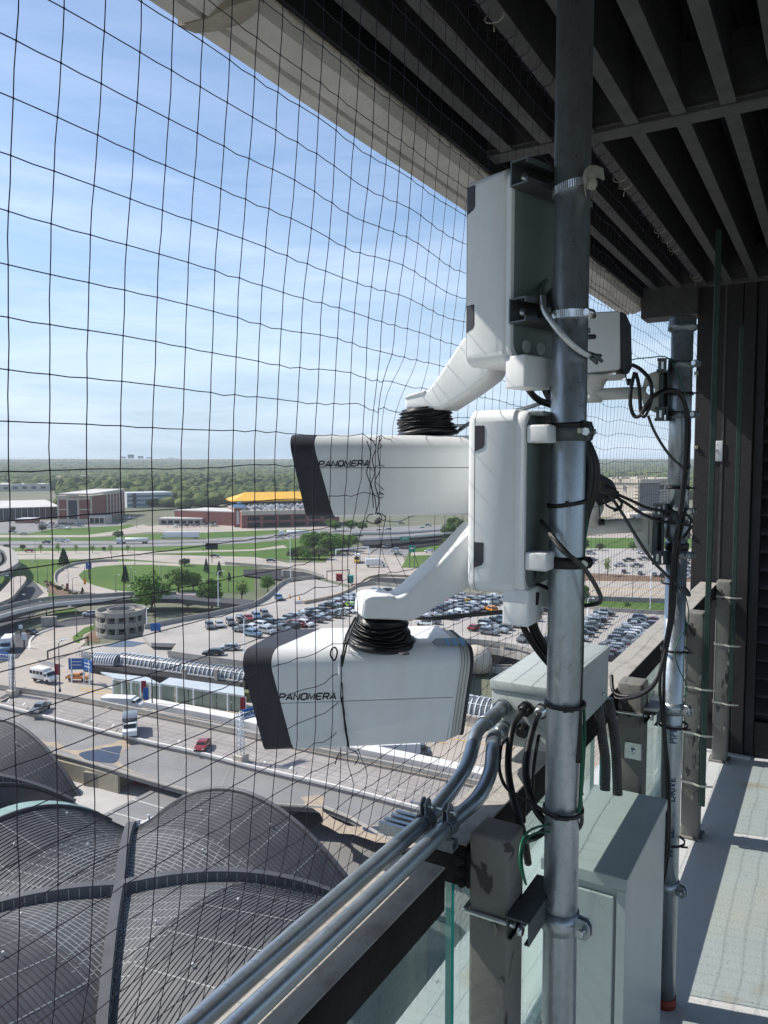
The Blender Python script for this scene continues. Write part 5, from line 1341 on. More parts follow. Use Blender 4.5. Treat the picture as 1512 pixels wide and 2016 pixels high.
# lane dashes on the lower street right of the cameras
for k in range(14):
    x = 910 + k * 22
    o = ribbon('lane_dash', [(x, 1478 + k * 2.8), (x + 12, 1480 + k * 2.8)], .2, LANEW); struct(o)
    o = ribbon('lane_dash', [(x - 10, 1500 + k * 2.8), (x + 2, 1502 + k * 2.8)], .2, LANEW); struct(o)

# ---- right hand side between the pole and the wall
RZ = GZ
strip('service_road', [(1100, 1036), (1420, 1040)], [(1100, 1062), (1420, 1062)], CROAD)
strip('grass_field', [(1100, 1060), (1420, 1060)], [(1100, 1082), (1420, 1082)], GRASS)
strip('far_parking_lot', [(1100, 1081), (1420, 1081)], [(1100, 1136), (1420, 1142)], CDECK)
strip('mulch_strip', [(1100, 1128), (1170, 1130), (1420, 1143)], [(1100, 1146), (1170, 1146), (1420, 1152)], MULCH)
strip('boulevard', [(1100, 1144), (1420, 1149)], [(1100, 1180), (1420, 1192)], CROAD)
strip('boulevard_line', [(1100, 1159), (1420, 1165)], [(1100, 1160), (1420, 1166)], LANEY)
strip('boulevard_line', [(1100, 1168), (1420, 1176)], [(1100, 1169), (1420, 1177)], LANEY)
strip('grass_strip', [(1100, 1183), (1420, 1193)], [(1100, 1196), (1420, 1208)], GRASS)
wallx('retaining_wall', 'tan low wall along the boulevard behind the far pole', [(1100, 1180), (1420, 1192)], 1.6, WCONC, cap=None)
sheet('lot_beyond', [(880, 1090), (1075, 1090), (1100, 1120), (1100, 1160), (960, 1158), (860, 1150)], CROAD)

# ---- garage roof deck
DZ = -42.0
deck = [c1(860, 1085), c1(1000, 1055), c1(1512, 945), (560, 1148), (620, 1140), (690, 1158), (740, 1152), (900, 1170), (1080, 1186), (1200, 1204), (1440, 1216), (1700, 1260), (1500, 1420), (1075, 1292), (985, 1270), (905, 1262), (900, 1330), c1(1512, 1300), c1(1000, 1235), c1(1050, 1170), c1(900, 1165), c1(850, 1120)]
P = [G(x, y, DZ) for x, y in deck]
mm = MB().prism([Vector((p.x, p.y, DZ)) for p in P], (0, 0, -0.9)); mm.m = [0] * len(mm.f)
gar = thing('parking_garage', 'large concrete parking garage with an open roof deck full of cars', 'parking garage', (P[0].x, P[0].y, GZ))
link('roof_deck', mm, CDECK, gar)
def pwall(name, pts, h, m, z, par, t=.3, base=0):
    o = wallx(name, None, pts, h, m, z, t, None, base=base)
    o.parent = par; c = ORG[o.name]; o.location = c - ORG[par.name]
    return o
pwall('parapet', [c1(860, 1085), c1(1000, 1055), c1(1512, 945), (560, 1148), (620, 1140)], 1.2, WCONC, DZ, gar)
pwall('parapet', [(690, 1158), (740, 1152), (900, 1170), (1080, 1186), (1200, 1204), (1440, 1216)], 1.1, WCONC, DZ, gar)
pwall('parapet', [c1(1000, 1238), c1(1250, 1275), c1(1512, 1310), (560, 1325), (900, 1350)], 1.0, WCONC, DZ, gar)
pwall('parapet', [(905, 1264), (985, 1272), (1075, 1294), (1500, 1424)], 1.0, WCONC, DZ, gar)
pwall('facade', [c1(1000, 1242), c1(1250, 1279), c1(1512, 1314), (560, 1330), (900, 1355)], 1.5, WCONC, DZ, gar, base=-2.4)
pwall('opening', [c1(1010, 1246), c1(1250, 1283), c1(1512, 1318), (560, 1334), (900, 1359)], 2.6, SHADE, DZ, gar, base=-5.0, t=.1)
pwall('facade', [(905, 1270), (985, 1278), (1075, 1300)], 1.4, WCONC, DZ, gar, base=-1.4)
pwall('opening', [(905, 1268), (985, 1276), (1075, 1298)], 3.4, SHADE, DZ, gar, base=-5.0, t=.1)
for x in (1100, 1290, 1440):
    p = G(*c1(x, 1298), DZ); link('column', MB().box2((p.x - .35, p.y - .35, GZ), (p.x + .35, p.y + .35, DZ - .9)), WCONC, gar)
# low lighter roof left of the deck with a puddle
P = [G(*c1(*p), -43.6) for p in ((478, 1190), (640, 1170), (850, 1130), (1000, 1170), (1060, 1165), (1010, 1242), (1512, 1330), (1430, 1345), (1000, 1285), (760, 1255), (480, 1215))]
low = thing('low_annex', 'low flat concrete roof beside the helix with rainwater standing on it', 'building', (P[0].x, P[0].y, GZ))
link('roof', MB().prism(P, (0, 0, -1.5)), CDECK, low)
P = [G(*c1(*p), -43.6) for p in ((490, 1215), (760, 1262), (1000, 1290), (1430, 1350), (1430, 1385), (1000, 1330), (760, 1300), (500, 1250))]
link('annex_recess_shade', MB().prism([Vector((p.x, p.y, -45.1)) for p in P], (0, 0, -1.8)), SHADE, low)  # dark slab painted as the shade below the annex roof
P = [G(*c1(*p), -43.6) for p in ((620, 1188), (740, 1150), (870, 1168), (790, 1190), (700, 1192))]
puddle = link('puddle', MB().prism([p + Vector((0, 0, .02)) for p in P], (0, 0, .01)), PUDDLE); struct(puddle)
# helix ramp of the garage
def helix(label, cx, cy_top, rx, z0, levels, dz, r_in=0.55, ztop=None):
    c = G(cx, cy_top, z0 + levels * dz); e = G(cx + rx, cy_top, z0 + levels * dz); r = (c - e).length
    t = thing('helix_ramp', label, 'ramp', (c.x, c.y, z0), 'spiral garage ramps')
    n = 40
    for L_ in range(levels + 1):
        z = z0 + L_ * dz
        ring_o = [(r, z - .25), (r, z + 1.1), (r - .3, z + 1.1), (r - .3, z + .05)]
        ring_i = [(r * r_in, z + .05), (r * r_in, z + 1.1), (r * r_in - .3, z + 1.1), (r * r_in - .3, z - .25)]
        prof = ring_o + ring_i
        mm = MB(); vs = []
        for rr, zz in prof:
            for k in range(n): vs.append(Vector((c.x + math.cos(2 * PI * k / n) * rr, c.y + math.sin(2 * PI * k / n) * rr, zz)))
        m_ = len(prof)
        fs = [(i * n + k, i * n + (k + 1) % n, ((i + 1) % m_) * n + (k + 1) % n, ((i + 1) % m_) * n + k) for i in range(m_) for k in range(n)]
        mm.add(vs, fs); link('ramp_ring', mm, WCONC, t)
    for k in range(14):
        g = 2 * PI * k / 14
        p = Vector((c.x + math.cos(g) * (r - .6), c.y + math.sin(g) * (r - .6), 0))
        link('column', MB().box2((p.x - .35, p.y - .35, z0 - 1), (p.x + .35, p.y + .35, z0 + levels * dz)), WCONC, t)
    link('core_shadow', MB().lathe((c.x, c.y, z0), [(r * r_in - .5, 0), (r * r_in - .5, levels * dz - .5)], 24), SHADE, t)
    return c, r
helix('round concrete spiral ramp of the garage beside the trees', 238, 1206, 47, -47, 2, 2.9)
helix('second spiral ramp seen right of the lower camera', 990, 1312, 46, -48.5, 1, 2.4)
c = G(936, 1300, -44)
tag(link('domed_shell', MB().lathe((c.x, c.y, -46), [(3.6, 0), (3.6, 2.4), (3.3, 3.6), (2.6, 4.5), (1.4, 5.1), (0, 5.3)], 28), CREAM), 'rounded cream concrete shell beside the lower camera', 'building')

# ---- curved viaduct on the left, and the elevated railway stub
VZ = -43.0
via = thing('curved_viaduct', 'curved concrete viaduct sweeping from the left edge behind the spiral ramp', 'bridge', G(90, 1195, GZ))
def vpart(name, o): o.parent = via; o.location = ORG[o.name] - ORG[via.name]; return o
vl = [(-60, 1224), c1(0, 995), c1(140, 955), c1(330, 920), c1(560, 905), c1(800, 892), c1(1050, 890), c1(1250, 905), c1(1480, 925)]
vpart('deck', ribbon('deck', vl, 7.5, ASPH, VZ, thick=1.4))
vpart('parapet', wallx('parapet', None, [(-60, 1236), c1(0, 1022), c1(140, 983), c1(330, 948), c1(560, 926), c1(800, 906), c1(1050, 904)], 1.0, PALEC, VZ, cat=None))
vpart('parapet', wallx('parapet', None, [(-60, 1214), c1(0, 972), c1(140, 935), c1(330, 905), c1(560, 893), c1(800, 880), c1(1050, 878)], 1.0, WCONC, VZ, cat=None))
for p in (c1(290, 985), c1(700, 930), c1(-60, 1050)):
    q = G(p[0], p[1], VZ); link('pier', MB().box((q.x, q.y, (GZ + VZ) / 2 - .6), (4.0, 1.4, VZ - GZ - 1.2), .8), WCONC, via)
rw = thing('railway_viaduct', 'curved light rail viaduct at the left edge with two dark tracks', 'bridge', G(5, 1110, GZ))
o = ribbon('deck', [(-60, 1075), c1(-20, 600), c1(30, 640), c1(30, 690), c1(-60, 740)], 9, WCONC, VZ + 3, thick=2); o.parent = rw; o.location = ORG[o.name] - ORG[rw.name]
for w in (0, 1):
    o = ribbon('track', [(-60, 1077 + w * 6), c1(-20, 608 + w * 18), c1(22 - w * 12, 645 + w * 5), c1(18 - w * 10, 690), c1(-60, 735)], 1.6, ASPH, VZ + 3, lift=.1, thick=.1); o.parent = rw; o.location = ORG[o.name] - ORG[rw.name]
rw2 = ribbon('ramp_bridge', [(-60, 1200), c1(0, 905), c1(60, 850), c1(110, 790), c1(100, 770)], 5, CROAD, VZ, thick=1.2); tag(rw2, 'narrow concrete ramp bridge at the left edge with red banners', 'bridge')

# underpass bridge in the middle
br = thing('road_bridge', 'low road bridge over a dark underpass beyond the garage', 'bridge', G(550, 1140, GZ))
o = wallx('side_wall', None, [c2(130, 700), c2(400, 722), c2(600, 745), c2(715, 780)], 1.3, WCONC, GZ + .4); o.parent = br; o.location = ORG[o.name] - ORG[br.name]
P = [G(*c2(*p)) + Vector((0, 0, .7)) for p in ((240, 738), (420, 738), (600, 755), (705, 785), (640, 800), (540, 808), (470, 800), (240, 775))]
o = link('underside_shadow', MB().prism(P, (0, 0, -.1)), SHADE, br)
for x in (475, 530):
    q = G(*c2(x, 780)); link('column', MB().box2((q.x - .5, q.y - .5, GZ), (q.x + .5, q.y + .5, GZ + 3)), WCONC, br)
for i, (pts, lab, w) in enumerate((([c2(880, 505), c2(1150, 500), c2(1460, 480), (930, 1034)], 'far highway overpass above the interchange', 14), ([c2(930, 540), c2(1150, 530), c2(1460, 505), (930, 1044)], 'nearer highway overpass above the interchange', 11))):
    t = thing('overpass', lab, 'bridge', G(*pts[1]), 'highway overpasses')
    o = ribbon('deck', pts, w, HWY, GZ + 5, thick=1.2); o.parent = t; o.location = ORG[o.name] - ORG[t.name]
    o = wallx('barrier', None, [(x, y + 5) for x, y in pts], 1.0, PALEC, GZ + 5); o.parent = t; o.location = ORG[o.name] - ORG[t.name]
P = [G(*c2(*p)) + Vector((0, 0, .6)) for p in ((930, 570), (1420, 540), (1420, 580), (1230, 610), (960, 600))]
struct(link('underpass_shade', MB().prism(P, (0, 0, -.1)), SHADE))  # dark sheet laid as the overpasses' shade, not a paving colour
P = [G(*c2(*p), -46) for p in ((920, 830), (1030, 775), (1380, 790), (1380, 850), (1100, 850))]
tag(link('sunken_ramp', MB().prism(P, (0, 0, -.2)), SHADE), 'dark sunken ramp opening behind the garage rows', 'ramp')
wallx('ramp_wall', 'tan kerb wall curving along the ramp into the garage', [c2(600, 935), c2(800, 890), c2(910, 835), c2(1030, 775), c2(1380, 785)], .9, TANC, DZ + .02)

# ---- upper drive, parapet and terminal roofs
UZ = -42.6
L1 = [(-80, 1371), (0, 1390), (265, 1456), (380, 1481), (500, 1512), (700, 1560), (820, 1592), (960, 1625), (1200, 1690)]
L2 = [(-80, 1345), (0, 1358), (130, 1378), (260, 1404), (377, 1428), (500, 1455), (620, 1484), (780, 1517), (960, 1556), (1200, 1610)]
P = [G(x, y, UZ) for x, y in L2 + L1[::-1]]
dr = link('upper_drive', MB().prism(P, (0, 0, -1.0)), DRIVE); struct(dr)
o = ribbon('tan_gutter', [(x, y - 1) for x, y in L2], 1.0, TANC, UZ); o.location.z += .0; struct(o)
for pts in ([(20, 1400 - 25), (260, 1424), (377, 1448), (620, 1504), (800, 1542)], [(0, 1378), (300, 1446), (600, 1520), (840, 1580)]):
    pass
for k in range(9):
    x = 20 + k * 95; y = 1376 + .235 * x
    struct(ribbon('lane_dash', [(x, y), (x + 10, y + 2.2)], .12, PALEC, UZ + .1))
struct(ribbon('drive_seam', [(150, 1424), (232, 1388)], .25, WCONC, UZ + .1))
struct(ribbon('bus_bay_mark', [(0, 1381), (48, 1357)], 1.2, ASPH, UZ + .1))
def ly(L_, x):
    for (a, b_), (c, d) in zip(L_[:-1], L_[1:]):
        if a <= x <= c: return b_ + (d - b_) * (x - a) / (c - a)
for k in range(20):
    x = -20 + k * 58; x1 = x - 80 + k * 1.5
    if x1 > -78: struct(ribbon('paving_joint', [(x, ly(L2, x) + 3), ((x + x1) / 2, (ly(L2, x) + ly(L1, x1)) / 2 + 2), (x1, ly(L1, x1) - 1)], .07, ASPH, UZ + .08))
struct(ribbon('paving_joint', [(-60, 1358), (0, 1372), (260, 1424), (500, 1479), (780, 1546), (960, 1585)], .07, ASPH, UZ + .08))
struct(ribbon('paving_joint', [(-60, 1366), (0, 1382), (265, 1441), (500, 1497), (780, 1565), (960, 1606)], .07, ASPH, UZ + .08))
for k in range(9):
    struct(ribbon('deck_joint', [(300 + k * 78, 1262 - k * 9), (372 + k * 76, 1222 - k * 7)], .08, WCONC, DZ + .01))
for a, b_ in (((560, 1262 - 30), (780, 1180)), ((400, 1262), (700, 1262)), ((700, 1262), (900, 1225)), ((820, 1258), (1080, 1262)), ((1080, 1225), (1240, 1290))):
    struct(ribbon('deck_joint', [a, b_], .10, WCONC, DZ + .01))
for x in (15, 45, 180, 220, 350, 395, 520, 570, 760):
    y = 1390 + .243 * x - 5
    struct(ribbon('kerb_tick', [(x, y), (x + 5, y - 6)], .2, LANEW, UZ + .12))
wallx('drive_parapet', 'long grey concrete parapet between the upper drive and the lower street', L2, 1.05, WCONC, UZ, t=.45)
wallx('white_barrier', 'long white barrier strip above the parapet right of the signs', [c3(880, 452), c3(1150, 502), c3(1512, 575), (620, 1462), (960, 1534), (1200, 1590)], 1.0, PALEC, UZ, t=2.2)
wallx('pale_kerb_line', 'pale kerb along the edge of the terminal roof', L1, .35, PALEC, UZ, t=.35, cat='kerb')
# terminal roof: grey membrane with puddle and silt
TZ = -43.1
L0 = [(960, 1760), (860, 1683), (760, 1650), (690, 1610), (640, 1590), (500, 1582), c3(1250, 995), c3(960, 915), c3(540, 792), c3(240, 712), (-80, 1437)]
P = [G(x, y, TZ) for x, y in L1 + L0]
tr = thing('terminal_roof', 'flat grey membrane roof of the terminal frontage with silt stains', 'roof', (P[3].x, P[3].y, GZ))
link('membrane', MB().prism(P, (0, 0, -.7)), ROOFG, tr)
edge = [Vector((p.x, p.y, TZ)) for p in P[len(L1):]]
mm = MB().tube(edge, .22, 6, smooth=False); link('roof_edge', mm, WCONC, tr)
def onroof(name, pts, m, dz=.02, z=TZ, n=3, parent=None, wob=0.0):
    Q = [G(*p, z) for p in pts]; Q = smooth(Q, n, True)
    Q = [Vector((q.x, q.y, z + dz)) + Vector((noise.noise(Vector((q.x * .6, q.y * .6, 1))), noise.noise(Vector((q.x * .6, q.y * .6, 5))), 0)) * wob for q in Q]
    return link(name, MB().add(Q, [tuple(range(len(Q)))]), m, parent, fixn=False)
onroof('silt_stain', [c3(430, 720), c3(600, 690), c3(760, 650), c3(800, 660), c3(740, 720), c3(700, 800), c3(900, 870), c3(880, 875), c3(660, 800), c3(520, 780), c3(340, 700), c3(190, 665), c3(200, 650), c3(340, 672)], STAIN, .012, parent=tr, wob=.9)
struct(onroof('puddle', [c3(465, 733), c3(580, 712), c3(700, 690), c3(725, 700), c3(690, 790), c3(610, 790), c3(510, 770)], PUDDLE, .02, wob=.6))
onroof('silt_stain', [(598, 1568), (640, 1570), (630, 1590), (655, 1612), (700, 1630), (760, 1624), (800, 1640), (840, 1662), (800, 1668), (720, 1648), (650, 1632), (625, 1600), (600, 1585)], STAIN, .012, parent=tr, wob=.9)
struct(onroof('puddle', [(715, 1632), (745, 1627), (782, 1636), (790, 1646), (745, 1645)], PUDDLE, .02, wob=.5))
for pts in (([c3(120, 480), c3(90, 690)]), ([c3(400, 545), c3(330, 700)]), ([c3(640, 600), c3(600, 700)]), ([c3(880, 665), c3(800, 850)]), ([c3(1120, 730), c3(1060, 920)]), ([c3(1380, 790), c3(1300, 985)]), ([c3(0, 560), c3(700, 740), c3(1500, 930)])):
    o = ribbon('membrane_seam', pts, .10, WCONC, TZ, thick=.03, lift=.035); o.parent = tr; o.location = ORG[o.name] - ORG[tr.name]
# wall under the roof edge, courtyard, small blocks
wz = -47.0
sheet('courtyard', [c3(240, 730), c3(1250, 1000), c3(1250, 1060), c3(900, 1200), c3(600, 1250), c3(300, 1160), c3(100, 1000), (-60, 1540), (-60, 1470)], COURT)
cw = thing('courtyard_wall', 'beige block wall under the terminal roof edge facing the courtyard', 'wall', G(*c3(500, 900), wz))
q0, q1, q2 = (G(*c3(*p), TZ) for p in ((235, 722), (540, 800), (700, 842)))
for a, b_ in ((q0, q1), (q1, q2)):
    d = (b_ - a).normalized(); nn = Vector((d.y, -d.x, 0))
    link('wall_panel', MB().prism([Vector((a.x, a.y, wz)), Vector((b_.x, b_.y, wz)), Vector((b_.x, b_.y, TZ - .7)), Vector((a.x, a.y, TZ - .7))], -nn * .4), BEIGE, cw)
p = G(*c3(650, 950), wz)
link('wall_panel', MB().box((p.x + .2, p.y + 1.2, wz + 1.7), (4.0, 2.6, 3.4), .1), BEIGE, cw)
p = G(*c3(555, 955), wz)
tag(link('vent_block', MB().box((p.x, p.y + .6, wz + 1.4), (2.6, 2.3, 2.8), .25), BEIGE, bevel=.05, seg=1), 'small beige cube standing in the courtyard', 'block')
p = G(*c3(785, 900), wz)
tag(link('blue_panel', MB().box((p.x, p.y + .8, wz + 1.6), (1.0, .3, 3.0), .2), BLUES), 'upright blue panel at the courtyard corner', 'panel')
mm = MB()
for k in range(9):
    q = G(*c3(800 + k * 10, 955 + k * 1.5), wz); mm.box((q.x, q.y, wz + .7), (.08, .08, 1.4))
a, b_ = G(*c3(800, 955), wz), G(*c3(880, 967), wz)
for h in (.15, 1.35): mm.tube([a + Vector((0, 0, h)), b_ + Vector((0, 0, h))], .06, 5)
tag(link('red_fence', mm, REDB), 'short red railing in the courtyard corner', 'fence')
P = [G(*c3(*p), -44.6) for p in ((490, 1160), (960, 925), (1230, 1000), (780, 1250), (690, 1260))]
lr = thing('link_roof', 'low dark flat roof between courtyard and vaults with a pale edge pipe', 'roof', (P[0].x, P[0].y, GZ))
link('membrane', MB().prism(P, (0, 0, -1.4)), ROOFG, lr)
link('edge_pipe', MB().tube([G(*c3(780, 1222), -44.6) + Vector((0, 0, .5)), G(*c3(1230, 992), -44.6) + Vector((0, 0, .5))], .38, 10), ALU, lr)
for x, y in ((825, 1195), (885, 1165), (1090, 1050), (1076, 940)):
    q = G(*c3(x, y), -44.6); link('pipe_stay', MB().box((q.x, q.y, q.z + .6), (.25, .25, 1.5)), ALU, lr)
for a, b_ in (((660, 1085), (860, 1140)), ((790, 1010), (1000, 1070))):
    o = ribbon('membrane_seam', [c3(*a), c3(*b_)], .15, PALEC, -44.6, thick=.03, lift=.04); o.parent = lr; o.location = ORG[o.name] - ORG[lr.name]

# ---- groin vaults of the terminal hall
VA = 18.12; VC = Vector((-57.98, 48.55, 0)); VZC, VZE, VZF = -41.7, -38.7, -48.8
def vz(u, v):
    zc_ = lerp(VZC, VZE, max(0, u) / VA); return zc_ - (zc_ - VZF) * (v / VA) ** 2
def vault(cx, cy, lab, full=True):
    t = thing('vaulted_roof', lab, 'roof', (cx, cy, GZ), 'copper groin vaults of the terminal')
    for q in range(4):
        g = q * PI / 2
        def W(u, v, dz=0): 
            return Vector((cx + math.cos(g) * u - math.sin(g) * v, cy + math.sin(g) * u + math.cos(g) * v, vz(u, v) + dz))
        EX = 1.65 if full and q in (0, 3) else 1.0; mm = MB(); nu, nv = int(26 * EX), 20; vs = []
        for i in range(nu + 1):
            u = VA * EX * (i / nu)
            for j in range(nv + 1): vs.append(W(u, min(u, VA) * (2 * j / nv - 1)))
        fs = [(i * (nv + 1) + j, (i + 1) * (nv + 1) + j, (i + 1) * (nv + 1) + j + 1, i * (nv + 1) + j + 1) for i in range(nu) for j in range(nv)]
        mm.add(vs, fs, 0, True)
        sh = link('vault_shell', mm, COPPER, t, fixn=False)
        # standing seams: transverse arcs; further in, brick-laid panel joints
        k = 0; u = 3.2
        while u < VA * EX - .3:
            lim = min(u, VA) - .9
            n = max(8, int(lim * 1.6)); 
            ln = [W(u, -lim + 2 * lim * j / n, .03) for j in range(n + 1)]
            inner = u < VA * .52
            if not inner or q in (2,) : link('standing_seam', MB().tube(ln, .042 if not inner else .02, 4, smooth=False, cap=False), SEAMM, sh)
            u += .52 + .0 * k; k += 1
        jm = MB(); row = 0; u = 1.2
        while u < VA * .56:
            lim = u - .7
            if u < VA * .56:
                n = max(4, int(lim * 2)); ln = [W(u, -lim + 2 * lim * j / n, .02) for j in range(n + 1)]
                for a, b_ in zip(ln[:-1], ln[1:]):
                    d = W(u + .05, 0, .02) - W(u - .05, 0, .02); jm.add([a, b_, b_ + d, a + d], [(0, 1, 2, 3)])
                v = -lim + (row % 2) * .65
                while v < lim:
                    jm.add([W(u, v, .02), W(u, v + .09, .02), W(u + .48, v + .09, .02), W(u + .48, v, .02)], [(0, 1, 2, 3)]); v += 1.3
            u += .48; row += 1
        # long dashed joints down the barrel
        for v in (-11, -7, -3.4, 0.6, 4.2, 7.8, 11.6):
            u = max(abs(v) + 1.0, VA * .55)
            while u < VA * EX - .4:
                jm.add([W(u, v, .025), W(u, v + .11, .025), W(u + .42, v + .11, .025), W(u + .42, v, .025)], [(0, 1, 2, 3)]); u += .52
        link('panel_joints', jm, JOINTM, sh, kind='stuff', fixn=False)
        # raised rib along the groin with kerbs
        rp, lp, tp2 = [], [], []
        mm = MB(); n = 22; w = .42
        sec = []
        for i in range(n + 1):
            s = VA * 1.03 * i / n
            p = W(min(s, VA * 1.03), min(s, VA * 1.03)); hh = 1.15
            dg = Vector((math.cos(g + PI / 4), math.sin(g + PI / 4), 0)); sd_ = Vector((-dg.y, dg.x, 0))
            if s < 1.0: pass
            sec.append([p - sd_ * w + Vector((0, 0, -.3)), p - sd_ * w + Vector((0, 0, hh)), p + sd_ * w + Vector((0, 0, hh)), p + sd_ * w + Vector((0, 0, -.3))])
        vs = [v for s_ in sec for v in s_]
        fs = [(i * 4 + k, i * 4 + (k + 1) % 4, (i + 1) * 4 + (k + 1) % 4, (i + 1) * 4 + k) for i in range(n) for k in range(4)] + [(n * 4, n * 4 + 1, n * 4 + 2, n * 4 + 3)]
        mm.add(vs, fs); rb = link('groin_rib', mm, COPPERR, t)
        st = MB()
        for i in range(26):
            s = VA * (i + .7) / 27; p = W(s, s); dg = Vector((math.cos(g + PI / 4), math.sin(g + PI / 4), 0)); sd_ = Vector((-dg.y, dg.x, 0))
            for sg in (-1, 1):
                a = p + sd_ * sg * (w + .03); st.box(a + Vector((0, 0, .45)), (.07, .07, 1.1), g)
        link('rib_batten', st, JOINTM if q % 2 else WCONC, rb, kind='stuff')
        # end rim: dark outer hoop, verdigris flashing just inside
        ln = [W(VA * EX, v, .12) for v in [VA * (2 * j / 26 - 1) for j in range(27)]]
        link('end_hoop', MB().tube(ln, .26, 6), SEAMM if q != 1 else COPPERR, t)
        ap = MB(); n = 26
        for j in range(n):
            v0, v1 = VA * (2 * j / n - 1), VA * (2 * (j + 1) / n - 1)
            a, b_ = W(VA * EX, v0, -.2), W(VA * EX, v1, -.2)
            ap.add([a, b_, Vector((b_.x, b_.y, GZ)), Vector((a.x, a.y, GZ))], [(0, 1, 2, 3)])
        link('end_glazing', ap, DGLASS, t, fixn=False)
        if q == 2 and full:
            fl = MB()
            for j in range(4, n - 4):
                v0, v1 = VA * (2 * j / n - 1), VA * (2 * (j + 1) / n - 1); w0 = 1.1 * math.sin(PI * (j - 4) / (n - 8)); w1 = 1.1 * math.sin(PI * (j - 3) / (n - 8))
                fl.add([W(VA, v0, .3), W(VA, v1, .3), W(VA + w1, v1, .5), W(VA + w0, v0, .5)], [(0, 1, 2, 3)])
            link('verdigris_flashing', fl, VERDI, t, fixn=False)
        for u, v in ((13.2, 2.0), (8.2, -3.0), (15.5, -6)):
            link('roof_anchor', MB().lathe(W(u, v, .0), [(.06, 0), (.06, .25), (.11, .3), (.11, .42), (0, .45)], 8), PALEC, t)
    return t
vault(VC.x, VC.y, 'near dark copper groin vault whose ribs cross at the lower left')
vault(VC.x - 2 * VA - 10.0, VC.y + 1, 'next dark copper vault beyond it at the left edge', False)

# ---- street furniture between the roads
def truss(name, lab, cat, pts, w, m, group=None, par=None, r=.07):
    """square lattice along a line"""
    a, b_ = Vector(pts[0]), Vector(pts[1]); d = (b_ - a); L_ = d.length; d.normalize()
    s = d.cross(Vector((0, 0, 1))) if abs(d.z) < .9 else Vector((1, 0, 0)); s.normalize(); u = s.cross(d)
    mm = MB(); cs = [(s * i + u * j) * w / 2 for i, j in ((-1, -1), (1, -1), (1, 1), (-1, 1))]
    for c in cs: mm.tube([a + c, b_ + c], r, 5)
    n = max(2, int(L_ / w))
    for k in range(n):
        for q in range(4):
            mm.tube([a + cs[q] + d * (L_ * k / n), a + cs[(q + 1) % 4] + d * (L_ * (k + 1) / n)], r * .6, 4)
            mm.tube([a + cs[q] + d * (L_ * k / n), a + cs[(q + 1) % 4] + d * (L_ * k / n)], r * .6, 4)
    return link(name, mm, m, par)
def gantry(lab, base_px, top_y, arm_px, sign=None):
    b_ = G(*base_px, UZ); ztop = hz(b_, base_px[0], top_y)
    t = thing('sign_gantry', lab, 'gantry', b_, 'white lattice sign gantries')
    link('footing', MB().box((b_.x, b_.y, UZ + .55), (1.6, 1.6, 1.1)), CREAM, t)
    truss('mast', 0, 0, ((b_.x, b_.y, UZ + 1.1), (b_.x, b_.y, ztop)), .7, ALU, par=t)
    v = ray(*arm_px); s = 1.0
    e = v * ((b_.dot(_f) * 1.02) / v.dot(_f))
    truss('arm', 0, 0, ((b_.x, b_.y, ztop - .5), (e.x, e.y, ztop - .5)), .7, ALU, par=t)
    m_ = (Vector((b_.x, b_.y, 0)) + Vector((e.x, e.y, 0))) / 2
    link('sign_panel', MB().box((m_.x, m_.y, ztop - .5), ((e - b_).xy.length * .8, .12, 1.5), math.atan2(e.y - b_.y, e.x - b_.x)), BLUES, t)
    return t
gantry('white lattice gantry at the left edge above the upper drive', (25, 1370), 1288, (-40, 1300))
gantry('white lattice gantry seen left of the lower camera', (474, 1500), 1402, (516, 1400))
# blue sign tower
b_ = G(166, 1345, GZ); zt_ = hz(b_, 166, 1296); zb_s = hz(b_, 166, 1318)
bt = thing('sign_tower', 'blue two-sided sign box raised on four white posts beside the street', 'sign', b_)
for dx in (-2.6, 0, 2.6):
    link('post', MB().box((b_.x + dx * .86, b_.y + dx * .5 * (1 if dx < 0 else -.3), (GZ + zt_) / 2), (.28, .28, zt_ - GZ)), ALU, bt)
link('sign_face', MB().box((b_.x - 1.3, b_.y - .7, (zt_ + zb_s) / 2), (3.4, .25, zt_ - zb_s), .55), BLUES, bt)
link('sign_face', MB().box((b_.x + 1.6, b_.y - .3, (zt_ + zb_s) / 2), (3.6, .25, zt_ - zb_s), -.15), BLUES, bt)
for dx in range(-3, 4): link('top_strut', MB().tube([(b_.x + dx, b_.y + .6, zt_), (b_.x + dx * .7, b_.y, zt_ + 1.2)], .07, 5), ALU, bt)
for dx, dy, rz, dz in ((-1.35, -.86, .55, .5), (-1.35, -.86, .55, -.2), (1.62, -.44, -.15, .4), (1.62, -.44, -.15, -.3)):
    zz = (zt_ + zb_s) / 2 + dz
    link('text_line', MB().box((b_.x + dx, b_.y + dy, zz), (2.2, .04, .16), rz), LANEW, bt)
# dark height portal
def portal(lab, p0, p1, ytop, m=LAMPM, z=GZ, th=.25):
    a, b_ = G(*p0, z), G(*p1, z); h = hz(a, p0[0], ytop)
    t = thing('height_portal', lab, 'portal', a, 'clearance portals')
    link('leg', MB().box((a.x, a.y, (z + h) / 2), (th, th, h - z)), m, t); link('leg', MB().box((b_.x, b_.y, (z + h) / 2), (th, th, h - z)), m, t)
    link('beam', MB().box(((a.x + b_.x) / 2, (a.y + b_.y) / 2, h), ((b_ - a).xy.length, th, th * 1.4), math.atan2(b_.y - a.y, b_.x - a.x)), m, t)
portal('black clearance bar over the ramp behind the white shuttle bus', c1(285, 1268), c1(525, 1180), 880 + 1215 / 3.024)
portal('thin grey gate frame over the garage entry road', c2(737, 800), c2(870, 790), 880 + 740 / 3.024, LAMPM, DZ, .2)
portal('long white sign frame across the road by the dark trees', c2(790, 680), c2(985, 660), 880 + 612 / 3.024, ALU, GZ, .4)
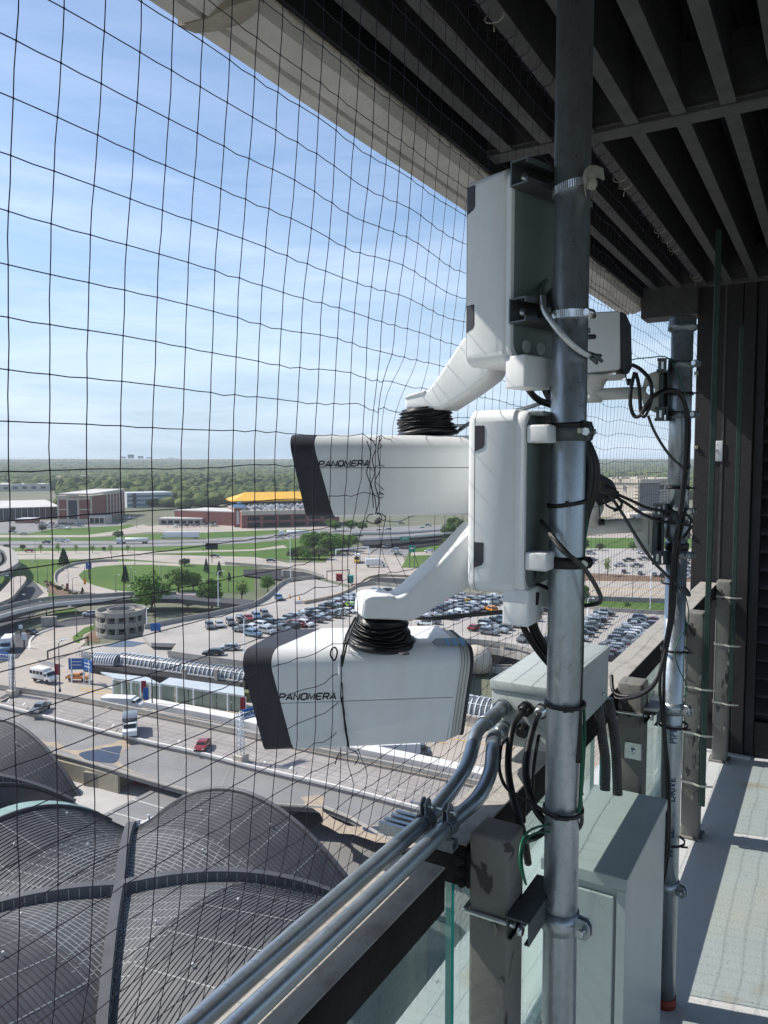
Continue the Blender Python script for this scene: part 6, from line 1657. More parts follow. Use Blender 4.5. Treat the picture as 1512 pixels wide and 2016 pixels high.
portal('small white sign frame on the far avenue', c2(1090, 470), c2(1158, 468), 880 + 443 / 3.024, ALU, GZ, .4)
for lab, x, y, w, h, pole in (('green road sign at the interchange, uppermost', 1305, 485, 26, 20, 500), ('wide green road sign over the interchange bridge', 1200, 546, 54, 24, 610), ('green road sign on posts beside the grass bank', 1243, 607, 40, 40, 720)):
    q = c2(x, pole); b_ = G(*q); zt_ = hz(b_, q[0], 880 + (y - h / 2) / 3.024); zb2 = hz(b_, q[0], 880 + (y + h / 2) / 3.024); ww = w / 3.024 * b_.dot(_f) / FPX
    t = thing('road_sign', lab, 'road sign', b_, 'green highway signs')
    link('panel', MB().box((b_.x, b_.y, (zt_ + zb2) / 2), (ww, .2, zt_ - zb2), YAW), GREENS, t)
    link('panel_legend', MB().box(Vector((b_.x, b_.y, (zt_ + zb2) / 2 + .3)) - Vector((_f.x, _f.y, 0)) * .15, (ww * .6, .05, (zt_ - zb2) * .18), YAW), LANEW, t)
    for s in (-.35, .35): link('post', MB().box((b_.x + _r.x * ww * s, b_.y + _r.y * ww * s, (GZ + zb2) / 2), (.2, .2, zb2 - GZ)), LAMPM, t)
# pair of dark sign backs, blue shields etc
for lab, p, top, w, h, m in (('dark backs of two road signs on poles above the grass', c1(1262, 690), 572, 75, 38, SHADE), ('blue and white road sign by the loop ramp', c1(530, 790), 688, 34, 38, BLUES), ('blue sign on the roof deck by the spiral ramp', c1(927, 1100), 1050, 60, 45, BLUES), ('pale blank road sign beside the curved road', c1(145, 1200), 1108, 28, 40, ALU), ('small diamond sign by the curved road', c1(125, 1130), 1060, 22, 22, ALU)):
    b_ = G(*p, DZ if 'roof deck' in lab else GZ); zt_ = hz(b_, p[0], 880 + top / 3.024); zb2 = hz(b_, p[0], 880 + (top + h) / 3.024); ww = w / 3.024 * b_.dot(_f) / FPX
    t = thing('road_sign', lab, 'road sign', b_)
    link('panel', MB().box((b_.x, b_.y, (zt_ + zb2) / 2), (ww, .2, zt_ - zb2), YAW), m, t)
    link('post', MB().box((b_.x, b_.y, (b_.z + zb2) / 2), (.25, .25, max(.2, zb2 - b_.z))), LAMPM, t)
TUNG = mat('smoked_canopy_glazing', (.13, .14, .15), .35)
# tubular walkway canopies
def tunnel(lab, p0, p1, wy, n, z=GZ):
    a, b_ = G(*p0, z), G(*p1, z); d = (b_ - a); L_ = d.length; d.normalize(); s = Vector((-d.y, d.x, 0)); r = wy
    t = thing('tunnel_canopy', lab, 'canopy', a, 'barrel canopies of the station')
    sec = [s * math.cos(g) * r + Vector((0, 0, 2.2 + math.sin(g) * r)) for g in [PI * k / 12 for k in range(13)]]
    mm = MB(); mm.add([a + c for c in sec] + [b_ + c for c in sec], [(i, i + 1, i + 14, i + 13) for i in range(12)], 0, True); link('glazing', mm, TUNG, t, fixn=False)
    link('base', MB().prism([a + s * r, a - s * r, a - s * r + Vector((0, 0, 2.2)), a + s * r + Vector((0, 0, 2.2))], d * L_), CREAM, t)
    for k in range(n + 1):
        p = a + d * (L_ * k / n)
        rb = MB(); rb.tube([p + c * 1.0 + (c - Vector((0, 0, 2.2))).normalized() * .06 for c in sec], .14, 5); link('hoop', rb, ALU, t)
    for g in (PI * .25, PI * .5, PI * .75):
        o = s * math.cos(g) * (r + .08) + Vector((0, 0, 2.2 + math.sin(g) * (r + .08))); link('purlin', MB().tube([a + o, b_ + o], .09, 5), ALU, t)
    link('eave', MB().box((a + b_) / 2 - s * (r + .1) * (1 if (a - s).length < a.length else -1) + Vector((0, 0, 2.2)), (L_, .25, .3), math.atan2(d.y, d.x)), PALEC, t)
tunnel('short barrel canopy with white hoops near the blue sign tower', c1(575, 1335), c1(705, 1345), 1.9, 9)
tunnel('long barrel canopy with many white hoops beside the garage', c1(735, 1335), c1(1480, 1445), 2.0, 30)
tunnel('barrel canopy seen right of the lower camera', (905, 1418), (985, 1432), 2.6, 8)
# platform shelters
def shelter(lab, corners, h, z=GZ):
    P = [G(*c1(*p), z + h) for p in corners]
    t = thing('platform_shelter', lab, 'shelter', Vector((P[0].x, P[0].y, z)), 'platform shelters')
    link('roof', MB().prism(P, (0, 0, -.35)), SKYR, t)
    a, b_ = P[3], P[2]
    for k in range(6):
        p = a.lerp(b_, k / 5) * .995 + (P[0] - P[3]) * .1
        link('post', MB().box((p.x, p.y, z + h / 2), (.25, .25, h - .4)), ALU, t)
    n = 6
    for k in range(n):
        p, q = a.lerp(b_, (k + .03) / n), a.lerp(b_, (k + .97) / n); o = (P[0] - P[3]) * .15
        p, q = p + o, q + o
        link('glass_panel', MB().prism([Vector((p.x, p.y, z + .2)), Vector((q.x, q.y, z + .2)), Vector((q.x, q.y, z + h - .6)), Vector((p.x, p.y, z + h - .6))], (0, .08, 0)), GGLASS, t)
shelter('pale blue platform shelter roof in front of the barrel canopy, left one', ((600, 1338), (880, 1370), (960, 1412), (680, 1376)), 3.6)
shelter('long pale blue platform shelter roof in front of the barrel canopy, right one', ((1010, 1372), (1450, 1432), (1455, 1480), (950, 1408)), 3.6)
wallx('platform_edge', 'white platform edge along the tracks below the shelters', [c1(640, 1440), c1(1000, 1490), (485, 1395)], .5, PALEC, GZ, t=1.2)
onp = tag(link('trolley_heap', MB().box(G(*c1(1290, 1500)) + Vector((0, 0, 1)), (14, 2, 2), .3), LEAF4), 'olive coloured low hedge behind the shelter glass', 'hedge')

# ---- lamps
def lamp_meshes(h):
    a = MB().lathe((0, 0, 0), [(.22, 0), (.22, .5), (.12, .6), (.07, h)], 8); a.tube([(0, 0, h - .1), (.5, 0, h + .2), (1.4, 0, h + .3)], .05, 5)
    b_ = MB().box((1.6, 0, h + .3), (.8, .35, .16)); return a, b_
lamp_proto = {}
def lamp(p, ytop, lab, z=GZ, m=LAMPM):
    b_ = G(*p, z); h = hz(b_, p[0], ytop) - z
    t = thing('street_lamp', lab, 'street lamp', b_, 'street lamps')
    key = (round(h), m.name)
    if key not in lamp_proto:
        A_, B_ = lamp_meshes(round(h)); oa = link('post', A_, m); ob = link('lamp_head', B_, ALU)
        lamp_proto[key] = (oa.data, ob.data, ORG[oa.name].copy(), ORG[ob.name].copy()); bpy.data.objects.remove(oa); bpy.data.objects.remove(ob)
    da, db, ca, cb = lamp_proto[key]
    g = random.uniform(0, 6.28); Rz = Matrix.Rotation(g, 3, 'Z')
    for nm, me, c in (('post', da, ca), ('lamp_head', db, cb)):
        o = bpy.data.objects.new(nm, me); COL.objects.link(o); o.parent = t; o.location = Rz @ c; o.rotation_euler = (0, 0, g)
random.seed(12)
for (x, y, yt, where) in ((410, 915, 740, 'in front of the loop ramp'), (285, 865, 720, 'at the tan sidewalk'), (225, 810, 690, 'on the grass wedge'), (433, 885, 775, 'beside the shrub bed'), (690, 865, 765, 'on the loop island left of the round tree'), (780, 840, 720, 'on the loop island near the conifer'),
                          (790, 815, 745, 'beside the narrow conifer'), (125, 900, 680, 'beside the curved road'), (85, 980, 760, 'in front of the viaduct'), (277, 1005, 930, 'under the viaduct'), (178, 1050, 880, 'by the dark road'), (458, 1130, 950, 'on the ramp plaza'), (505, 800, 700, 'on the loop ramp edge'),
                          (665, 668, 600, 'beside the young street trees'), (210, 665, 560, 'beyond the grass at left'), (803, 700, 560, 'on the road behind the island'), (1187, 920, 790, 'between round tree and garage'), (960, 840, 705, 'behind the big round tree'), (738, 945, 830, 'behind the spiral ramp'),
                          (1228, 700, 600, 'left of the two narrow conifers'), (1360, 860, 700, 'right of the two narrow conifers'), (1000, 480, 400, 'on the forecourt'), (815, 480, 405, 'beside the hotel drive'), (1210, 620, 510, 'by the white lorry')):
    px_, py_ = c1(x, y); lamp((px_, py_), 880 + yt / 3.024, 'dark street lamp ' + where)
for (x, y, yt, where) in ((1300, 950, 750, 'pale lamp post on the garage deck by the green tree'), (875, 1080, 960, 'pale lamp post by the spiral ramp'), (1455, 1240, 1030, 'pale lamp post on the garage deck above the lower camera')):
    px_, py_ = c1(x, y); lamp((px_, py_), 880 + yt / 3.024, where, DZ, ALU)
for (x, y, yt, where, m, z) in ((1280, 1200, 1102, 'tall white lamp post on the grass strip by the far pole', ALU, GZ), (1245, 1179, 1120, 'dark lamp post on the boulevard', LAMPM, GZ), (1157, 1215, 1175, 'white lamp post behind the near pole', ALU, DZ), (1180, 1152, 1110, 'dark lamp on the far side of the boulevard', LAMPM, GZ), (572, 1160, 1060, 'slim pale lamp post between the small trees', ALU, GZ), (300, 1395, 1300, 'dark lamp post carrying a red banner', LAMPM, UZ), (118, 1362, 1270, 'dark lamp post behind the shuttle bus', LAMPM, UZ)):
    lamp((x, y), yt, where, z, m)
for i, (x, y, w_, h_, z, lab) in enumerate((((1, 345), 0, 0, 0, 0, ''),)[:0]): pass
for lab, p, m, z, hh in (('red banner beside the shuttle bus', (114, 1318), REDB, UZ, 5.4), ('red banner hanging above the blue sign left of the cameras', (283, 1352), REDB, UZ, 6.0), ('small blue sign plate under the red banner', (287, 1366), BLUES, UZ, 3.6), ('red banner at the shelter end left of the lower camera', (478, 1385), REDB, UZ, 5.0), ('red banner on the loop ramp lamp', c1(400, 830), REDB, GZ, 5), ('red banner on the ramp bridge', c1(108, 835), REDB, GZ, 7), ('lower red banner on the ramp bridge', c1(72, 888), REDB, GZ, 7), ('orange banner by the loop ramp', c1(505, 800), ORANGE, GZ, 4)):
    q = ray(*p); d = G(p[0], p[1] + 14, z).dot(_f); c = D(p[0], p[1], d)
    tag(link('street_banner', MB().box(c, (.9, .06, 2.2), YAW), m, bevel=.01, seg=1), lab, 'banner')

# ---- trees
def tree_meshes(kind, seed):
    rnd = random.Random(seed); mm = MB(); tk = MB()
    if kind == 'cone':
        tk.lathe((0, 0, 0), [(.035, 0), (.02, .5), (.004, .98)], 6)
        for k in range(900):
            h = rnd.uniform(.08, 1.0); rr = .30 * (1 - h) ** .85 * rnd.uniform(.55, 1.08) + .01; g = rnd.uniform(0, 2 * PI)
            c = Vector((math.cos(g) * rr, math.sin(g) * rr, h)); s = rnd.uniform(.02, .045)
            a = Vector((rnd.gauss(0, 1), rnd.gauss(0, 1), rnd.gauss(-.3, .6))).normalized() * s; b_ = a.orthogonal().normalized() * s * .6
            mm.add([c - a - b_, c + a - b_, c + a + b_, c - a + b_], [(0, 1, 2, 3)])
    else:
        H0, cz, rz_, rxy = {'round': (.16, .56, .44, .55), 'young': (.30, .64, .34, .30), 'shrub': (.02, .45, .5, .62), 'olive': (.2, .58, .42, .44)}[kind]
        tk.lathe((0, 0, 0), [(.035, 0), (.024, H0), (.012, cz)], 7)
        cl = []
        nc = 24 if kind != 'young' else 11
        for k in range(nc):
            while True:
                p = Vector((rnd.uniform(-1, 1), rnd.uniform(-1, 1), rnd.uniform(-.8, 1)))
                if .35 < p.length < 1: break
            c = Vector((p.x * rxy * .72, p.y * rxy * .72, cz + p.z * rz_ * .72)); cl.append((c, rnd.uniform(.10, .19)))
            tk.tube([(0, 0, H0 * rnd.uniform(.8, 1.2)), Vector((c.x * .4, c.y * .4, lerp(H0, c.z, .5))), c], [.014, .008, .003], 4)
        for c, r in cl:
            for k in range(95 if kind != 'young' else 45):
                d = Vector((rnd.gauss(0, 1), rnd.gauss(0, 1), rnd.gauss(0, 1))).normalized(); q = c + d * r * rnd.uniform(.6, 1.1)
                s = rnd.uniform(.016, .034); a = Vector((rnd.gauss(0, 1), rnd.gauss(0, 1), rnd.gauss(0, 1))).normalized()
                b_ = a.cross(d + Vector((.01, .02, .03))).normalized() * s; a = a * s
                mm.add([q - a, q - b_, q + a, q + b_], [(0, 1, 2, 3)])
    return mm, tk
TP = {}
for kind, m in (('round', LEAF1), ('cone', LEAF2), ('young', LEAF3), ('shrub', LEAF4), ('olive', LEAF4)):
    for s in range(2):
        a, b_ = tree_meshes(kind, 31 + s); oa = link('crown', a, m, fixn=False); ob = link('trunk', b_, BARK, fixn=False)
        TP[(kind, s)] = (oa.data, ob.data, ORG[oa.name].copy(), ORG[ob.name].copy()); bpy.data.objects.remove(oa); bpy.data.objects.remove(ob)
def tree(p, ytop, kind, lab, z=GZ, wide=1.0, group=None, m=None):
    b_ = G(*p, z); h = max(1.0, hz(b_, p[0], ytop) - z); da, db, ca, cb = TP[(kind, random.randint(0, 1))]
    nm = {'shrub': 'shrub', 'cone': 'conifer_tree'}.get(kind, 'leafy_tree')
    t = thing(nm, lab, 'shrub' if kind == 'shrub' else 'tree', b_, group); t.scale = (h * wide, h * wide, h); t.rotation_euler = (0, 0, random.uniform(0, 6.28))
    for n_, me, c in (('crown', da, ca), ('trunk', db, cb)):
        o = bpy.data.objects.new(n_, me); COL.objects.link(o); o.parent = t; o.location = c
    return t
for x, y, yt, k, lab, w in ((905, 985, 735, 'round', 'big rounded green tree in front of the island, right of the spiral ramp', 1.05), (1062, 862, 715, 'round', 'round green tree right behind the biggest one', 1.15), (1150, 856, 735, 'round', 'second round green tree on the island', 1.0), (1262, 960, 775, 'round', 'bright green tree beside the garage corner', 1.05),
                         (380, 715, 605, 'cone', 'large dark conifer on the grass at the left', 1.1), (747, 810, 705, 'cone', 'narrow dark conifer in the middle of the loop island', .8), (1228, 750, 665, 'cone', 'narrow conifer, left one of the pair by the bridge', .7), (1305, 775, 680, 'cone', 'narrow conifer, right one of the pair by the bridge', .7), (1365, 800, 745, 'cone', 'small dark conifer at the island edge', .8), (492, 880, 835, 'cone', 'small dark conifer in the shrub bed', 1.1),
                         (1440, 930, 785, 'young', 'thin young tree with pale leaves near the garage', .9), (243, 632, 575, 'young', 'young street tree by the frontage road, first from the left', 1.1), (347, 632, 570, 'young', 'young street tree by the frontage road, second from the left', 1.1), (452, 632, 580, 'young', 'young street tree by the frontage road, third from the left', 1.0), (550, 632, 580, 'young', 'young street tree by the frontage road, fourth from the left', 1.0), (658, 636, 580, 'young', 'young street tree by the frontage road, fifth from the left', 1.0), (762, 630, 580, 'young', 'young street tree by the frontage road, sixth from the left', 1.0), (618, 620, 592, 'olive', 'small dark tree between the street trees', 1.2),
                         (40, 615, 575, 'olive', 'rounded olive tree by the railway viaduct', 1.3), (135, 615, 578, 'olive', 'rounded olive tree left of the street trees', 1.3), (705, 545, 495, 'round', 'low green bush at the road fork', 1.5), (75, 505, 470, 'olive', 'dark reddish bush in the far parking lot, left one', 1.4), (250, 505, 465, 'olive', 'wide dark reddish bush in the far parking lot', 1.8), (1100, 710, 660, 'olive', 'olive tree clump at the far side of the island', 1.8), (700, 950, 920, 'olive', 'greyish tree leaning over the spiral ramp', 2.4), (1120, 960, 900, 'olive', 'bare greyish tree by the garage wall', 1.6), (680, 1135, 1080, 'olive', 'pale shrub against the spiral ramp', 1.3)):
    tree(c1(x, y), 880 + yt / 3.024, k, lab, wide=w)
for x, y, yt, k, lab, w in ((385, 860, 755, 'round', 'bright green tree at the garage parapet by the underpass', 1.0), (655, 620, 500, 'round', 'big dark green tree in front of the trailer park, left one', 1.5), (740, 640, 520, 'round', 'big dark green tree beside the interchange, middle one', 1.6), (820, 620, 515, 'round', 'big dark green tree beside the interchange, right one', 1.7), (690, 670, 590, 'olive', 'dark tree at the foot of the big trees', 1.8), (560, 665, 590, 'round', 'rounded green tree on the verge left of the big ones', 1.9), (620, 668, 600, 'round', 'small green tree beside the rounded one', 1.7),
                         (880, 500, 430, 'round', 'green tree beyond the highway, first of four', 1.4), (790, 500, 435, 'round', 'green tree beyond the highway, second of four', 1.4), (950, 498, 440, 'round', 'green tree beyond the highway, third of four', 1.3), (1040, 470, 425, 'olive', 'green tree beyond the highway, fourth of four', 1.3), (1460, 560, 450, 'round', 'broad green tree behind the lower arm', 1.2), (1500, 520, 410, 'round', 'green tree partly behind the lower box', 1.2), (1440, 610, 540, 'olive', 'bushy tree under the lower arm', 1.3), (580, 460, 425, 'olive', 'bush at the brick garage, right one', 1.5), (400, 462, 430, 'olive', 'bush at the brick garage, left one', 1.6), (210, 470, 440, 'olive', 'bush beside the brick tower', 1.3)):
    tree(c2(x, y), 880 + yt / 3.024, k, lab, wide=w)
for x, y, yt, k, lab, w in ((640, 600, 500, 'round', 'tree at the left rear of the dark clump beside the interchange', 1.5), (700, 610, 495, 'round', 'tall tree at the rear of the dark clump beside the interchange', 1.5), (780, 600, 505, 'round', 'rear tree of the dark clump, centre right', 1.6), (870, 605, 520, 'round', 'rightmost tree of the dark clump beside the interchange', 1.6), (600, 650, 585, 'olive', 'low dark bush at the left foot of the clump', 1.8), (530, 668, 612, 'olive', 'low bush farthest left of the dark clump', 1.8), (920, 560, 505, 'olive', 'bush by the overpass abutment', 1.8), (60, 470, 440, 'olive', 'bush at the foot of the brick tower', 1.7), (700, 470, 440, 'round', 'small tree at the right end of the brick garage', 1.6), (760, 480, 430, 'round', 'tree between brick garage and highway', 1.7)):
    tree(c2(x, y), 880 + yt / 3.024, k, lab, wide=w, m=None)
for x, y, yt, k, lab, w in ((385, 335, 215, 'olive', 'dark rounded bush at the edge of the far lot', 1.5), (170, 335, 150, 'olive', 'dark tree right beside the near pole', 1.0), (880, 330, 190, 'round', 'green tree on the far grass beside the arm shell', 1.2), (790, 1170, 1090, 'round', 'small green bush on the grass strip', 1.4), (500, 720, 430, 'young', 'bare pale tree on the mulch strip', .8), (150, 1100, 830, 'round', 'green tree behind the near pole by the boulevard', .8)):
    tree(c5(x, y), 1040 + yt / 7.56, k, lab, wide=w)
random.seed(77)
for k in range(26):
    x, y = 270 + k * 9 + random.uniform(-4, 4), 812 + k * 3.2 + random.uniform(-12, 12)
    tree(c1(x, y), 880 + (y - random.uniform(14, 28)) / 3.024, 'shrub', 'low grey-green shrub in the bed along the loop ramp wall', group='shrubs in the bed along the loop ramp')
pwal = wallx('ramp_parapet', 'pale curved retaining wall of the loop ramp', [c1(700, 684), c1(600, 686), c1(450, 702), c1(350, 745), c1(325, 785), c1(345, 835), c1(450, 872), c1(560, 890)], 1.2, WCONC, GZ, t=.4)

# far woods: one mass of crowns
ico = bmesh.new(); bmesh.ops.create_icosphere(ico, subdivisions=2, radius=1); IV2 = [v.co.copy() for v in ico.verts]; IF2 = [tuple(v.index for v in f.verts) for f in ico.faces]; ico.free()
ico = bmesh.new(); bmesh.ops.create_icosphere(ico, subdivisions=1, radius=1); IV1 = [v.co.copy() for v in ico.verts]; IF1 = [tuple(v.index for v in f.verts) for f in ico.faces]; ico.free()
def woods(name, lab, d0, d1, step, r0, r1, V, Fc, az0=-34, az1=36, skip=None, dens=1.0, hlo=7, hhi=15):
    rnd = random.Random(int(d0)); vs = []; fs = []
    d = d0
    while d < d1:
        n = int((R(az1 - az0) * d) / step)
        for k in range(n):
            az = R(az0) + R(az1 - az0) * (k + rnd.random()) / n; dd = d + rnd.uniform(-.5, .5) * step * (1.2 + d / 2500)
            if rnd.random() > dens: continue
            p = Vector((math.sin(az - YAW) * dd, math.cos(az - YAW) * dd, 0))
            if skip and skip(p, az, dd): continue
            if noise.noise(p * .0022) < -.62: continue
            z = terr(dd); h = rnd.uniform(hlo, hhi) * (1 + .4 * noise.noise(p * .004)); r = rnd.uniform(r0, r1); o = len(vs); ph = rnd.uniform(0, 50)
            for v in V:
                j = 1 + .30 * noise.noise(v * 1.7 + Vector((ph, 0, 0)))
                vs.append((p.x + v.x * r * j, p.y + v.y * r * j, z + h * .52 + v.z * h * .5 * j))
            for f in Fc: fs.append(tuple(i + o for i in f))
        d += step * (.9 + d / 2600)
    me = bpy.data.meshes.new(name); me.from_pydata(vs, [], fs); me.materials.append(WOOD); me.update()
    o = bpy.data.objects.new(name, me); COL.objects.link(o); tag(o, lab, 'woodland', kind='stuff'); return len(fs)
def sk(p, az, d):
    x, y, z = proj(Vector((p.x, p.y, GZ)))
    if x < 120: return y > 966
    if x < 350: return y > 999
    if 430 < x < 690: return y > 993
    if x < 700: return y > 1001
    if x < 1150: return y > 1012 - 0
    if 1190 < x < 1420: return y > 985
    return y > 1010
nf = woods('near_woodland', 'spring woodland of mixed green crowns behind the hotels', 680, 1500, 13.5, 5.5, 11, IV2, IF2, skip=sk, dens=.9, hlo=9, hhi=18)
nf += woods('far_woodland', 'wooded plain fading blue towards the horizon', 1500, 7200, 24, 10, 19, IV1, IF1, az0=-32, az1=34, dens=.85, hlo=10, hhi=17)
random.seed(5)

# ---- buildings
def bld(name, lab, p0, p1, ytop, depth, m, roofm=None, z=GZ, cat='building', over=.0, group=None, par=.6):
    A_, B_ = G(*p0, z), G(*p1, z); h = hz(A_, p0[0], ytop) - z
    e = (B_ - A_); e.z = 0; W_ = e.length; e.normalize(); n_ = Vector((-e.y, e.x, 0))
    if n_.dot(A_) < 0: n_ = -n_
    t = thing(name, lab, cat, A_, group)
    up = Vector((0, 0, h))
    link('walls', MB().prism([A_, B_, B_ + n_ * depth, A_ + n_ * depth], up), m, t)
    link('roof', MB().prism([A_ - e * over - n_ * over + up, B_ + e * over - n_ * over + up, B_ + e * over + n_ * (depth + over) + up, A_ - e * over + n_ * (depth + over) + up], (0, 0, par)), roofm or ROOFW, t)
    return t, A_, B_, e, -n_, h, W_, depth
def windows(b, rows, cols, m, fx0=.04, fx1=.96, fz0=.08, fz1=.95, wfr=.6, hfr=.55, side=None, name='window'):
    t, A_, B_, e, n_, h, W_, dp = b; mesh = None
    if side: A_ = B_; e = -n_; n_ = (B_ - b[1]).normalized(); W_ = dp
    cw_ = W_ * (fx1 - fx0) / cols; rh = h * (fz1 - fz0) / rows
    for r in range(rows):
        for c in range(cols):
            p = A_ + e * (W_ * fx0 + cw_ * (c + .5)) + Vector((0, 0, h * fz0 + rh * (r + .5))) + n_ * .05
            if mesh is None:
                o = link(name, MB().box(p, (cw_ * wfr, .3, rh * hfr), math.atan2(e.y, e.x)), m, t); mesh = o.data
            else:
                o = bpy.data.objects.new(name, mesh); COL.objects.link(o); o.parent = t; o.location = p - ORG[t.name]
def stripb(b, fx0, fx1, fz0, fz1, m, name, out=.25, side=None):
    t, A_, B_, e, n_, h, W_, dp = b
    if side: A_ = B_; e = -n_; n_ = (B_ - b[1]).normalized(); W_ = dp
    p = A_ + e * (W_ * (fx0 + fx1) / 2) + Vector((0, 0, h * (fz0 + fz1) / 2)) + n_ * (out / 2)
    return link(name, MB().box(p, (W_ * (fx1 - fx0), out, h * (fz1 - fz0)), math.atan2(e.y, e.x)), m, t)
b = bld('convention_hall', 'long low pale roofed hall with a dark glass front at the left edge', (-60, 1026), (113, 1020), 1003, 110, DGLASS, ROOFW, over=2)
for k in range(14): stripb(b, .02 + k * .07, .026 + k * .07, 0, 1, GWHITE, 'mullion', .3)
b = bld('porch_building', 'small brick entrance pavilion in front of the pale hall', (30, 1030), (62, 1030), 1023, 14, BRICK, GWHITE)
b = bld('arrival_canopy', 'pale flat porch in front of the brick hotel', c1(530, 460), c1(625, 460), 880 + 418 / 3.024, 14, CREAM, ROOFW); windows(b, 1, 3, SHADE, wfr=.75, hfr=.8)
b = bld('brick_hotel', 'red brick hotel with cream piers and a tall dark glass bay', (114, 1031), (182, 1031), 977, 26, BRICK, CREAM, over=.6)
stripb(b, 0, 1, .88, 1.0, CREAM, 'cornice'); stripb(b, 0, .045, 0, .9, CREAM, 'pier', .35); stripb(b, .96, 1, 0, .9, CREAM, 'pier', .35); stripb(b, .27, .32, 0, 1.06, CREAM, 'pier', .35); stripb(b, .58, .63, 0, 1.06, CREAM, 'pier', .35)
stripb(b, .32, .58, .1, .84, DGLASS, 'glass_bay', .3); stripb(b, .0, 1, .5, .54, CREAM, 'band_course', .28); stripb(b, 0, 1, 0, .17, CREAM, 'plinth', .4)
stripb(b, .30, .60, .86, 1.10, CREAM, 'sign_gable', .5)
A_, B_, e, n_, h, W_ = b[1:7]
text_mesh('sign_lettering', 'DRURY INN', h * .1, BRICK, A_ + e * W_ * .34 + Vector((0, 0, h * .93)) + n_ * .6, e, (0, 0, 1), b[0], extrude=.05)
b = bld('hotel_wing', 'rear wing of the brick hotel with tall cream pilasters', (183, 1029), (246, 1012), 973, 24, BRICK, ROOFW, over=.4)
windows(b, 4, 9, DGLASS, wfr=.35, hfr=.6)
for k in range(10): stripb(b, k * .099, .03 + k * .099, 0, .95, CREAM, 'pilaster', .4)
stripb(b, 0, 1, .9, 1, CREAM, 'cornice', .5)
b = bld('office_block', 'low white office block with blue ribbon windows behind the hotel', (250, 1000), (340, 997), 972, 30, GWHITE, GWHITE)
for k in range(3): stripb(b, .02, .98, .12 + k * .3, .28 + k * .3, BGLASS, 'window_band', .3)
stripb(b, .12, .20, 0, 1, DGLASS, 'stair_glazing', .4)
for k in range(12): stripb(b, .05 + k * .08, .055 + k * .08, .1, .92, GWHITE, 'mullion', .4)
b = bld('brick_retail', 'long low red brick building beside the garage', c1(1040, 455), c1(1400, 470), 880 + 378 / 3.024, 30, BRICK, ROOFW)
b = bld('brick_tower', 'small stair tower with a blue pyramid roof at the brick garage', c1(1395, 478), c1(1440, 478), 880 + 365 / 3.024, 8, BRICK, CREAM); windows(b, 1, 1, GWHITE, wfr=.4, hfr=.8)
A_, B_, e, n_, h, W_ = b[1:7]; c = (A_ + B_) / 2 - n_ * 4 + Vector((0, 0, h + .6))
link('pyramid_roof', MB().add([c + e * 5 + n_ * 5, c - e * 5 + n_ * 5, c - e * 5 - n_ * 5, c + e * 5 - n_ * 5, c + Vector((0, 0, 4))], [(0, 1, 4), (1, 2, 4), (2, 3, 4), (3, 0, 4)]), mat('blue_metal_roof', (.08, .17, .30), .5), b[0])
b = bld('low_station', 'low grey filling station building in front of the brick one', c1(945, 465), c1(1205, 465), 880 + 430 / 3.024, 14, WCONC, ROOFW); windows(b, 1, 6, SHADE, wfr=.7, hfr=.6)
b = bld('brick_garage', 'two level brick parking garage with cars on top, under the upper camera', (476, 1040), (668, 1034), 1008, 60, BRICK, CDECK)
for k in range(6): stripb(b, .06 + k * .155, .18 + k * .155, .45, .72, SHADE, 'opening', .3); stripb(b, .06 + k * .155, .18 + k * .155, .05, .3, SHADE, 'opening', .3)
stripb(b, 0, 1, .80, 1.04, CREAM, 'parapet', .4)
bgar = b
b = bld('yellow_canopy', 'long bright yellow canopy roof behind the rooftop cars', (468, 1001), (640, 997), 988, 34, SHADE, YELLOW, over=5, par=1.2)
A_, B_, e, n_, h, W_ = b[1:7]; cc_ = [A_ - e * 5 + n_ * 5, B_ + e * 5 + n_ * 5, B_ + e * 5 - n_ * 40, A_ - e * 5 - n_ * 40]; cc_ = [c + Vector((0, 0, h + 1.2)) for c in cc_]; r0_, r1_ = A_ + e * 12 - n_ * 22 + Vector((0, 0, h + 8)), B_ - e * 12 - n_ * 22 + Vector((0, 0, h + 8))
link('sloped_roof', MB().add(cc_ + [r0_, r1_], [(0, 1, 5, 4), (1, 2, 5), (2, 3, 4, 5), (3, 0, 4)]), YELLOW, b[0])
for lab, p0, p1, yt, dp, m in (('pale warehouse at the far left among the trees', (-60, 968), (100, 966), 955, 80, ROOFW), ('long low cream warehouse among the trees', (60, 962), (160, 960), 951, 60, ROOFW), ('reddish low house block among the woods', (118, 948), (180, 947), 938, 30, mat('dusty_brick', (.24, .15, .12), .85)), ('far white roof left of the woods', (85, 936), (112, 935), 930, 30, ROOFW), ('pale low houses at the edge of the woods', (530, 972), (560, 972), 966, 14, GWHITE), ('pale flat building seen under the upper camera far off', (1000, 1010), (1060, 1010), 998, 30, ROOFW), ('small white house near the yellow canopy', (445, 985), (470, 985), 976, 14, GWHITE)):
    b = bld('low_building', lab, p0, p1, yt, dp, m); windows(b, 1, 8, DGLASS, wfr=.5, hfr=.4)
# tan hotel tower on the right, seen between the poles
b = bld('tan_hotel', 'large tan concrete hotel with balcony bands between the two poles', (1258, 1022), (1350, 1014), 951, 46, CREAM, CREAM, over=1.2, par=3)
t, A_, B_, e, n_, h, W_, dp = b
DUSK = mat('bronze_window_glass', (.13, .125, .12), .3)
bn = stripb(b, 0, .22, .2, .9, DUSK, 'corner_glazing', .3)
for k in range(5): stripb(b, .02 + k * .13, .11 + k * .13, .80, .93, SHADE, 'tall_window', .35)
windows(b, 8, 9, DUSK, fx0=.30, fz0=.15, fz1=.76, wfr=.55, hfr=.6)
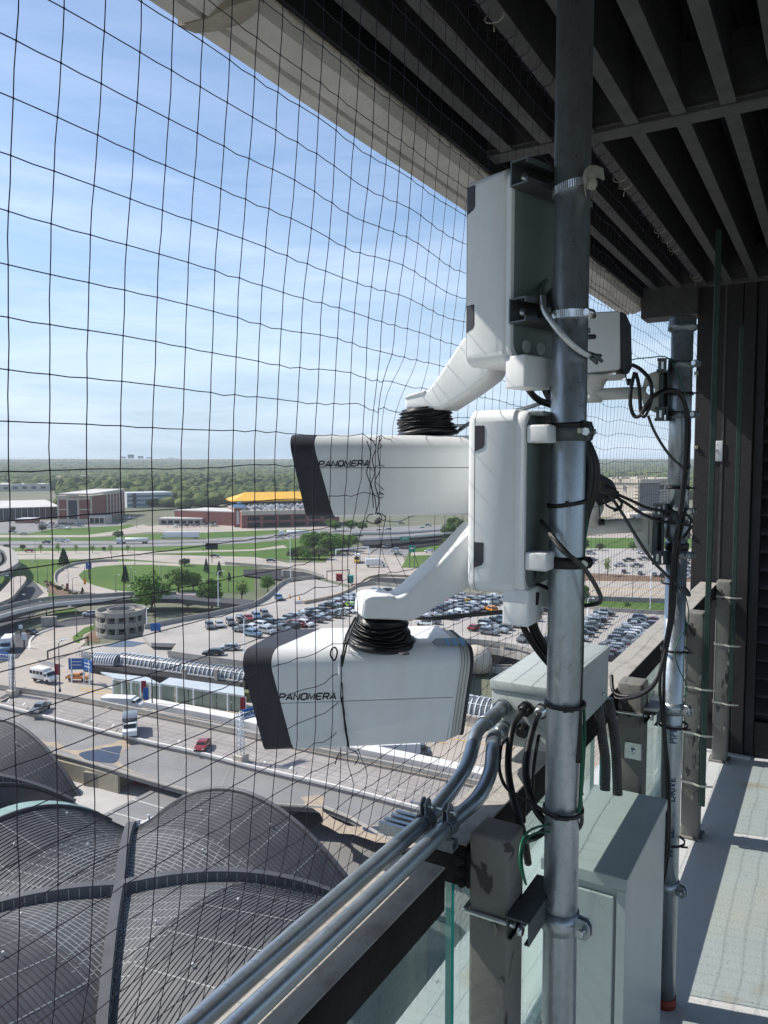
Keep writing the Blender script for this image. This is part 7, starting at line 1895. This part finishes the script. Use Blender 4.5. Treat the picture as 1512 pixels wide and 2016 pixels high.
# left flank with projecting bands
A2 = G(1219, 1018); h2 = h
e2 = (A_ - A2); e2.z = 0; L2_ = e2.length; e2.normalize(); nn = Vector((e2.y, -e2.x, 0)); 
if nn.dot(A2) > 0: nn = -nn
link('flank_wall', MB().prism([A2, A_, A_ - nn * 20, A2 - nn * 20], (0, 0, h)), DUSK, t)
for k in range(10):
    zz = GZ + h * (.05 + .095 * k)
    link('balcony_band', MB().box((A2 + A_) / 2 + nn * .6 + Vector((0, 0, zz - GZ + .0)), (L2_, 1.8, h * .048), math.atan2(e2.y, e2.x)), CREAM, t)
for k in range(12): link('balcony_fin', MB().box(A2 + e2 * (L2_ * (k + .5) / 12) + nn * .5 + Vector((0, 0, h / 2)), (.35, 1.2, h * .96), math.atan2(e2.y, e2.x)), CREAM, t)
link('flank_roof', MB().prism([A2 - e2 * 2 + nn * 2 + Vector((0, 0, h)), A_ + nn * 2 + Vector((0, 0, h)), A_ - nn * 20 + Vector((0, 0, h)), A2 - e2 * 2 - nn * 20 + Vector((0, 0, h))], (0, 0, 2.6)), CREAM, t)
for x, w, hh in ((1238, 6, 9), (1247, 5, 12), (1262, 16, 7), (1290, 12, 8), (1300, 3, 14), (1305, 3, 10), (1322, 3, 8)):
    p = D(x, 951, A_.dot(_f)) - n_ * 14; ww = w * A_.dot(_f) / FPX; hh_ = hh * .75 * A_.dot(_f) / FPX
    link('penthouse', MB().box((p.x, p.y, GZ + h + 3 + hh_ / 2), (ww, ww * .8, hh_), .3), CREAM, t)
b = bld('hotel_podium', 'low podium wing at the foot of the tan hotel', (1240, 1024), (1372, 1024), 1014, 20, CREAM, ROOFW); windows(b, 1, 14, SHADE, wfr=.6, hfr=.5)
# skyline
for i, (x, w, yt) in enumerate(((243, 8, 899), (258, 9, 895), (277, 8, 898), (294, 8, 900), (320, 5, 902), (336, 9, 901), (345, 6, 902), (433, 4, 903))):
    d = 9500; p = D(x, 910, d); ww = w * d / FPX; zt_ = D(x, yt, d).z
    tag(link('skyline_tower', MB().box((p.x, p.y, (zt_ - 80) / 2), (ww, ww, zt_ + 80), .3), GWHITE), ('tiny hazy tower block on the horizon, number %d from the left of the cluster' % (i + 1)) if False else ['tiny hazy tower at the left end of the skyline cluster', 'tallest hazy tower of the skyline cluster', 'hazy tower right of the tallest one on the skyline', 'hazy squat tower fourth along the skyline', 'very small hazy block in the gap of the skyline', 'wide low hazy block near the right end of the skyline', 'small hazy block at the right end of the skyline', 'lone tiny hazy block far right on the skyline'][i], 'tower block', 'skyline towers')

# ---- vehicles
CARC = {'white': (0.70, 0.71, 0.72), 'silver': (0.36, 0.38, 0.40), 'grey': (0.13, 0.14, 0.15), 'black': (0.015, 0.016, 0.018), 'dark blue': (0.02, 0.05, 0.12), 'red': (0.24, 0.018, 0.02), 'steel blue': (0.12, 0.20, 0.30), 'yellow': (0.65, 0.42, 0.02), 'lime green': (0.25, 0.45, 0.03), 'maroon': (0.12, 0.01, 0.02), 'orange': (0.66, 0.24, 0.02)}
CM = {k: mat('car_paint_' + k.replace(' ', '_'), v, 0.28, 0.15, var=0.03, scale=1, coat=0.6) for k, v in CARC.items()}
TYRE = mat('car_tyre', (0.015, 0.015, 0.015), 0.8)
CGLASS = mat('car_glass', (0.02, 0.025, 0.03), 0.08, var=0.05)
PLAST = mat('black_trim', (0.02, 0.02, 0.02), 0.6)
RLT = mat('red_tail_lens', (0.30, 0.01, 0.01), 0.3); HLT = mat('clear_head_lens', (0.6, 0.6, 0.6), 0.15)
PROF = {'saloon': ([(-2.3, .45), (-2.25, .85), (-1.85, .98), (-1.25, 1.38), (-.95, 1.45), (.2, 1.46), (.55, 1.38), (1.15, 1.0), (2.0, .85), (2.3, .62), (2.32, .35)], (3, 7), 1.78),
        'suv': ([(-2.3, .5), (-2.3, 1.05), (-2.15, 1.60), (-1.9, 1.72), (.2, 1.72), (.55, 1.62), (1.05, 1.15), (2.05, 1.02), (2.32, .8), (2.35, .4)], (2, 5), 1.88),
        'pickup': ([(-2.75, .6), (-2.75, 1.12), (-1.0, 1.12), (-.95, 1.75), (-.75, 1.82), (.45, 1.82), (.65, 1.76), (1.2, 1.22), (2.45, 1.12), (2.75, .9), (2.75, .5)], (3, 6), 1.95)}
def car_parts(kind):
    pr, _, w = PROF[kind]; hw = w / 2
    body = MB(); n = len(pr)
    def wid(z): return hw if z < 1.02 else lerp(hw, hw * .76, min(1, (z - 1.02) / .65))
    L_ = [Vector((x, -wid(z), z)) for x, z in pr]; R_ = [Vector((x, wid(z), z)) for x, z in pr]
    body.add(L_ + R_, [(i, i + 1, n + i + 1, n + i) for i in range(n - 1)] + [(n - 1, 0, n, 2 * n - 1)])
    # sides
    body.add(L_, [tuple(range(n))[::-1]]); body.add(R_, [tuple(range(n))])
    gl = MB()
    top = max(z for x, z in pr); roof = [x for x, z in pr if z > top - .14]
    x0, x1 = min(roof), max(roof); belt = {'saloon': .99, 'suv': 1.12, 'pickup': 1.2}[kind]
    fx = {'saloon': (-1.75, 1.1), 'suv': (-2.2, 1.0), 'pickup': (-.95, 1.15)}[kind]
    for s in (-1, 1):
        a = lambda x, z: Vector((x, s * (wid(z) + .012), z))
        xm = (x0 + x1) / 2
        for xa_, xb_, xc_, xd_ in ((fx[0] + .15, x0 + .12, xm - .05, xm - .05), (xm + .05, xm + .05, x1 - .08, fx[1] - .22)):
            q = [a(xa_, belt), a(xb_, top - .12), a(xc_, top - .10), a(xd_, belt)]
            gl.add(q, [(0, 1, 2, 3)])
    def pane(i, t0=.12, t1=.9):
        a, b_ = Vector((pr[i][0], 0, pr[i][1])), Vector((pr[i + 1][0], 0, pr[i + 1][1])); p, q = a.lerp(b_, t0), a.lerp(b_, t1); nrm = Vector((-(q - p).z, 0, (q - p).x)).normalized()
        o = Vector((0, 0, .012)) + (Vector((.012, 0, 0)) if p.x > 0 else Vector((-.012, 0, 0)))
        gl.add([p + o + Vector((0, -wid(p.z) * .86, 0)), p + o + Vector((0, wid(p.z) * .86, 0)), q + o + Vector((0, wid(q.z) * .86, 0)), q + o + Vector((0, -wid(q.z) * .86, 0))], [(0, 1, 2, 3)])
    i_f = [i for i in range(n - 1) if pr[i][1] > belt + .2 and pr[i + 1][1] < belt + .12][0]; pane(i_f)
    i_r = [i for i in range(n - 1) if pr[i][1] < belt + .12 and pr[i + 1][1] > belt + .2][0]; pane(i_r)
    xl = pr[-1][0]; wh = []
    for x in ((-.62 * xl), .62 * xl):
        for s in (-1, 1):
            m_ = MB().lathe((x, s * (hw - .2), .34), [(.34, 0), (.34, .21), (.2, .22), (.19, .20), (0, .20)], 14, (0, s, 0)); wh.append(m_)
    tr = MB(); tr.box((xl - .02, 0, .45), (.1, w * .9, .22)).box((pr[0][0] + .02, 0, .5), (.1, w * .9, .2))
    lt = MB()
    for s in (-1, 1): lt.box((pr[-2][0] - .02, s * hw * .75, .72), (.12, .32, .13), mi=0).box((pr[1][0] - .0, s * hw * .8, .9), (.08, .28, .16), mi=1)
    return body, gl, wh, tr, lt
CARMESH = {}
def carmesh(kind, colour):
    k = (kind, colour)
    if k not in CARMESH:
        body, gl, wh, tr, lt = car_parts(kind); mm = MB()
        for src, mi in ((body, 0), (gl, 1), (tr, 3), *[(w, 2) for w in wh]):
            mm.add(src.v, src.f, mi)
        for f, m_ in zip(lt.f, lt.m): pass
        o_ = len(mm.v); mm.v += lt.v
        for f, m_ in zip(lt.f, lt.m): mm.f.append([i + o_ for i in f]); mm.m.append(4 + m_); mm.sm.append(False)
        me = bpy.data.meshes.new('car'); me.from_pydata(mm.v, [], mm.f)
        for m in (CM[colour], CGLASS, TYRE, PLAST, HLT, RLT): me.materials.append(m)
        me.polygons.foreach_set('material_index', mm.m); me.update(); CARMESH[k] = me
    return CARMESH[k]
VN = {'saloon': 'parked_car', 'suv': 'parked_suv', 'pickup': 'parked_pickup'}
def car(p, z, head, kind, colour, lab, group=None, name=None, s=1.0):
    b_ = G(*p, z) if not isinstance(p, Vector) else p
    o = bpy.data.objects.new(name or VN[kind], carmesh(kind, colour)); COL.objects.link(o); o.location = (b_.x, b_.y, z + (.40 if z == GZ else .03)); o.rotation_euler = (0, 0, head); o.scale = (s, s, s)
    tag(o, lab, {'saloon': 'car', 'suv': 'suv', 'pickup': 'pickup'}[kind], group); return o
def carfull(p, z, head, kind, colour, lab, name):
    b_ = G(*p, z); t = thing(name, lab, 'pickup truck' if kind == 'pickup' else 'car', (b_.x, b_.y, z + (.36 if z == GZ else .1))); t.rotation_euler = (0, 0, head)
    body, gl, wh, tr, lt = car_parts(kind)
    ORG[t.name] = Vector((0, 0, 0)); t.scale = (.86,) * 3
    link('body', body, CM[colour], t, fixn=False)
    if kind == 'pickup': link('load_bed', MB().box((-1.85, 0, 1.125), (1.6, 1.5, .02)), PLAST, t)
    link('windows', gl, CGLASS, t, fixn=False)
    for w in wh: link('wheel', w, TYRE, t)
    xl = PROF[kind][0][-1][0]; x0 = PROF[kind][0][0][0]; w = PROF[kind][2]
    link('front_bumper', MB().box((xl - .02, 0, .45), (.1, w * .9, .22)), PLAST, t); link('rear_bumper', MB().box((x0 + .02, 0, .5), (.1, w * .9, .2)), PLAST, t)
    for s in (-1, 1): link('headlight', MB().box((PROF[kind][0][-2][0] - .02, s * w * .375, .72), (.12, .32, .13)), HLT, t); link('tail_light', MB().box((PROF[kind][0][1][0], s * w * .4, .9), (.08, .28, .16)), RLT, t)
    return t
random.seed(21)
pal = ['white'] * 5 + ['silver'] * 5 + ['grey'] * 5 + ['black'] * 6 + ['dark blue'] + ['steel blue'] + ['grey'] * 4 + ['silver'] * 3 + ['black'] * 2 + ['red', 'maroon']
ORD = 'first second third fourth fifth sixth seventh eighth ninth tenth eleventh twelfth thirteenth fourteenth fifteenth sixteenth seventeenth'.split()
def row(p0, p1, n, z, head, where, auto=False, jit=.06, skip=.04, kinds=('saloon', 'suv', 'suv', 'pickup'), grp=None):
    a, b_ = G(*p0, z), G(*p1, z)
    if z == DZ: head = math.atan2((b_ - a).y, (b_ - a).x) - PI / 2 + .12; n = max(3, int(min(n, (b_ - a).length / 2.75)))
    for k in range(n):
        if random.random() < skip: continue
        p = a.lerp(b_, k / max(1, n - 1)) + Vector((random.uniform(-.3, .3), random.uniform(-.3, .3), 0)); kd = random.choice(kinds); c = random.choice(pal)
        h = head + random.uniform(-jit, jit) + (PI if random.random() < .35 else 0)
        car(p, z, h, kd, c, '%s %s, %s, in %s' % (c, {'saloon': 'saloon', 'suv': 'SUV', 'pickup': 'pickup'}[kd], ORD[k] + ' from the left' if p0[0] < p1[0] else ORD[k], where), grp or ('cars in ' + where))
HD = 2.45
for x, y, kd, c, lab in ((413, 1237, 'suv', 'grey', 'grey people carrier at the left end of the first deck row'), (432, 1234, 'saloon', 'silver', 'silver car second from the left end of the first deck row'), (454, 1230, 'suv', 'grey', 'dark grey car third along the first deck row'), (474, 1225, 'suv', 'black', 'black car fourth along the first deck row'), (489, 1221, 'saloon', 'red', 'red car at the right end of the first deck row'),
                       (505, 1218, 'suv', 'steel blue', 'blue sport utility car just right of the first deck row'), (521, 1213, 'suv', 'grey', 'grey sport utility car behind the blue one'), (549, 1181, 'suv', 'steel blue', 'grey-blue van parked alone near the ramp kerb')):
    car((x, y), DZ, HD + PI, kd, c, lab)
row((478, 1245), (640, 1208), 14, DZ, HD, 'the first long row above the lower camera')
row((500, 1253), (600, 1233), 9, DZ, HD, 'the near row just above the lower camera')
row((570, 1224), (700, 1180), 13, DZ, HD, 'the second long row of the deck')
row((588, 1234), (700, 1203), 10, DZ, HD, 'the third row left of the lower bellows')
row((650, 1195), (780, 1172), 12, DZ, HD, 'the far double row behind the lower arm')
row((660, 1188), (760, 1166), 9, DZ, HD, 'the farthest row behind the lower arm')
car((690, 1196), DZ, HD, 'suv', 'lime green', 'lime green car in the double row left of the lower arm')
row((830, 1216), (925, 1184), 10, DZ, HD, 'the row right of the lower arm')
row((838, 1232), (950, 1196), 11, DZ, HD, 'the row behind the steady rod')
row((850, 1196), (905, 1176), 6, DZ, HD, 'the short row under the lower arm')
row((885, 1216), (985, 1184), 10, DZ, HD, 'the row reaching the lower box duct')
row((900, 1204), (972, 1180), 8, DZ, HD, 'the row with the yellow car')
car((918, 1188), DZ, HD, 'saloon', 'yellow', 'yellow car near the top of its row below the lower box')
car((967, 1204), DZ, HD, 'suv', 'orange', 'amber van beside the lower box duct')
car((935, 1240), DZ, HD - 1.0, 'saloon', 'red', 'bright red car at the left end of the clustered row')
row((948, 1238), (1030, 1206), 9, DZ, HD - .5, 'the clustered row with the red car')
row((962, 1249), (1045, 1222), 8, DZ, HD - .5, 'the near clustered row')
row((1030, 1215), (1110, 1190), 8, DZ, HD, 'the row hidden behind the near pole')
row((1035, 1262), (1120, 1275), 5, DZ, HD, 'the bay under the hanging cables')
for x, y, kd, c, lab in ((420, 1290, 'saloon', 'black', 'black saloon parked alone on the near deck'), (452, 1280, 'saloon', 'silver', 'silver saloon parked beside the lone black one')):
    car((x, y), DZ, YAW + .1 + PI, kd, c, lab)
row((1145, 1240), (1190, 1212), 6, DZ, HD, 'the row right of the near pole')
row((1140, 1262), (1175, 1228), 5, DZ, HD, 'the short row right of the near pole')
row((1200, 1300), (1290, 1226), 16, DZ, HD + .3, 'the dense row beside the top rail')
row((1188, 1290), (1262, 1222), 13, DZ, HD + .3, 'the second dense row beside the top rail')
row((1230, 1300), (1310, 1232), 13, DZ, HD + .3, 'the dense row hidden by the top rail')
for x, y, kd, c, lab in ((745, 675, 'saloon', 'maroon', 'dark red car nearest the mulch strip'), (985, 700, 'saloon', 'grey', 'grey car second on the mulch strip side'), (1200, 720, 'suv', 'silver', 'silver car by the tall white lamp post'), (680, 580, 'pickup', 'silver', 'silver pickup parked across the lot'), (930, 590, 'pickup', 'grey', 'grey pickup beside the silver pickup'), (815, 505, 'pickup', 'black', 'black pickup in the far lot'), (1040, 485, 'pickup', 'grey', 'dark grey pickup far right in the lot'), (250, 400, 'suv', 'silver', 'silver van beside the near pole'), (260, 500, 'pickup', 'grey', 'grey pickup beside the near pole'), (1310, 740, 'suv', 'black', 'black car behind the far pole'), (1000, 385, 'saloon', 'white', 'white car at the far edge of the lot'), (1060, 395, 'saloon', 'white', 'second white car at the far edge of the lot')):
    car(c5(x, y), GZ, YAW + (1.2 if y > 640 else 0.1), kd, c, lab)
row((1335, 1098), (1345, 1135), 5, GZ, 0.5, 'the column behind the far pole')
row((1348, 1098), (1352, 1140), 6, GZ, 0.5, 'the lot edge by the brown wall')
row((1215, 1027), (1330, 1029), 16, GZ, 2.0, 'the line in front of the tan hotel')
row((75, 1032), (160, 1036), 12, GZ, 2.0, 'the far parking lot by the brick hotel')
row((80, 1038), (135, 1042), 6, GZ, 2.0, 'the second line by the brick hotel')
row((200, 1028), (262, 1022), 9, GZ, 2.0, 'the line beside the hotel wing')
row((345, 1038), (425, 1036), 8, GZ, 2.0, 'the filling station forecourt')
# rooftop cars on the brick garage
t, A_, B_, e, n_, h, W_, dp = bgar
for r_ in range(4):
    for k in range(17):
        p = A_ + e * (W_ * (k + .5 + random.uniform(-.1, .1)) / 17) - n_ * (8 + r_ * 13); c = random.choice(pal[:15])
        car(Vector((p.x, p.y, 0)), GZ + h + .62, math.atan2(n_.y, n_.x) + random.uniform(-.1, .1), random.choice(('saloon', 'suv')), c, '%s car, %s along the %s line on the brick garage roof' % (c, ORD[k], ORD[r_]), 'cars on the roof of the brick garage')
# moving traffic
for x, y, kd, c, hd, lab in ((275, 1070.5, 0, 0, 0, ''),)[:0]: pass
for p, kd, c, lab in ((c1(277, 578), 'suv', 'grey', 'dark car on the highway left of the white lorries'), (c1(350, 565), 'suv', 'white', 'white van on the highway, left one'), (c1(390, 568), 'suv', 'white', 'white van on the highway, right one'), (c1(1280, 660), 'saloon', 'black', 'dark car on the approach road by the sign backs'), (c1(140, 525), 'saloon', 'silver', 'silver car on the service road'), (c1(75, 515), 'suv', 'grey', 'grey car by the reddish bush'), (c1(175, 628), 'saloon', 'red', 'red and white car on the frontage road'), (c2(405, 688), 'saloon', 'dark blue', 'dark blue car crossing the road bridge'), (c2(555, 805), 'saloon', 'black', 'black car coming out of the underpass'), (c2(1345, 632), 'suv', 'white', 'white car on the slip road by the grass bank'), (c2(1140, 625), 'suv', 'white', 'white van waiting at the interchange'), (c2(1090, 605), 'suv', 'silver', 'silver car leaving the underpass'), (c2(1160, 650), 'saloon', 'grey', 'grey car behind the white van'), (c2(460, 548), 'saloon', 'silver', 'silver car on the near highway lane'), (c2(525, 542), 'saloon', 'white', 'white car on the near highway lane'), (c2(1180, 462), 'saloon', 'grey', 'grey car on the far avenue'), (c2(1040, 508), 'suv', 'grey', 'grey car on the far overpass'), (c2(1100, 500), 'suv', 'silver', 'silver car on the far overpass'), (c2(1340, 475), 'suv', 'silver', 'silver car beyond the green signs')):
    car(p, GZ, YAW + .05 + (PI if random.random() < .5 else 0), kd, c, lab, name='moving_car')
carfull(c1(532, 1010), GZ, YAW + .25 + PI, 'suv', 'white', 'white off-road car on the ramp beside the spiral ramp', 'offroad_car')
carfull(c1(190, 1118), GZ, YAW - .5, 'saloon', 'black', 'dark saloon in the shade of the viaduct', 'saloon_car')
carfull(c3(240, 490), UZ, R(-62), 'pickup', 'grey', 'dark grey pickup driving on the upper drive', 'pickup_truck')
carfull(c1(465, 1398), GZ, YAW - .12, 'pickup', 'orange', 'orange pickup truck under the blue sign tower', 'pickup_truck')
carfull((399, 1475), UZ, R(-62), 'saloon', 'red', 'red saloon partly hidden at the roof kerb', 'saloon_car')
def boxtruck(p, z, head, lab, L_, H_, w, cabc, boxm, bus=False, name='delivery_truck', cat='truck', cabh=2.2, trailer=False):
    b_ = G(*p, z); t = thing(name, lab, cat, (b_.x, b_.y, z + (.36 if z == GZ else .1))); t.rotation_euler = (0, 0, head); ORG[t.name] = Vector((0, 0, 0))
    cabL = 2.0
    link('cargo_body', MB().box((-.9, 0, .7 + H_ / 2), (L_ - cabL, w, H_)), boxm, t, bevel=.12 if bus else .04, seg=2)
    x0 = L_ / 2 - cabL + .1
    pr = [(x0, .5), (x0, cabh), (x0 + .7, cabh), (x0 + 1.15, 1.45), (x0 + 1.85, 1.2), (x0 + 1.95, .5)]
    link('cab', MB().prism([Vector((x, -w / 2 + .06, zz)) for x, zz in pr], (0, w - .12, 0)), cabc, t, bevel=.05, seg=2)
    link('windscreen', MB().prism([Vector((x0 + .76, -w / 2 + .2, cabh - .1)), Vector((x0 + 1.17, -w / 2 + .2, 1.5)), Vector((x0 + 1.20, -w / 2 + .2, 1.5)), Vector((x0 + .80, -w / 2 + .2, cabh - .1))], (0, w - .4, 0)), CGLASS, t)
    for s in (-1, 1):
        link('side_window', MB().box((x0 + .5, s * (w / 2 - .05), 1.75), (.7, .04, .5)), CGLASS, t)
        if bus:
            for k in range(4): link('side_window', MB().box((-2.6 + k * 1.0, s * (w / 2 + .005), .7 + H_ * .62), (.8, .03, H_ * .32)), CGLASS, t)
        for x in (-L_ / 2 + 1.3, L_ / 2 - .9) + ((-L_ / 2 + 2.5,) if trailer else ()):
            link('wheel', MB().lathe((x, s * (w / 2 - .3), .45), [(.45, 0), (.45, .28), (.25, .29), (0, .26)], 16, (0, s, 0)), TYRE, t)
    link('chassis', MB().box((0, 0, .6), (L_ * .95, w * .8, .25)), PLAST, t)
    return t
WT = mat('white_vehicle_paint', (.72, .72, .71), .35, var=.03, scale=1)
boxtruck(c1(265, 1405), GZ, YAW - .45, 'white shuttle bus with dark side windows behind the parapet', 5.8, 2.2, 2.3, WT, WT, True, 'shuttle_bus', 'bus', 2.3)
boxtruck(c1(45, 1215), GZ, YAW - 1.3, 'white topped blue bus at the left edge under the gantry', 7.5, 2.5, 2.4, CM['steel blue'], WT, True, 'shuttle_bus', 'bus', 2.3)
boxtruck(c3(735, 480), GZ, YAW - .15, 'long white van roof seen over the parapet', 8.0, 1.6, 2.3, WT, WT, False, 'white_van', 'van', 2.0)
boxtruck(c3(775, 615), UZ, R(-42), 'grey covered truck with a white cab on the upper drive', 6.2, 2.0, 2.2, WT, CM['grey'], False, 'covered_truck', 'truck', 2.1)
boxtruck((790, 1497), GZ, YAW + .1, 'white flatbed truck below the lower camera', 9.5, 1.9, 2.4, CM['grey'], WT, False, 'flatbed_truck', 'truck', 2.4)
boxtruck(c1(1075, 548), GZ, YAW + PI + .03, 'white articulated lorry with a long trailer on the highway', 22, 3.2, 2.6, WT, WT, False, 'articulated_lorry', 'lorry', 3.2, True)
boxtruck(c2(918, 688), GZ, YAW - 1.6, 'yellow and white lorry waiting at the junction', 10, 3.0, 2.5, CM['yellow'], WT, False, 'delivery_truck', 'lorry', 2.8)
boxtruck(c2(1025, 715), GZ, YAW + .1, 'white van with red lettering at the junction', 9, 2.6, 2.4, WT, WT, False, 'white_van', 'van', 2.4)
for p, lab in ((c1(800, 575), 'white tanker lorry on the highway near the articulated one'), (c2(545, 528), 'silver tanker lorry on the highway left of the big trees')):
    b_ = G(*p); t = thing('tanker_lorry', lab, 'lorry', b_, 'tanker lorries'); t.rotation_euler = (0, 0, YAW + PI + .03); ORG[t.name] = Vector((0, 0, 0))
    link('tank', MB().lathe((-8, 0, 2.2), [(.9, 0), (1.15, .3), (1.15, 12.7), (.9, 13)], 16, (1, 0, 0)), WT, t)
    link('cab', MB().box((8, 0, 1.8), (3.4, 2.3, 2.6)), WT, t, bevel=.2); link('windscreen', MB().box((9.72, 0, 2.3), (.05, 1.9, .8)), CGLASS, t)
    for x in (-6.5, -5, 5.5, 9): link('wheel', MB().tube([(x, -1.1, .5), (x, 1.1, .5)], .5, 12), TYRE, t)
for x, y, m, lab in ((810, 800, REDB, 'maroon booth by the garage entry'), (877, 810, mat('teal_cabin', (.03, .25, .20), .6), 'teal booth by the garage entry'), (515, 900, ORANGE, 'orange traffic barrel near the lone grey-blue van'), (572, 910, ORANGE, 'orange traffic barrel beside the white barrier block')):
    b_ = G(*c2(x, y), DZ)
    if 'barrel' in lab: tag(link('traffic_barrel', MB().lathe(b_, [(.35, 0), (.35, .1), (.26, .12), (.2, 1.0), (.1, 1.1)], 12), m), lab, 'traffic barrel', 'orange traffic barrels')
    else: tag(link('ticket_booth', MB().box(b_ + Vector((0, 0, 1.3)), (2.0, 1.7, 2.3), .5).box(b_ + Vector((0, 0, 2.5)), (2.3, 2.0, .2), .5), m, bevel=.05, seg=1), lab, 'booth')
tag(link('barrier_block', MB().prism([G(*c2(545, 935), DZ) + Vector(v) for v in ((0, 0, 0), (0, 0, .9))] + [G(*c2(610, 930), DZ) + Vector((0, 0, .9)), G(*c2(610, 930), DZ)], (0, .5, 0)), WT), 'white water-filled barrier on the garage deck', 'barrier')

# ---- air: pale haze round everything
HZ = bpy.data.materials.new('pale_haze'); HZ.use_nodes = True
N, L = HZ.node_tree.nodes, HZ.node_tree.links; N.clear()
o_ = N.new('ShaderNodeOutputMaterial'); v_ = N.new('ShaderNodeVolumePrincipled')
v_.inputs['Color'].default_value = (0.86, 0.93, 1.0, 1); v_.inputs['Density'].default_value = 0.00012; v_.inputs['Anisotropy'].default_value = 0.1
L.new(v_.outputs[0], o_.inputs['Volume'])
if HAZE:
    hb = MB().box2((-13000, -300, GZ - 30), (9000, 15000, 3.2)); hb.v = [Vector(v) for v in hb.v]
    hzo = link('haze', hb, HZ); hzo['kind'] = 'stuff'; hzo['label'] = 'thin pale haze lying over the distant plain'
